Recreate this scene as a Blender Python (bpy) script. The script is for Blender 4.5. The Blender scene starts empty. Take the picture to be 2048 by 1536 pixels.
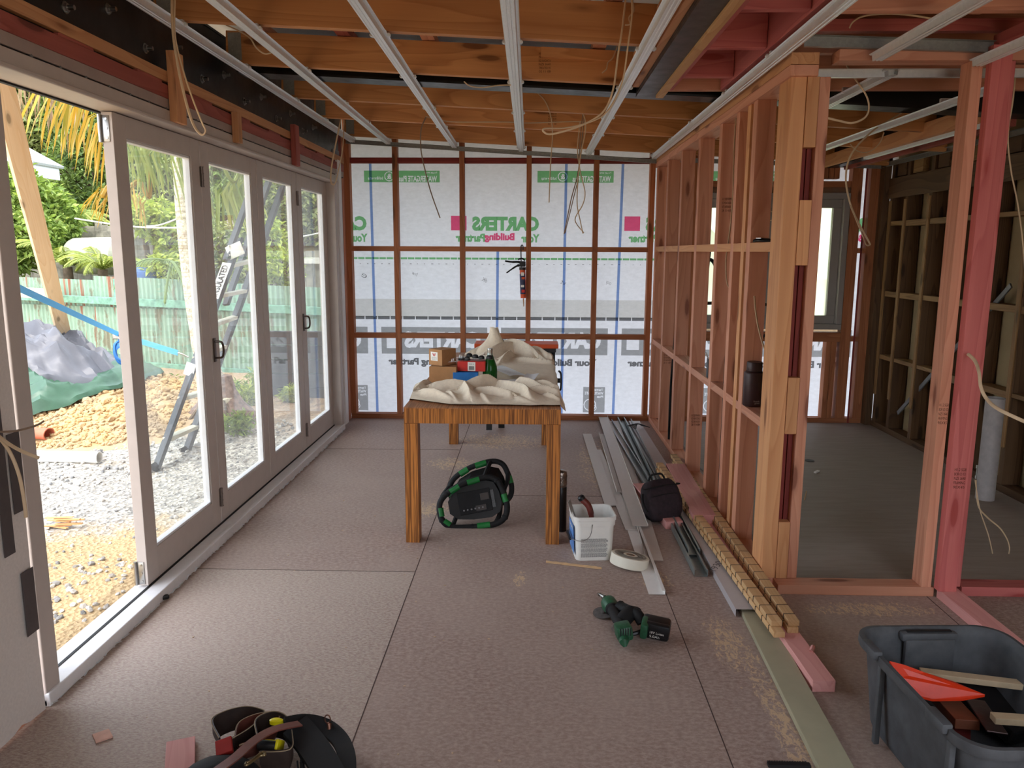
import bpy, bmesh, math, random
from mathutils import Vector, Matrix, Euler
R = math.radians
rnd = random.Random(7)
SC = bpy.context.scene
COL = SC.collection

# ---------------------------------------------------------------- camera
F_PX, CX, CY, EYE = 1560.0, 1024.0, 768.0, 1.555
_Y = Vector((43, 265, -F_PX)).normalized()
_Z = -Vector((-40, -(F_PX*F_PX-43*40)/265, -F_PX)).normalized()
_X = _Y.cross(_Z)
M3 = Matrix((_X, _Y, _Z))
cam = bpy.data.cameras.new('camera'); cam.sensor_width = 36; cam.lens = 36*F_PX/2048
cam.clip_start = 0.05; cam.clip_end = 400
cam_o = bpy.data.objects.new('camera', cam); COL.objects.link(cam_o)
cam_o.matrix_world = Matrix.Translation((0, 0, EYE)) @ M3.to_4x4()
SC.camera = cam_o

def P(px, py, x=None, y=None, z=None):
    "where the sight line of a photo pixel meets the plane x=, y= or z= of the room"
    r = M3 @ Vector((px-CX, -(py-CY), -F_PX))
    if z is not None: t = (z-EYE)/r.z
    elif x is not None: t = x/r.x
    else: t = y/r.y
    return Vector((r.x*t, r.y*t, EYE+r.z*t))

# ---------------------------------------------------------------- world, sun, exposure
w = bpy.data.worlds.new('daylight'); SC.world = w; w.use_nodes = True
nt = w.node_tree; nt.nodes.clear()
sky = nt.nodes.new('ShaderNodeTexSky'); sky.sky_type = 'NISHITA'
sky.sun_disc = False; sky.sun_elevation = R(62); sky.sun_rotation = R(214); sky.air_density = 1; sky.dust_density = 2.5
mixw = nt.nodes.new('ShaderNodeMix'); mixw.data_type = 'RGBA'; mixw.inputs[0].default_value = 0.72
mixw.inputs[7].default_value = (8.0, 8.6, 9.4, 1)
bgn = nt.nodes.new('ShaderNodeBackground'); bgn.inputs[1].default_value = 0.42
wo = nt.nodes.new('ShaderNodeOutputWorld')
nt.links.new(sky.outputs[0], mixw.inputs[6]); nt.links.new(mixw.outputs[2], bgn.inputs[0]); nt.links.new(bgn.outputs[0], wo.inputs[0])
sun = bpy.data.lights.new('sun', 'SUN'); sun.energy = 1.8; sun.angle = R(0.6); sun.color = (1, .95, .86)
sun_o = bpy.data.objects.new('sun', sun); COL.objects.link(sun_o)
sun_o.location = (-4, -4, 9)
sun_o.rotation_euler = Vector((-0.25, -0.42, 1.0)).to_track_quat('Z', 'Y').to_euler()
# daylight coming in through the open side of the house behind the photographer
def area(name, loc, target, sx, sy, e, col=(1, 1, 1)):
    l = bpy.data.lights.new(name, 'AREA'); l.shape = 'RECTANGLE'; l.size = sx; l.size_y = sy; l.energy = e; l.color = col
    o = bpy.data.objects.new(name, l); COL.objects.link(o); o.location = loc
    o.rotation_euler = (Vector(loc)-Vector(target)).to_track_quat('Z', 'Y').to_euler(); return o
SC.view_settings.view_transform = 'Standard'; SC.view_settings.look = 'None'
SC.view_settings.exposure = 0.6; SC.view_settings.gamma = 1.0; SC.view_settings.use_curve_mapping = False

# ---------------------------------------------------------------- materials
def srgb(r, g, b):
    f = lambda c: (c/255/12.92) if c/255 <= .04045 else ((c/255+.055)/1.055)**2.4
    return (f(r), f(g), f(b), 1)
MATS = {}
class NT:
    "small wrapper for node building"
    def __init__(s, name):
        s.m = bpy.data.materials.new(name); s.m.use_nodes = True; s.t = s.m.node_tree; s.t.nodes.clear()
        s.out = s.n('OutputMaterial'); MATS[name] = s.m
    def n(s, kind, **kw):
        q = s.t.nodes.new('ShaderNode'+kind)
        for k, v in kw.items(): setattr(q, k, v)
        return q
    def l(s, a, b): s.t.links.new(a, b)
    def coord(s, kind='Object', scale=(1, 1, 1), rot=(0, 0, 0)):
        c = s.n('TexCoord'); mp = s.n('Mapping'); mp.inputs[3].default_value = scale; mp.inputs[2].default_value = rot
        s.l(c.outputs[kind], mp.inputs[0]); return mp.outputs[0]
    def noise(s, v, sc, det=4, rough=.55, dist=0):
        q = s.n('TexNoise'); q.inputs['Scale'].default_value = sc; q.inputs['Detail'].default_value = det
        q.inputs['Roughness'].default_value = rough; q.inputs['Distortion'].default_value = dist
        if v is not None: s.l(v, q.inputs['Vector'])
        return q.outputs['Fac']
    def ramp(s, fac, stops):
        q = s.n('ValToRGB'); e = q.color_ramp.elements
        while len(e) > 1: e.remove(e[0])
        e[0].position = stops[0][0]; e[0].color = stops[0][1]
        for p, c in stops[1:]:
            k = e.new(p); k.color = c
        s.l(fac, q.inputs[0]); return q.outputs[0]
    def mix(s, fac, a, b, mode='MIX'):
        q = s.n('Mix', data_type='RGBA', blend_type=mode)
        for i, v in ((0, fac), (6, a), (7, b)):
            if hasattr(v, 'links'): s.l(v, q.inputs[i])
            else: q.inputs[i].default_value = v
        return q.outputs[2]
    def math(s, op, a, b=0.5):
        q = s.n('Math', operation=op)
        for i, v in ((0, a), (1, b)):
            if hasattr(v, 'links'): s.l(v, q.inputs[i])
            else: q.inputs[i].default_value = v
        return q.outputs[0]
    def bsdf(s, col, rough=.6, metal=0, spec=.5, bump=None, bstr=.2, bdist=.01, **kw):
        b = s.n('BsdfPrincipled')
        for i, v in (('Base Color', col), ('Roughness', rough), ('Metallic', metal), ('Specular IOR Level', spec)):
            if hasattr(v, 'links'): s.l(v, b.inputs[i])
            else: b.inputs[i].default_value = v
        for k, v in kw.items(): b.inputs[k.replace('_', ' ')].default_value = v
        if bump is not None:
            q = s.n('Bump'); q.inputs['Strength'].default_value = bstr; q.inputs['Distance'].default_value = bdist
            s.l(bump, q.inputs['Height']); s.l(q.outputs[0], b.inputs['Normal'])
        return b.outputs[0]
    def done(s, sh): s.l(sh, s.out.inputs[0]); return s.m

def plain(name, c, rough=.6, metal=0, spec=.4, var=.08, vs=25, bstr=.12):
    t = NT(name); v = t.coord()
    nz = t.noise(v, vs, 5)
    col = t.mix(t.ramp(nz, [(.3, (0, 0, 0, 1)), (.7, (1, 1, 1, 1))]), tuple(x*(1-var*1.6) for x in c[:3])+(1,), tuple(min(1, x*(1+var)) for x in c[:3])+(1,))
    return t.done(t.bsdf(col, rough, metal, spec, bump=nz, bstr=bstr))

def wood(name, light, dark, knots=True, rough=.62, ring=1.0, knot=None):
    "timber, grain along the local X axis of the piece"
    t = NT(name)
    tc = t.n('TexCoord'); oi = t.n('ObjectInfo')
    add = t.n('VectorMath', operation='ADD'); sc = t.n('VectorMath', operation='SCALE')
    cmb = t.n('CombineXYZ'); t.l(oi.outputs['Random'], cmb.inputs[0]); t.l(oi.outputs['Random'], cmb.inputs[1]); t.l(oi.outputs['Random'], cmb.inputs[2])
    t.l(cmb.outputs[0], sc.inputs[0]); sc.inputs['Scale'].default_value = 37.0
    t.l(tc.outputs['Object'], add.inputs[0]); t.l(sc.outputs[0], add.inputs[1])
    mp = t.n('Mapping'); mp.inputs[3].default_value = (.55, 9, 9); t.l(add.outputs[0], mp.inputs[0])
    warp = t.noise(mp.outputs[0], 1.2, 3, .5)
    big = t.n('Mapping'); big.inputs[3].default_value = (.35, 4.5, 4.5); t.l(add.outputs[0], big.inputs[0])
    bn = t.n('TexNoise'); bn.inputs['Scale'].default_value = 1.0; bn.inputs['Detail'].default_value = 2; t.l(big.outputs[0], bn.inputs['Vector'])
    rings = t.math('FRACT', t.math('MULTIPLY', bn.outputs['Fac'], 16.0*ring))
    rr = t.ramp(rings, [(0, (0, 0, 0, 1)), (.75, (.55, .55, .55, 1)), (.93, (1, 1, 1, 1)), (1, (.1, .1, .1, 1))])
    fine = t.n('Mapping'); fine.inputs[3].default_value = (3, 160, 160); t.l(add.outputs[0], fine.inputs[0])
    fn = t.noise(fine.outputs[0], 1.0, 3, .6)
    f = t.mix(.42, rr, fn)
    col = t.mix(f, light, dark)
    col = t.mix(t.math('MULTIPLY', t.ramp(warp, [(.35, (0, 0, 0, 1)), (.7, (1, 1, 1, 1))]), .35), col, tuple(x*.72 for x in dark[:3])+(1,))
    if knots:
        km = t.n('Mapping'); km.inputs[3].default_value = (2.1, 9, 9); t.l(add.outputs[0], km.inputs[0])
        vo = t.n('TexVoronoi'); vo.inputs['Scale'].default_value = 1.0; t.l(km.outputs[0], vo.inputs['Vector'])
        kf = t.ramp(vo.outputs['Distance'], [(0, (1, 1, 1, 1)), (.13, (.9, .9, .9, 1)), (.16, (.35, .35, .35, 1)), (.24, (0, 0, 0, 1))])
        kc = knot or tuple(x*.28 for x in dark[:3])+(1,)
        col = t.mix(t.math('MULTIPLY', kf, .8), col, kc)
    # piece to piece tone
    hs = t.n('HueSaturation'); mr = t.n('MapRange'); mr.inputs[3].default_value = .86; mr.inputs[4].default_value = 1.12
    t.l(oi.outputs['Random'], mr.inputs[0]); t.l(mr.outputs[0], hs.inputs['Value']); t.l(col, hs.inputs['Color'])
    return t.done(t.bsdf(hs.outputs[0], rough, 0, .3, bump=fn, bstr=.15, bdist=.002))

JOIST = wood('joist_timber', srgb(224, 162, 106), srgb(186, 122, 74), knot=srgb(96, 48, 24))
STUD = wood('treated_stud_timber', srgb(228, 168, 138), srgb(198, 130, 102), knot=srgb(110, 52, 36))
STUD_O = wood('orange_stud_timber', srgb(230, 174, 124), srgb(202, 138, 92), knot=srgb(118, 66, 36))
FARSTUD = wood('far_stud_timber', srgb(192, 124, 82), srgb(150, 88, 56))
PINKW = wood('pink_treated_timber', srgb(212, 122, 116), srgb(182, 90, 88), knot=srgb(150, 52, 48))
PALEPINK = wood('pale_pink_timber', srgb(228, 168, 162), srgb(212, 146, 140), knots=False)
REDW = wood('dark_red_timber', srgb(150, 62, 52), srgb(112, 40, 36))
PINE = wood('pale_pine', srgb(222, 180, 130), srgb(192, 140, 88))
BATW = wood('batten_timber', srgb(232, 194, 146), srgb(208, 160, 110), knots=False)
OLDW = wood('old_dark_timber', srgb(112, 84, 58), srgb(66, 44, 28))
OLDW2 = wood('old_honey_timber', srgb(160, 124, 82), srgb(112, 80, 46))
PINKPACK = wood('packer_pink', srgb(188, 104, 92), srgb(150, 74, 64))
CREAM = plain('cream_board', srgb(176, 156, 118), .8, var=.07, vs=6)
DOORP = plain('primed_door_paint', srgb(196, 184, 176), .45, spec=.4, var=.03, vs=14, bstr=.04)
SILLP = plain('white_sill_paint', srgb(228, 226, 226), .4, var=.03, vs=20, bstr=.04)
GREYPLATE = plain('primed_board_paint', srgb(168, 150, 142), .55, var=.06, vs=10)
SLOT = plain('black_slot', srgb(18, 18, 20), .6)
BLACK = plain('black_plastic', srgb(22, 22, 24), .42, var=.2)
BLACKR = plain('black_rubber', srgb(16, 15, 17), .75, var=.2)
CHROME = plain('worn_steel', srgb(170, 168, 165), .3, 1, var=.1)
WHITEP = plain('white_plastic', srgb(232, 230, 224), .35, var=.02)
GREYP = plain('grey_plastic', srgb(120, 120, 122), .5)

def galv(name, c1, c2, rough=.32):
    t = NT(name); v = t.coord(scale=(1, 1, 1))
    nz = t.noise(v, 60, 4, .6); n2 = t.noise(v, 5, 3)
    col = t.mix(nz, c1, c2); rg = t.math('ADD', t.math('MULTIPLY', n2, .25), rough-.1)
    return t.done(t.bsdf(col, rg, .35, .5, bump=nz, bstr=.05))
GALV = galv('galvanised_steel', srgb(214, 218, 220), srgb(240, 242, 242))
GALVD = galv('dull_galvanised_steel', srgb(120, 122, 118), srgb(168, 168, 162), .42)
def steelbeam():
    t = NT('black_beam_paint'); v = t.coord(); nz = t.noise(v, 14, 5); n2 = t.noise(v, 3.3, 3)
    col = t.mix(t.ramp(n2, [(.5, (0, 0, 0, 1)), (.75, (1, 1, 1, 1))]), srgb(14, 14, 15), srgb(34, 33, 33))
    return t.done(t.bsdf(col, t.math('ADD', t.math('MULTIPLY', nz, .3), .22), 0, .5, bump=nz, bstr=.06))
BEAMP = steelbeam()

def glass(name='window_glass', tint=(1, 1, 1, 1), haze=.0):
    t = NT(name); tr = t.n('BsdfTransparent'); tr.inputs[0].default_value = tint
    gl = t.n('BsdfGlossy'); gl.inputs['Roughness'].default_value = .02
    fr = t.n('LayerWeight'); fr.inputs[0].default_value = .5
    fc = t.math('ADD', t.math('MULTIPLY', t.math('POWER', fr.outputs['Facing'], 5.0), .9), .04)
    mx = t.n('MixShader'); t.l(fc, mx.inputs[0]); t.l(tr.outputs[0], mx.inputs[1]); t.l(gl.outputs[0], mx.inputs[2])
    if haze:
        df = t.n('BsdfTranslucent'); df.inputs[0].default_value = (1, 1, 1, 1)
        m2 = t.n('MixShader'); 
        nz = t.noise(t.coord(scale=(1, 3, 1)), 2.5, 3); t.l(t.math('MULTIPLY', nz, haze*2), m2.inputs[0])
        t.l(mx.outputs[0], m2.inputs[1]); t.l(df.outputs[0], m2.inputs[2]); return t.done(m2.outputs[0])
    return t.done(mx.outputs[0])
GLASS = glass('window_glass', (.95, .97, .96, 1), .03)

def frost():
    t = NT('frosted_glass'); tl = t.n('BsdfTranslucent'); df = t.n('BsdfDiffuse'); v = t.coord()
    col = t.mix(t.noise(v, 2.2, 2), srgb(253, 255, 248), srgb(232, 242, 212)); t.l(col, tl.inputs[0]); t.l(col, df.inputs[0])
    tr = t.n('BsdfRefraction'); tr.inputs['IOR'].default_value = 1.0; tr.inputs['Roughness'].default_value = .6; t.l(col, tr.inputs['Color'])
    m = t.n('MixShader'); m.inputs[0].default_value = .5; t.l(tl.outputs[0], m.inputs[1]); t.l(tr.outputs[0], m.inputs[2]); return t.done(m.outputs[0])
FROST = frost()

def wrapmat(name, c, trans=.6, mottled=True):
    t = NT(name); v = t.coord(); tl = t.n('BsdfTranslucent'); df = t.n('BsdfDiffuse')
    if mottled:
        n1 = t.noise(t.coord(scale=(1, 1, 2.2)), 16, 5, .7); n2 = t.noise(v, 1.1, 2)
        col = t.mix(t.ramp(n1, [(.3, (0, 0, 0, 1)), (.68, (1, 1, 1, 1))]), tuple(x*.86 for x in c[:3])+(1,), c)
    else:
        n1 = t.noise(v, 90, 3, .7); col = t.mix(t.math('MULTIPLY', n1, .6), c, tuple(min(1, x*1.5+.05) for x in c[:3])+(1,))
    t.l(col, tl.inputs[0]); t.l(col, df.inputs[0])
    m = t.n('MixShader'); m.inputs[0].default_value = trans; t.l(df.outputs[0], m.inputs[1]); t.l(tl.outputs[0], m.inputs[2]); return t.done(m.outputs[0])
WRAP = wrapmat('building_wrap_sheet', srgb(206, 208, 213))
def ink(name, c):
    "printing ink: it only tints the translucent sheet it is printed on"
    t = NT(name); tr = t.n('BsdfTransparent'); n = t.noise(t.coord(), 90, 3, .7)
    t.l(t.mix(t.math('MULTIPLY', n, .5), c, tuple(min(1, x*1.25+.04) for x in c[:3])+(1,)), tr.inputs[0]); df = t.n('BsdfDiffuse'); df.inputs[0].default_value = c
    m = t.n('MixShader'); m.inputs[0].default_value = .06; t.l(tr.outputs[0], m.inputs[1]); t.l(df.outputs[0], m.inputs[2]); return t.done(m.outputs[0])
WRAP2 = ink('building_wrap_overlap', srgb(226, 224, 218))
PGREEN = ink('wrap_print_green', srgb(132, 196, 134)); PRED = ink('wrap_print_red', srgb(240, 96, 138)); PGREY = ink('wrap_print_grey', srgb(172, 172, 170))
PDARK = ink('wrap_print_dark', srgb(120, 120, 120)); PBLUE = ink('blue_strap_shade', srgb(134, 160, 208)); PWHITE = plain('white_lettering', srgb(236, 238, 240), .8)
# ---------------------------------------------------------------- geometry helpers
WM = {}
class MB:
    "collects shapes in world space, becomes ONE mesh object"
    def __init__(s): s.v = []; s.f = []; s.mi = []; s.mats = []
    def _m(s, mat):
        if mat is None: return 0
        if mat not in s.mats: s.mats.append(mat)
        return s.mats.index(mat)
    def add(s, verts, faces, M=None, mat=None):
        o = len(s.v); k = s._m(mat)
        s.v += [tuple(M @ Vector(p)) if M is not None else tuple(p) for p in verts]
        s.f += [tuple(i+o for i in f) for f in faces]; s.mi += [k]*len(faces); return s
    def box(s, c, d, rot=(0, 0, 0), mat=None, bev=0, M=None):
        x, y, z = d[0]/2, d[1]/2, d[2]/2
        T = Matrix.Translation(c) @ Euler(rot).to_matrix().to_4x4()
        if M is not None: T = M @ T
        if bev <= 0:
            vs = [(i*x, j*y, k*z) for i in (-1, 1) for j in (-1, 1) for k in (-1, 1)]
            return s.add(vs, [(0, 1, 3, 2), (4, 6, 7, 5), (0, 4, 5, 1), (2, 3, 7, 6), (0, 2, 6, 4), (1, 5, 7, 3)], T, mat)
        bm = bmesh.new(); bmesh.ops.create_cube(bm, size=1)
        for q in bm.verts: q.co = Vector((q.co.x*d[0], q.co.y*d[1], q.co.z*d[2]))
        bmesh.ops.bevel(bm, geom=list(bm.edges), offset=min(bev, min(d)*.45), segments=2, affect='EDGES', profile=.5)
        return s.bm(bm, T, mat)
    def bm(s, bm, T=None, mat=None):
        bm.verts.ensure_lookup_table(); bm.verts.index_update()
        s.add([tuple(q.co) for q in bm.verts], [tuple(q.index for q in f.verts) for f in bm.faces], T, mat); bm.free(); return s
    def cyl(s, p0, p1, r0, r1=None, n=16, mat=None, cap=True):
        r1 = r0 if r1 is None else r1; p0 = Vector(p0); p1 = Vector(p1); d = (p1-p0)
        q = d.to_track_quat('Z', 'Y').to_matrix().to_4x4(); T = Matrix.Translation(p0) @ q; L = d.length
        vs = [(r*math.cos(2*math.pi*i/n), r*math.sin(2*math.pi*i/n), z) for r, z in ((r0, 0), (r1, L)) for i in range(n)]
        fs = [(i, (i+1) % n, n+(i+1) % n, n+i) for i in range(n)]
        if cap: fs += [tuple(range(n-1, -1, -1)), tuple(range(n, 2*n))]
        return s.add(vs, fs, T, mat)
    def tube(s, pts, r, n=8, mat=None, flat=1.0, smooth=True, closed=False):
        pts = [Vector(p) for p in pts]
        if smooth and len(pts) > 2: pts = catmull(pts, 6, closed)
        m = len(pts); vs = []; fs = []; up = None
        for i, p in enumerate(pts):
            a = pts[(i-1) % m] if (i > 0 or closed) else p; b = pts[(i+1) % m] if (i < m-1 or closed) else p
            t = (b-a).normalized()
            if up is None: up = t.orthogonal().normalized()
            up = (up - t*up.dot(t)); up = up.normalized() if up.length > 1e-6 else t.orthogonal().normalized()
            bi = t.cross(up); rr = r[i*(len(r)-1)//max(1, m-1)] if isinstance(r, (list, tuple)) else r
            for k in range(n):
                a2 = 2*math.pi*k/n; vs.append(tuple(p+up*rr*math.cos(a2)+bi*rr*flat*math.sin(a2)))
        for i in range(m if closed else m-1):
            j = (i+1) % m
            for k in range(n): fs.append((i*n+k, i*n+(k+1) % n, j*n+(k+1) % n, j*n+k))
        if not closed: fs += [tuple(range(n-1, -1, -1)), tuple(range((m-1)*n, m*n))]
        return s.add(vs, fs, None, mat)
    def lathe(s, prof, T=None, n=24, mat=None):
        vs = [(r*math.cos(2*math.pi*i/n), r*math.sin(2*math.pi*i/n), z) for r, z in prof for i in range(n)]; m = len(prof)
        fs = [(j*n+i, j*n+(i+1) % n, (j+1)*n+(i+1) % n, (j+1)*n+i) for j in range(m-1) for i in range(n)]
        if prof[0][0] > 1e-5: fs.append(tuple(range(n-1, -1, -1)))
        if prof[-1][0] > 1e-5: fs.append(tuple(range((m-1)*n, m*n)))
        return s.add(vs, fs, T, mat)
    def prism(s, poly, p0, p1, up=(0, 0, 1), mat=None, thick=None):
        "2D section (side, up) swept from p0 to p1; thick gives an open section a wall thickness"
        p0 = Vector(p0); p1 = Vector(p1); d = (p1-p0).normalized(); u = Vector(up); u = (u-d*u.dot(d)).normalized(); sd = d.cross(u)
        if thick:
            q = [Vector(a) for a in poly]; off = []
            for i, a in enumerate(q):
                t1 = (a-q[i-1]).normalized() if i else None; t2 = (q[i+1]-a).normalized() if i < len(q)-1 else None
                t = ((t1 or t2)+(t2 or t1)).normalized(); off.append(a+Vector((-t.y, t.x))*thick)
            poly = [tuple(a) for a in q]+[tuple(a) for a in reversed(off)]
            n = len(poly); h = n//2
            vs = [tuple(b+sd*a[0]+u*a[1]) for b in (p0, p1) for a in poly]
            fs = [(i, (i+1) % n, n+(i+1) % n, n+i) for i in range(n)]
            fs += [(i, n-1-i, n-2-i, i+1) for i in range(h-1)]+[(n+i, n+i+1, 2*n-2-i, 2*n-1-i) for i in range(h-1)]
            return s.add(vs, fs, None, mat)
        n = len(poly); vs = [tuple(b+sd*a[0]+u*a[1]) for b in (p0, p1) for a in poly]
        return s.add(vs, [(i, (i+1) % n, n+(i+1) % n, n+i) for i in range(n)]+[tuple(range(n-1, -1, -1)), tuple(range(n, 2*n))], None, mat)
    def build(s, name, mat=None, parent=None, origin=None, rot=None, smooth=False, label=None, cat=None, group=None, kind=None, frame=None):
        me = bpy.data.meshes.new(name)
        if frame is None:
            if origin is None:
                n = max(1, len(s.v)); lo = [min(p[i] for p in s.v) for i in range(3)]; hi = [max(p[i] for p in s.v) for i in range(3)]
                origin = ((lo[0]+hi[0])/2, (lo[1]+hi[1])/2, lo[2])
            frame = Matrix.Translation(origin)
            if rot is not None: frame = frame @ Euler(rot).to_matrix().to_4x4()
        inv = frame.inverted()
        me.from_pydata([tuple(inv @ Vector(p)) for p in s.v], [], s.f)
        for mm in (s.mats or [mat]): me.materials.append(mm)
        if s.mats: me.polygons.foreach_set('material_index', s.mi)
        bm = bmesh.new(); bm.from_mesh(me); bmesh.ops.recalc_face_normals(bm, faces=bm.faces); bm.to_mesh(me); bm.free()
        if smooth:
            me.polygons.foreach_set('use_smooth', [True]*len(me.polygons))
            try: me.set_sharp_from_angle(angle=R(38))
            except Exception: pass
        me.update()
        o = bpy.data.objects.new(name, me); COL.objects.link(o); put(o, frame, parent); tag(o, label, cat, group, kind); return o
def put(o, W, parent=None):
    if parent is not None:
        o.parent = parent; o.matrix_parent_inverse = WM[parent.name].inverted()
    o.matrix_basis = W; WM[o.name] = W.copy()
def tag(o, label=None, cat=None, group=None, kind=None):
    if label: o['label'] = label
    if cat: o['category'] = cat
    if group: o['group'] = group
    if kind: o['kind'] = kind
    return o
def thing(name, label, cat, loc, group=None):
    o = bpy.data.objects.new(name, None); o.empty_display_size = .1; COL.objects.link(o)
    put(o, Matrix.Translation(loc)); return tag(o, label, cat, group)
def struct(name, loc=(0, 0, 0)):
    o = bpy.data.objects.new(name, None); COL.objects.link(o); put(o, Matrix.Translation(loc)); o['kind'] = 'structure'; return o
def catmull(p, k=6, closed=False):
    out = []; n = len(p)
    for i in range(n if closed else n-1):
        if closed: a, b, c, d = p[(i-1) % n], p[i], p[(i+1) % n], p[(i+2) % n]
        else: a, b, c, d = p[max(0, i-1)], p[i], p[i+1], p[min(n-1, i+2)]
        for j in range(k):
            t = j/k; out.append(.5*((2*b)+(-a+c)*t+(2*a-5*b+4*c-d)*t*t+(-a+3*b-3*c+d)*t**3))
    if not closed: out.append(p[-1])
    return out
def beam(name, p0, p1, w, h, mat, parent=None, up=(0, 0, 1), bev=.002, **kw):
    "rectangular member from p0 to p1 (centre line); w across, h along 'up'; grain follows local X"
    p0 = Vector(p0); p1 = Vector(p1); d = (p1-p0); L = d.length; d.normalize()
    u = Vector(up); u = (u-d*u.dot(d)).normalized(); s = u.cross(d)
    W = Matrix((( d.x, s.x, u.x, (p0.x+p1.x)/2), (d.y, s.y, u.y, (p0.y+p1.y)/2), (d.z, s.z, u.z, (p0.z+p1.z)/2), (0, 0, 0, 1)))
    m = MB(); m.box((0, 0, 0), (L, w, h), bev=bev); m.v = [tuple(W @ Vector(q)) for q in m.v]
    return m.build(name, mat, parent, frame=W, **kw)
def bx(name, lo, hi, mat, parent=None, bev=.002, **kw):
    "box from corner to corner; local X runs along its longest side"
    d = [abs(hi[i]-lo[i]) for i in range(3)]; c = [(hi[i]+lo[i])/2 for i in range(3)]; a = d.index(max(d))
    p0 = list(c); p1 = list(c); p0[a] -= d[a]/2; p1[a] += d[a]/2
    if a == 2: return beam(name, p0, p1, d[1], d[0], mat, parent, up=(1, 0, 0), bev=bev, **kw)
    return beam(name, p0, p1, d[1-a] if a < 2 else d[0], d[2], mat, parent, bev=bev, **kw)
FONT_CACHE = {}
def text_mb(m, s, W, wid, hgt, mat, bold=.02, mirror=False, depth=.0):
    "flat lettering of the given size; W maps (x right, y up, z out) to the world; origin lower left"
    key = (s, bold)
    if key not in FONT_CACHE:
        c = bpy.data.curves.new('lettering', 'FONT'); c.body = s; c.offset = bold; c.fill_mode = 'FRONT'; c.resolution_u = 3
        o = bpy.data.objects.new('lettering', c); COL.objects.link(o)
        dg = bpy.context.evaluated_depsgraph_get(); me = bpy.data.meshes.new_from_object(o.evaluated_get(dg))
        FONT_CACHE[key] = ([tuple(v.co) for v in me.vertices], [tuple(p.vertices) for p in me.polygons])
        bpy.data.objects.remove(o); bpy.data.curves.remove(c); bpy.data.meshes.remove(me)
    vs, fs = FONT_CACHE[key]
    x0 = min(v[0] for v in vs); x1 = max(v[0] for v in vs); y0 = min(v[1] for v in vs); y1 = max(v[1] for v in vs)
    out = []
    for v in vs:
        a = (v[0]-x0)/(x1-x0); a = 1-a if mirror else a
        out.append((a*wid, (v[1]-y0)/(y1-y0)*hgt, depth))
    m.add(out, fs, W, mat)
def wallmat(x0, y, z0):   # lettering lying on a wall plane y=const facing the room (-y)
    return Matrix(((1, 0, 0, x0), (0, 0, -1, y), (0, 1, 0, z0), (0, 0, 0, 1)))
def noise3(x, y, z=0, s=1.0):
    from mathutils import noise
    return noise.noise(Vector((x*s, y*s, z*s)))
ZC = lambda x: 2.50-.052*(x+1.7)       # underside of the sloping ceiling grid
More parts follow.
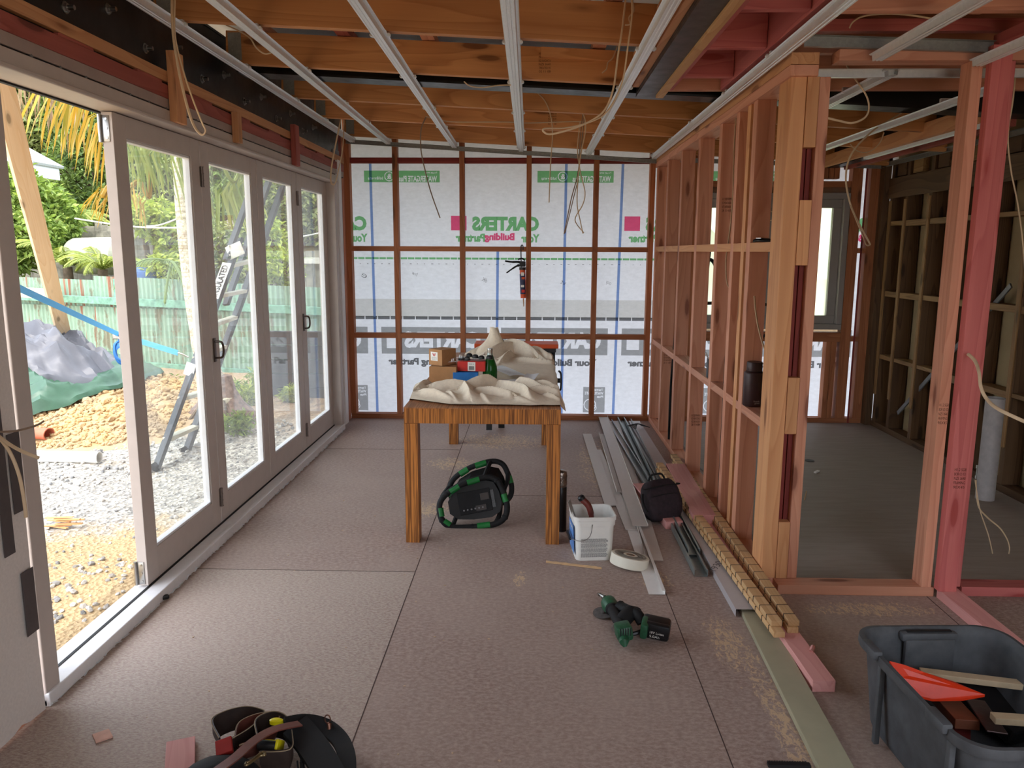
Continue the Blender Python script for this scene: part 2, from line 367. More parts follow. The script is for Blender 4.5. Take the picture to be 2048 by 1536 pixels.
# ================================================================ floor
def floor_mat():
    t = NT('fibreboard_floor'); v = t.coord()
    n1 = t.noise(v, 1.1, 4, .6); n2 = t.noise(t.coord(scale=(1, 1.6, 1)), 48, 5, .75); n3 = t.noise(v, 220, 3)
    a = t.mix(t.ramp(n1, [(.35, (0, 0, 0, 1)), (.65, (1, 1, 1, 1))]), srgb(144, 120, 112), srgb(164, 144, 134))
    a = t.mix(t.ramp(n2, [(.42, (0, 0, 0, 1)), (.62, (1, 1, 1, 1))]), a, srgb(178, 158, 148))
    sp = t.ramp(n2, [(.30, (1, 1, 1, 1)), (.36, (0, 0, 0, 1))]); a = t.mix(t.math('MULTIPLY', sp, .3), a, srgb(104, 84, 76))
    # the sheet nearest the doors carries coarser, paler strands
    sep = t.n('SeparateXYZ'); t.l(v, sep.inputs[0])
    coarse = t.noise(t.coord(scale=(1, 2.4, 1), rot=(0, 0, .6)), 70, 4, .7)
    reg = t.math('MULTIPLY', t.math('LESS_THAN', sep.outputs[1], 3.61), t.math('LESS_THAN', sep.outputs[0], -.567))
    a = t.mix(t.math('MULTIPLY', reg, t.ramp(coarse, [(.45, (0, 0, 0, 1)), (.6, (1, 1, 1, 1))])), a, srgb(186, 172, 158))
    # scuffs
    w1 = t.noise(t.coord(scale=(.8, 7, 1), rot=(0, 0, .9)), 3.2, 6, .8, 1.5)
    a = t.mix(t.math('MULTIPLY', t.ramp(w1, [(.66, (0, 0, 0, 1)), (.69, (1, 1, 1, 1)), (.72, (0, 0, 0, 1))]), .35), a, srgb(80, 60, 56))
    # sawdust drifts: blotches along the partition, round the table and near the loose boards
    sd = t.noise(t.coord(scale=(3.0, 1.4, 1), rot=(0, 0, .3)), 20, 6, .75, .9)
    def near(cx, cy, sx, sy):
        p = t.n('Mapping', vector_type='POINT'); p.inputs[1].default_value = (-cx/sx, -cy/sy, 0); p.inputs[3].default_value = (1/sx, 1/sy, 0)
        t.l(v, p.inputs[0]); ln = t.n('VectorMath', operation='LENGTH'); t.l(p.outputs[0], ln.inputs[0])
        return t.ramp(ln.outputs['Value'], [(0, (1, 1, 1, 1)), (.55, (.75, .75, .75, 1)), (1, (0, 0, 0, 1))])
    m = None
    for q in ((.80, 2.95, .13, .40), (.85, 2.4, .08, 1.0), (.6, 3.55, .12, .2), (-.62, 4.55, .22, .28), (-.25, 6.3, .75, .45), (.55, 5.6, .35, 1.3), (1.25, 2.2, .1, .5), (-.05, 3.55, .06, .16), (-.6, 5.6, .3, .3), (1.5, 3.28, .5, .12)):
        k = near(*q); m = k if m is None else t.math('MAXIMUM', m, k)
    dust = t.ramp(t.math('ADD', t.math('MULTIPLY', sd, .9), t.math('MULTIPLY', m, .34)), [(.73, (0, 0, 0, 1)), (.78, (1, 1, 1, 1))])
    a = t.mix(t.math('MULTIPLY', t.math('MULTIPLY', dust, t.ramp(m, [(.02, (0, 0, 0, 1)), (.2, (1, 1, 1, 1))])), .8), a, srgb(214, 184, 148))
    fine = t.math('MULTIPLY', t.math('GREATER_THAN', n3, .66), .4); a = t.mix(fine, a, srgb(196, 178, 160))
    bsum = t.math('ADD', n2, t.math('MULTIPLY', n3, .4))
    return t.done(t.bsdf(a, t.math('ADD', t.math('MULTIPLY', n1, .15), .5), 0, .32, bump=bsum, bstr=.12, bdist=.002))
FLOORM = floor_mat()
m = MB(); m.box((.75, 3.1, -.02), (5.0, 8.6, .04))
floor = m.build('floor', FLOORM, origin=(0, 0, 0), kind='structure')
m = MB()   # joints between the floor sheets
JX = [-.567, .625, 1.82, 3.0]
for x in JX: m.box((x, 3.1, .0004), (.0035, 8.6, .001))
for x0, x1, y in ((-1.7, -.567, 3.61), (-.567, .625, 4.85), (-1.7, -.567, 6.0), (1.2, 2.8, 4.6), (1.2, 3.1, 5.9)): m.box(((x0+x1)/2, y, .0004), (x1-x0, .0035, .001))
m.build('sheet_joint', plain('floor_joint', srgb(78, 62, 58), .9), floor)
# plywood sheets over the second room's floor
def ply_mat():
    t = NT('grey_plywood_floor'); v = t.coord(scale=(1.2, 9, 1)); n1 = t.noise(v, 3, 5, .6, .6); n2 = t.noise(t.coord(), 1.3, 3)
    a = t.mix(t.ramp(n1, [(.3, (0, 0, 0, 1)), (.7, (1, 1, 1, 1))]), srgb(142, 128, 118), srgb(160, 146, 136)); a = t.mix(t.math('MULTIPLY', n2, .5), a, srgb(150, 138, 130))
    return t.done(t.bsdf(a, .6, 0, .3, bump=n1, bstr=.1, bdist=.002))
m = MB(); m.box((2.16, 5.33, .003), (1.86, 3.6, .004)); ply = m.build('plywood_sheet', ply_mat(), floor)

# ================================================================ far wall
YF, YW = 7.15, 7.243      # face of the studs, building wrap behind them
wf = struct('wall_far', (0, YF, 0))
m = MB(); m.add([(-1.75, YW, 0), (1.46, YW, 0), (1.46, YW, 2.95), (-1.75, YW, 2.95)], [(0, 1, 2, 3)])
m.add([(1.46, YW, 0), (2.86, YW, 0), (2.86, YW, .84), (1.46, YW, .84)], [(0, 1, 2, 3)])
m.add([(1.46, YW, 2.10), (2.86, YW, 2.10), (2.86, YW, 2.95), (1.46, YW, 2.95)], [(0, 1, 2, 3)])
m.add([(2.86, YW, 0), (3.3, YW, 0), (3.3, YW, 2.95), (2.86, YW, 2.95)], [(0, 1, 2, 3)])
m.build('building_wrap', WRAP, wf)
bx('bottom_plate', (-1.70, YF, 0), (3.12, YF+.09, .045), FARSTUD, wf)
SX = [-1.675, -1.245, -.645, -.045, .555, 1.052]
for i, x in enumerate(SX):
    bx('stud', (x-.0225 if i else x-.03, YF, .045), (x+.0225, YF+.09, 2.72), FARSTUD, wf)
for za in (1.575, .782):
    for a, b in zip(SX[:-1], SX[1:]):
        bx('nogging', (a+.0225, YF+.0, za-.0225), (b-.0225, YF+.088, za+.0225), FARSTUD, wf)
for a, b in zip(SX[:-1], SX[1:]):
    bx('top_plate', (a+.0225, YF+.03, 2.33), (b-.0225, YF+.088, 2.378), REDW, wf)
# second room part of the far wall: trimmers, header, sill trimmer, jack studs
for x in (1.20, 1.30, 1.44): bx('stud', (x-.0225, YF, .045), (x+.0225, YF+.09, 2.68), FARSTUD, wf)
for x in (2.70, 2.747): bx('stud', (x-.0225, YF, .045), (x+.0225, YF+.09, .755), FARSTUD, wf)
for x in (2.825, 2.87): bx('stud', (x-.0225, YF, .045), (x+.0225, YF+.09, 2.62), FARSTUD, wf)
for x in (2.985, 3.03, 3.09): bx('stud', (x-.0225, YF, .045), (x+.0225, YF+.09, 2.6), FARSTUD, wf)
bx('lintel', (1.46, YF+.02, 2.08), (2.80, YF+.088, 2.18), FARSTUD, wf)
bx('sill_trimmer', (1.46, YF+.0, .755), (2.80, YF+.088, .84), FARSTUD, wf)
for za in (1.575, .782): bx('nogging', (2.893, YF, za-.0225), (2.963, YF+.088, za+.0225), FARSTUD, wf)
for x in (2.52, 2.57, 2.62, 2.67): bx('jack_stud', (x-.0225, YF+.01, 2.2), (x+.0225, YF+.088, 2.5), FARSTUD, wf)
# overlap bands of the wrap
yp = YW-.004
m = MB(); m.add([(-1.7, yp, .93), (3.3, yp, .93), (3.3, yp, 1.115), (-1.7, yp, 1.115)][0:4], [(0, 1, 2, 3)])
m = MB()
def rect(m, x0, x1, z0, z1, y=yp, mat=None): m.add([(x0, y, z0), (x1, y, z0), (x1, y, z1), (x0, y, z1)], [(0, 1, 2, 3)], None, mat)
SEG = [(-1.7, 1.44)]
rect(m, -1.7, 1.44, .945, 1.115); m.build('wrap_overlap', WRAP2, wf)
def pz(py): return P(1000, py, y=yp).z
def pxx(px, py=600): return P(px, py, y=yp).x
class Ink:
    "a printed area with lettering left unprinted; stored as rows of small runs"
    def __init__(s, x0, x1, z0, z1, c=.004):
        s.x0, s.z0, s.c = x0, z0, c; s.nx = int((x1-x0)/c); s.nz = int((z1-z0)/c); s.g = [[1]*s.nx for _ in range(s.nz)]
    def tri(s, t, val=0):
        xs = [p[0] for p in t]; zs = [p[1] for p in t]; d = (t[1][0]-t[0][0])*(t[2][1]-t[0][1])-(t[2][0]-t[0][0])*(t[1][1]-t[0][1])
        if abs(d) < 1e-12: return
        for j in range(max(0, int((min(zs)-s.z0)/s.c)-1), min(s.nz, int((max(zs)-s.z0)/s.c)+2)):
            for i in range(max(0, int((min(xs)-s.x0)/s.c)-1), min(s.nx, int((max(xs)-s.x0)/s.c)+2)):
                x = s.x0+(i+.5)*s.c; z = s.z0+(j+.5)*s.c
                u = ((x-t[0][0])*(t[2][1]-t[0][1])-(t[2][0]-t[0][0])*(z-t[0][1]))/d; v = ((t[1][0]-t[0][0])*(z-t[0][1])-(x-t[0][0])*(t[1][1]-t[0][1]))/d
                if u >= 0 and v >= 0 and u+v <= 1: s.g[j][i] = val
    def text(s, body, x, z, w, h, bold=.02):
        q = MB(); text_mb(q, body, None, w, h, None, bold, True)
        for f in q.f:
            for k in range(1, len(f)-1): s.tri([(x+q.v[i][0], z+q.v[i][1]) for i in (f[0], f[k], f[k+1])])
    def box(s, a, b, z0, z1): s.tri([(a, z0), (b, z0), (b, z1)]); s.tri([(a, z0), (b, z1), (a, z1)])
    def ring(s, cx, cz, r0, r1):
        for j in range(s.nz):
            for i in range(s.nx):
                d = math.hypot(s.x0+(i+.5)*s.c-cx, s.z0+(j+.5)*s.c-cz)
                if r0 < d < r1: s.g[j][i] = 0
    def emit(s, m, y, xmin=-1.72, xmax=3.28, skip=None):
        for j in range(s.nz):
            i = 0; z = s.z0+j*s.c
            while i < s.nx:
                x = s.x0+i*s.c
                if not s.g[j][i] or x < xmin or x > xmax: i += 1; continue
                k = i
                while k < s.nx and s.g[j][k] and s.x0+k*s.c <= xmax: k += 1
                m.add([(x, y, z), (s.x0+k*s.c, y, z), (s.x0+k*s.c, y, z+s.c), (x, y, z+s.c)], [(0, 1, 2, 3)]); i = k
y2 = yp-.004
for a, b in ((728, 880), (1075, 1228), (1424, 1575)):
    x0, x1 = pxx(a, 350), pxx(b, 350); wd = x1-x0; k = Ink(x0, x1, pz(365), pz(341), .003); m = MB()
    k.text('WATERGATE Plus', x0+wd*.46, pz(363.5), wd*.50, .052, .03); k.text('house wrap', x0+wd*.80, pz(348.5), wd*.16, .024, .01)
    k.text('building wrap', x0+wd*.05, pz(361), wd*.2, .032, .02); k.ring(x0+wd*.33, pz(353), .036, .043); k.text('&', x0+wd*.33-.02, pz(353)-.024, .04, .048, .04)
    k.emit(m, yp); m.build('printed_banner', PGREEN, wf)
# CARTERS / Your Building Partner, mirrored because the sheet is seen from its back
m = MB(); PER = pxx(1261, 446)-pxx(914, 446)
for k in (-1, 0, 1, 2):
    s = k*PER; x0 = pxx(944, 446)+s; wd = pxx(1078, 446)-pxx(944, 446)
    rect(m, pxx(902, 446)+s, pxx(921, 446)+s+.055, pz(461), pz(432), mat=PRED)
    if x0+wd < 1.5 or k == 2 or True:
        text_mb(m, 'CARTERS', wallmat(x0, yp, pz(462)), wd, pz(433)-pz(462), PGREEN, .06, True)
        text_mb(m, 'Your', wallmat(pxx(1042, 478)+s, yp, pz(485)), pxx(1079, 478)-pxx(1042, 478), .075, PGREEN, .05, True)
        text_mb(m, 'Building', wallmat(pxx(969, 478)+s, yp, pz(485)), pxx(1029, 478)-pxx(969, 478), .085, PRED, .05, True)
        text_mb(m, 'Partner', wallmat(pxx(911, 478)+s, yp, pz(484)), pxx(970, 478)-pxx(911, 478), .075, PGREEN, .05, True)
bm_keep = []
for f, k in zip(m.f, m.mi):
    cx_ = sum(m.v[i][0] for i in f)/len(f); cz_ = sum(m.v[i][2] for i in f)/len(f)
    if cx_ < -1.74 or cx_ > 3.3 or (1.46 < cx_ < 2.86 and .84 < cz_ < 2.1): continue
    bm_keep.append((f, k))
m.f = [q[0] for q in bm_keep]; m.mi = [q[1] for q in bm_keep]
m.build('printed_lettering', PGREEN, wf)
# dashed lines
m = MB(); x = -1.68; s = PER/24
while x < 1.44:
    rect(m, x, x+s*.9, pz(519.5), pz(515.5)); x += s
m.build('green_dashed_line', PGREEN, wf)
m = MB(); x = -1.68; s = .118
while x < 1.44:
    rect(m, x, x+s*.93, pz(640), pz(633.5)); x += s
rr_ = random.Random(3)
for k in range(46):
    x = -1.6+k*.066; rect(m, x, x+rr_.uniform(.005, .02), pz(529), pz(528))
m.build('grey_dashed_line', PDARK, wf)
# lower sheet: grey panels with unprinted mirrored CARTERS, grey lettering, small logos
PG = pxx(1002, 680)-pxx(763, 680)
for k in (-1, 0, 1, 2, 3):
    x0 = pxx(763, 680)+k*PG; wd = pxx(975, 680)-pxx(763, 680); q = Ink(x0, x0+wd, pz(709), pz(655), .004); m = MB()
    q.box(x0+wd*.05, x0+wd*.165, pz(698), pz(671)); q.text('CARTERS', x0+wd*.215, pz(697), wd*.72, pz(664)-pz(697), .06); q.emit(m, yp)
    if m.f: m.build('printed_panel', PGREY, wf)
    if x0+wd > -1.5:
        m = MB(); t_ = MB(); text_mb(t_, 'Your Building Partner', wallmat(x0+wd*.06, yp, pz(735)), wd*.84, .085, None, .05, True)
        keep = [f for f in t_.f if -1.73 < sum(t_.v[i][0] for i in f)/len(f) < 3.2]; m.add(t_.v, keep); m.build('grey_lettering', PDARK, wf)
    xl = pxx(1166, 800)+(k-2)*PG
    if xl+.205 < -1.70: continue
    q = Ink(xl, xl+.205, pz(823), pz(772), .003); m = MB()
    q.text('Thermakraft', xl+.05, pz(780), .14, .022, .04); q.text('WATERGATE', xl+.015, pz(787.5), .175, .026, .03); q.text('Plus', xl+.13, pz(793.5), .06, .02, .04)
    q.ring(xl+.065, pz(808), .05, .058); q.ring(xl+.10, pz(814), .022, .028); q.emit(m, yp); m.build('printed_logo', PGREY, wf)
# handwritten pen marks
m = MB()
for px, py, s in ((823, 549, 'hw'), (963, 561, 'dK'), (1210, 567, 'ouy'), (722, 554, 'e'), (1120, 566, 'vt')):
    W = wallmat(pxx(px, py), yp, pz(py)) @ Matrix.Rotation(R(-25), 4, 'Z'); text_mb(m, s, W, .05, .035, None, -.012, True)
m.build('pen_mark', PDARK, wf)
# blue strapping seen through the sheet
for (a, ya), (b, yb) in (((740, 320), (755, 829)), ((1133, 318), (1122.5, 829)), ((1246.5, 318), (1226, 829)), ((995.5, 500), (994, 668))):
    A = P(a, ya, y=yp-.001); B = P(b, yb, y=yp-.001); m = MB()
    m.add([(A.x-.012, A.y, A.z), (A.x+.012, A.y, A.z), (B.x+.012, B.y, B.z), (B.x-.012, B.y, B.z)], [(0, 1, 2, 3)]); m.build('blue_strap', PBLUE, wf)
# ================================================================ window in the second room's far wall
ALU = plain('taupe_aluminium', srgb(152, 144, 138), .45, .2, var=.02)
win = struct('window_1', (2.16, YF+.05, .88))
wx0, wx1, wz0, wz1 = 1.47, 2.80, .865, 2.075
m = MB()
for a, b, c, d in ((wx0, wx1, wz0, wz0+.05), (wx0, wx1, wz1-.05, wz1), (wx0, wx0+.05, wz0+.051, wz1-.051), (wx1-.05, wx1, wz0+.051, wz1-.051)):
    m.box(((a+b)/2, YF+.05, (c+d)/2), (b-a, .10, d-c), bev=.003)
m.build('window_frame', ALU, win)
for i, (a, b) in enumerate(((wx0+.05, 2.10), (2.10, wx1-.05))):
    m = MB(); t = .075
    for p, q, c, d in ((a, b, wz0+.05, wz0+.05+t), (a, b, wz1-.05-t, wz1-.05), (a, a+t, wz0+.051+t, wz1-.051-t), (b-t, b, wz0+.051+t, wz1-.051-t)):
        m.box(((p+q)/2, YF+.075, (c+d)/2), (q-p, .05, d-c), bev=.003)
    sash = m.build('sash', ALU, win)
    g = MB(); g.box(((a+b)/2, YF+.08, (wz0+wz1)/2), (b-a-2*t, .006, wz1-wz0-.1-2*t)); g.build('pane', FROST, sash)
m = MB()   # torn flap of the wrap folded round the window
m.box((2.16, YF+.012, 2.10), (1.3, .004, .05), (R(4), 0, 0)); m.box((2.16, YF+.012, .845), (1.36, .004, .06), (R(-5), 0, 0))
m.build('wrap_flap', WRAP2, wf)

# ================================================================ folding doors
DX = -1.73
frame = struct('trim_1', (-1.73, 4.6, 0))
m = MB(); m.box((-1.735, 4.56, 2.148), (.15, 4.3, .066), bev=.004); m.box((-1.68, 4.56, 2.122), (.07, 4.3, .02), bev=.006)
m.build('door_head', DOORP, frame)
m = MB(); m.box((-1.795, 4.56, 2.112), (.018, 4.1, .008)); m.build('head_seal', SLOT, frame)
for y0, y1 in ((2.42, 2.50), (6.63, 6.70)):
    m = MB(); m.box((-1.735, (y0+y1)/2, 1.07), (.15, y1-y0, 2.10), bev=.004); m.box((-1.79, (y0+y1)/2+(.02 if y0 < 4 else -.02), 1.07), (.03, y1-y0, 2.10), bev=.003)
    m.build('door_jamb', DOORP, frame)
m = MB(); m.box((-1.725, 4.56, .025), (.15, 4.28, .05), bev=.004); m.box((-1.675, 4.56, .012), (.03, 4.28, .024), bev=.002)
sill = m.build('door_sill', SILLP, frame)
m = MB(); m.box((-1.728, 4.56, .0505), (.012, 4.26, .004)); m.build('sill_groove', SLOT, sill)
m = MB()
for k in range(90):
    y = 2.45+k*.047; m.box((-1.655+rnd.uniform(-.004, .004), y, .003), (.02, .049, .003), (rnd.uniform(-.5, .5), rnd.uniform(-.3, .3), 0))
m.build('foil_flashing', GALV, frame)
LEAF = [(3.285, 4.125), (4.135, 4.96), (4.97, 5.79), (5.80, 6.625)]
GL = [(3.39, 4.02), (4.24, 4.865), (5.075, 5.685), (5.915, 6.52)]
HX = plain('hinge_metal', srgb(126, 116, 110), .4, .7)
for i, ((y0, y1), (g0, g1)) in enumerate(zip(LEAF, GL)):
    d = struct('door_%d' % (i+1), (DX-.02, (y0+y1)/2, .055))
    m = MB(); z0, z1 = .055, 2.112; gz0, gz1 = .20, 2.02
    for a, b, c, e in ((y0, g0, z0, z1), (g1, y1, z0, z1), (g0, g1, z0, gz0), (g0, g1, gz1, z1)):
        m.box((DX-.0225, (a+b)/2, (c+e)/2), (.045, b-a, e-c), bev=.002)
    m.build('leaf_frame', DOORP, d)
    m = MB()
    for a, b, c, e in ((g0, g0+.012, gz0, gz1), (g1-.012, g1, gz0, gz1), (g0, g1, gz0, gz0+.012), (g0, g1, gz1-.012, gz1)):
        m.box((DX-.022, (a+b)/2, (c+e)/2), (.034, b-a, e-c), bev=.002)
    m.build('glazing_bead', SILLP, d)
    m = MB(); m.box((DX-.026, (g0+g1)/2, (gz0+gz1)/2), (.005, g1-g0-.01, gz1-gz0-.01)); m.build('glass_pane', GLASS, d)
    def hinge(y, zc, L=.10):
        h = MB(); h.cyl((DX+.006, y, zc-L/2), (DX+.006, y, zc+L/2), .008, n=10); h.box((DX+.001, y, zc), (.004, .034, L), bev=.001)
        for q in (-.5, -.17, .17, .5): h.cyl((DX+.006, y, zc+q*L-.002), (DX+.006, y, zc+q*L+.002), .010, n=10)
        h.build('hinge', HX, d, smooth=True)
    if i in (0, 2):
        for zc in (1.93, .20): hinge(y1+.005, zc)
    if i == 0:
        for zc in (2.045, .115):
            h = MB(); h.box((DX-.028, y0-.002, zc), (.03, .004, .105), bev=.001); h.cyl((DX-.05, y0-.006, zc-.055), (DX-.05, y0-.006, zc+.055), .008, n=10)
            for q in (-.038, 0, .038): h.cyl((DX-.024, y0-.007, zc+q), (DX-.024, y0-.003, zc+q), .005, n=8)
            h.build('hinge', CHROME, d, smooth=True)
    if i in (1, 3):
        y = y0+.03 if i == 1 else y0+.035; h = MB()
        h.box((DX+.004, y, 1.02), (.006, .03, .13), bev=.002); h.tube([(DX+.006, y+.006, .975), (DX+.035, y+.02, .98), (DX+.042, y+.024, 1.02), (DX+.035, y+.02, 1.06), (DX+.006, y+.006, 1.065)], .006, 8)
        h.build('pull_handle', plain('bronze_metal', srgb(92, 80, 72), .35, .8), d, smooth=True)

# ================================================================ left wall over and beside the doors
wl = struct('wall_left', (-1.7, 4.6, 0))
PX = -1.662
bx('lintel_board', (-1.71, 1.6, 2.188), (PX-.003, 6.98, 2.231), GREYPLATE, wl)
bx('lintel_rail', (-1.72, 1.6, 2.231), (PX, 6.98, 2.291), PINKPACK, wl)
bx('upper_rail', (-1.72, 1.6, 2.304), (PX, 7.0, 2.352), STUD_O, wl)
m = MB(); m.box((-1.715, 4.3, 2.1845), (.085, 5.4, .007)); m.box((-1.725, 4.3, 2.2975), (.08, 5.4, .014)); m.build('shadow_gap', SLOT, wl)
for k in range(9):
    y = 2.3+k*.55; bx('packer', (-1.70, y, 2.291), (PX-.004, y+.22, 2.304), PINKPACK, wl)
m = MB()
for k in range(30):
    m.box((PX-.003, 2.2+k*.16, 2.1845), (.004, .01, .009), (R(35), 0, 0))
m.build('fixing_clip', GREYP, wl)
# wall sheet beside the near jamb, and the strip between the last door and the far corner
m = MB()
ys = [1.2+.04*i for i in range(31)]; vs = []
for y in ys:
    for z in [j*.12 for j in range(22)]:
        vs.append((-1.655+.006*noise3(y*3, z*2, 1), y, max(.004+.03*abs(noise3(y*9, 2)), z)))
n = 22; m.add(vs, [(i*n+j, i*n+j+1, (i+1)*n+j+1, (i+1)*n+j) for i in range(len(ys)-1) for j in range(n-1)])
m.build('wall_lining', wrapmat('wall_lining_sheet', srgb(206, 198, 192), .0, False), wl, smooth=True)
bx('wall_stud', (-1.76, 1.2, 0), (-1.67, 2.41, .045), STUD, wl)
m = MB()
for z0, z1 in ((.72, .98), (.30, .52)): m.box((-1.648, 2.37, (z0+z1)/2), (.003, .06, z1-z0), bev=.001)
m.box((-1.648, 2.30, .9), (.003, .05, .6)); m.build('tape_patch', plain('dark_grey_tape', srgb(84, 76, 76), .6), wl)
m = MB(); m.box((-1.69, 6.76, 1.17), (.05, .12, 2.3), bev=.004); m.box((-1.675, 6.79, 1.17), (.05, .10, 2.28), bev=.004); m.build('reveal_board', SILLP, wl)
m = MB(); m.box((-1.70, 6.85, 1.2), (.02, .2, 2.4)); m.build('lining_strip', WRAP, wl)
m = MB()
for z0, z1 in ((.75, .80), (.56, .60), (1.33, 1.335)): m.box((-1.688, 6.86, (z0+z1)/2), (.004, .06, z1-z0))
m.build('lining_mark', PDARK, wl)
bx('corner_stud', (-1.745, 6.96, 0), (-1.70, 7.06, 2.6), REDW, wl); bx('corner_stud', (-1.735, 7.065, 0), (-1.70, 7.15, 2.6), STUD, wl)
# short vertical cleats over the door head
for (y0, y1, z0, z1) in ((3.66, 3.76, 2.13, 2.44), (4.41, 4.47, 2.14, 2.30), (5.47, 5.56, 2.13, 2.40)):
    c = bx('cleat', (-1.66, y0, z0), (-1.625, y1, z1), STUD_O if y0 < 5 else PINKPACK)
    tag(c, {3.66: 'longest upright timber cleat over the nearest closed door leaf, beside the looped cable', 4.41: 'short middle upright cleat on the door lintel, shorter than its two neighbours', 5.47: 'upright pinkish cleat on the door lintel, the one nearest the far wall'}[y0], 'timber block', 'upright cleats over the door head')

# ================================================================ steel beams
def bolt(m, p, n, L=.035, mat=None):
    p = Vector(p); n = Vector(n).normalized(); m.cyl(p, p+n*.012, .016, n=6); m.cyl(p, p+n*L, .009, n=10); m.cyl(p-n*.001, p+n*.003, .022, n=14)
t = thing('steel_beam', 'long black steel beam with bolts running above the glass doors', 'beam', (-1.72, 4.2, 2.353))
m = MB(); m.prism([(-.035, 0), (-.035, .36), (.035, .36)], (-1.70, 1.5, 2.354), (-1.70, 7.1, 2.354), thick=.010)
m.prism([(.0, .0), (.0, .012), (-.1, .012), (-.1, 0)], (-1.70, 1.5, 2.354), (-1.70, 7.1, 2.354))
m = MB(); m.box((-1.705, 4.3, 2.53), (.010, 5.6, .352)); m.box((-1.73, 4.3, 2.36), (.07, 5.6, .012)); m.box((-1.73, 4.3, 2.70), (.07, 5.6, .012))
m.build('beam_web', BEAMP, t)
for px, py in ((130, 15), (215, 18), (290, 97), (350, 95), (403, 158), (447, 150), (488, 203), (521, 194), (552, 237), (580, 227), (605, 262), (625, 255)):
    q = P(px, py, x=-1.70)
    if q.z < 2.68 and q.y > 1.5:
        m = MB(); bolt(m, q, (1, 0, 0)); m.build('bolt', CHROME, t, smooth=True)
s = -.052
def slope_beam(name, y, x0, x1, z_off, h, w, mat, parent=None, **kw):
    a = Vector((x0, y, ZC(x0)+z_off+h/2)); b = Vector((x1, y, ZC(x1)+z_off+h/2)); return beam(name, a, b, w, h, mat, parent, **kw)
# cross I beam
t = thing('steel_beam', 'black steel I-beam crossing the ceiling between the timber joists', 'beam', (.5, 4.58, 2.35))
W_ = MB()
for dz, hh, dy in ((.035, .012, .15), (.195, .012, .15)):
    a = Vector((-1.66, 4.60, ZC(-1.66)+dz)); b = Vector((3.0, 4.60, ZC(3.0)+dz)); W_.prism([(-dy/2, 0), (dy/2, 0), (dy/2, hh), (-dy/2, hh)], a, b)
a = Vector((-1.66, 4.60, ZC(-1.66)+.045)); b = Vector((3.0, 4.60, ZC(3.0)+.045)); W_.prism([(-.005, 0), (.005, 0), (.005, .15), (-.005, .15)], a, b)
W_.build('i_section', BEAMP, t)
# beam running towards the camera with timber packers on both sides
t = thing('steel_beam', 'black steel beam running towards the camera between an orange and a pale timber packer', 'beam', (.6, 3.0, 2.38))
m = MB(); m.box((.60, 2.7, ZC(.6)+.13), (.10, 3.55, .22), bev=.002); m.box((.60, 2.7, ZC(.6)+.012), (.10, 3.55, .012)); m.build('box_section', BEAMP, t)
bx('side_packer', (.515, .95, ZC(.53)+.03), (.55, 4.35, ZC(.53)+.20), STUD_O, t)
bx('side_packer', (.65, .95, ZC(.67)-.005), (.69, 4.42, ZC(.67)+.14), PINE, t)
t = thing('steel_beam', 'black steel beam with timber edging high on the right of the second room', 'beam', (2.6, 5.4, 2.3))
m = MB(); m.box((2.62, 5.9, 2.37), (.09, 2.5, .16)); m.build('beam_web', BEAMP, t)
bx('side_packer', (2.50, 4.7, 2.285), (2.54, 7.1, 2.38), STUD_O, t); bx('side_packer', (2.70, 4.7, 2.27), (2.74, 7.1, 2.33), PINKPACK, t)

# ================================================================ ceiling joists
ordn = ['nearest', 'second', 'third', 'fourth', 'farthest']
JY = [3.575, 4.38, 5.31, 6.08, 7.03]
lab = ['nearest deep orange ceiling joist, with round knots and a cable threaded through it',
 'second deep orange ceiling joist from the camera, just in front of the black cross beam',
 'orange ceiling joist just behind the black cross beam', 'orange ceiling joist, second from the far wall', 'orange ceiling joist tight against the far wall']
for i, y in enumerate(JY):
    x1 = .515 if i < 2 else 3.05
    j = slope_beam('ceiling_joist', y, -1.65, x1, .045, .165, .045, JOIST); tag(j, lab[i], 'joist', 'ceiling joists')
    WM[j.name] = j.matrix_basis.copy()
WM_=0; j = slope_beam('ceiling_joist', 2.75, -1.65, .515, .045, .165, .045, JOIST); tag(j, 'orange ceiling joist at the top edge of the photo, in front of all the others', 'joist', 'ceiling joists')
c = slope_beam('timber_cleat', 4.345, -.02+.05, .42, .155, .05, .03, JOIST); tag(c, 'small timber cleat fixed high on the second joist', 'timber block')
# hangers at the left end of the joists
m_t = None
for i, y in enumerate([2.75]+JY):
    q = [j for j in COL.objects if j.name.startswith('ceiling_joist')][i if i else -1]
for j in [o for o in list(COL.objects) if o.name.startswith('ceiling_joist')]:
    y = j.matrix_basis.translation.y; m = MB()
    m.box((-1.60, y-.026, ZC(-1.6)+.13), (.07, .003, .14)); 
    for a in range(4):
        for b in range(2): m.cyl((-1.615+b*.03, y-.0275, ZC(-1.6)+.08+a*.03), (-1.615+b*.03, y-.031, ZC(-1.6)+.08+a*.03), .005, n=6)
    m.build('joist_hanger', GALVD, j)
    if abs(y-4.38) < .01 or abs(y-3.575) < .01 or abs(y-6.08) < .01:   # printed stamp on the face
        xx = {3.575: -9, 4.38: .02, 6.08: .10}[round(y, 3)]
        if xx > -2:
            sm = MB()
            for k in range(6): text_mb(sm, ('H1.2 SG8 2X10', 'FRAMING 28', 'KD RADIATA', 'NZS 3640', 'TREATED H1', '02 11 08')[k], wallmat(xx, y-.0235, ZC(xx)+.19-k*.018-.02), .062, .011, None, 0)
            sm.build('timber_stamp', plain('stamp_ink', srgb(84, 44, 24), .8), j)
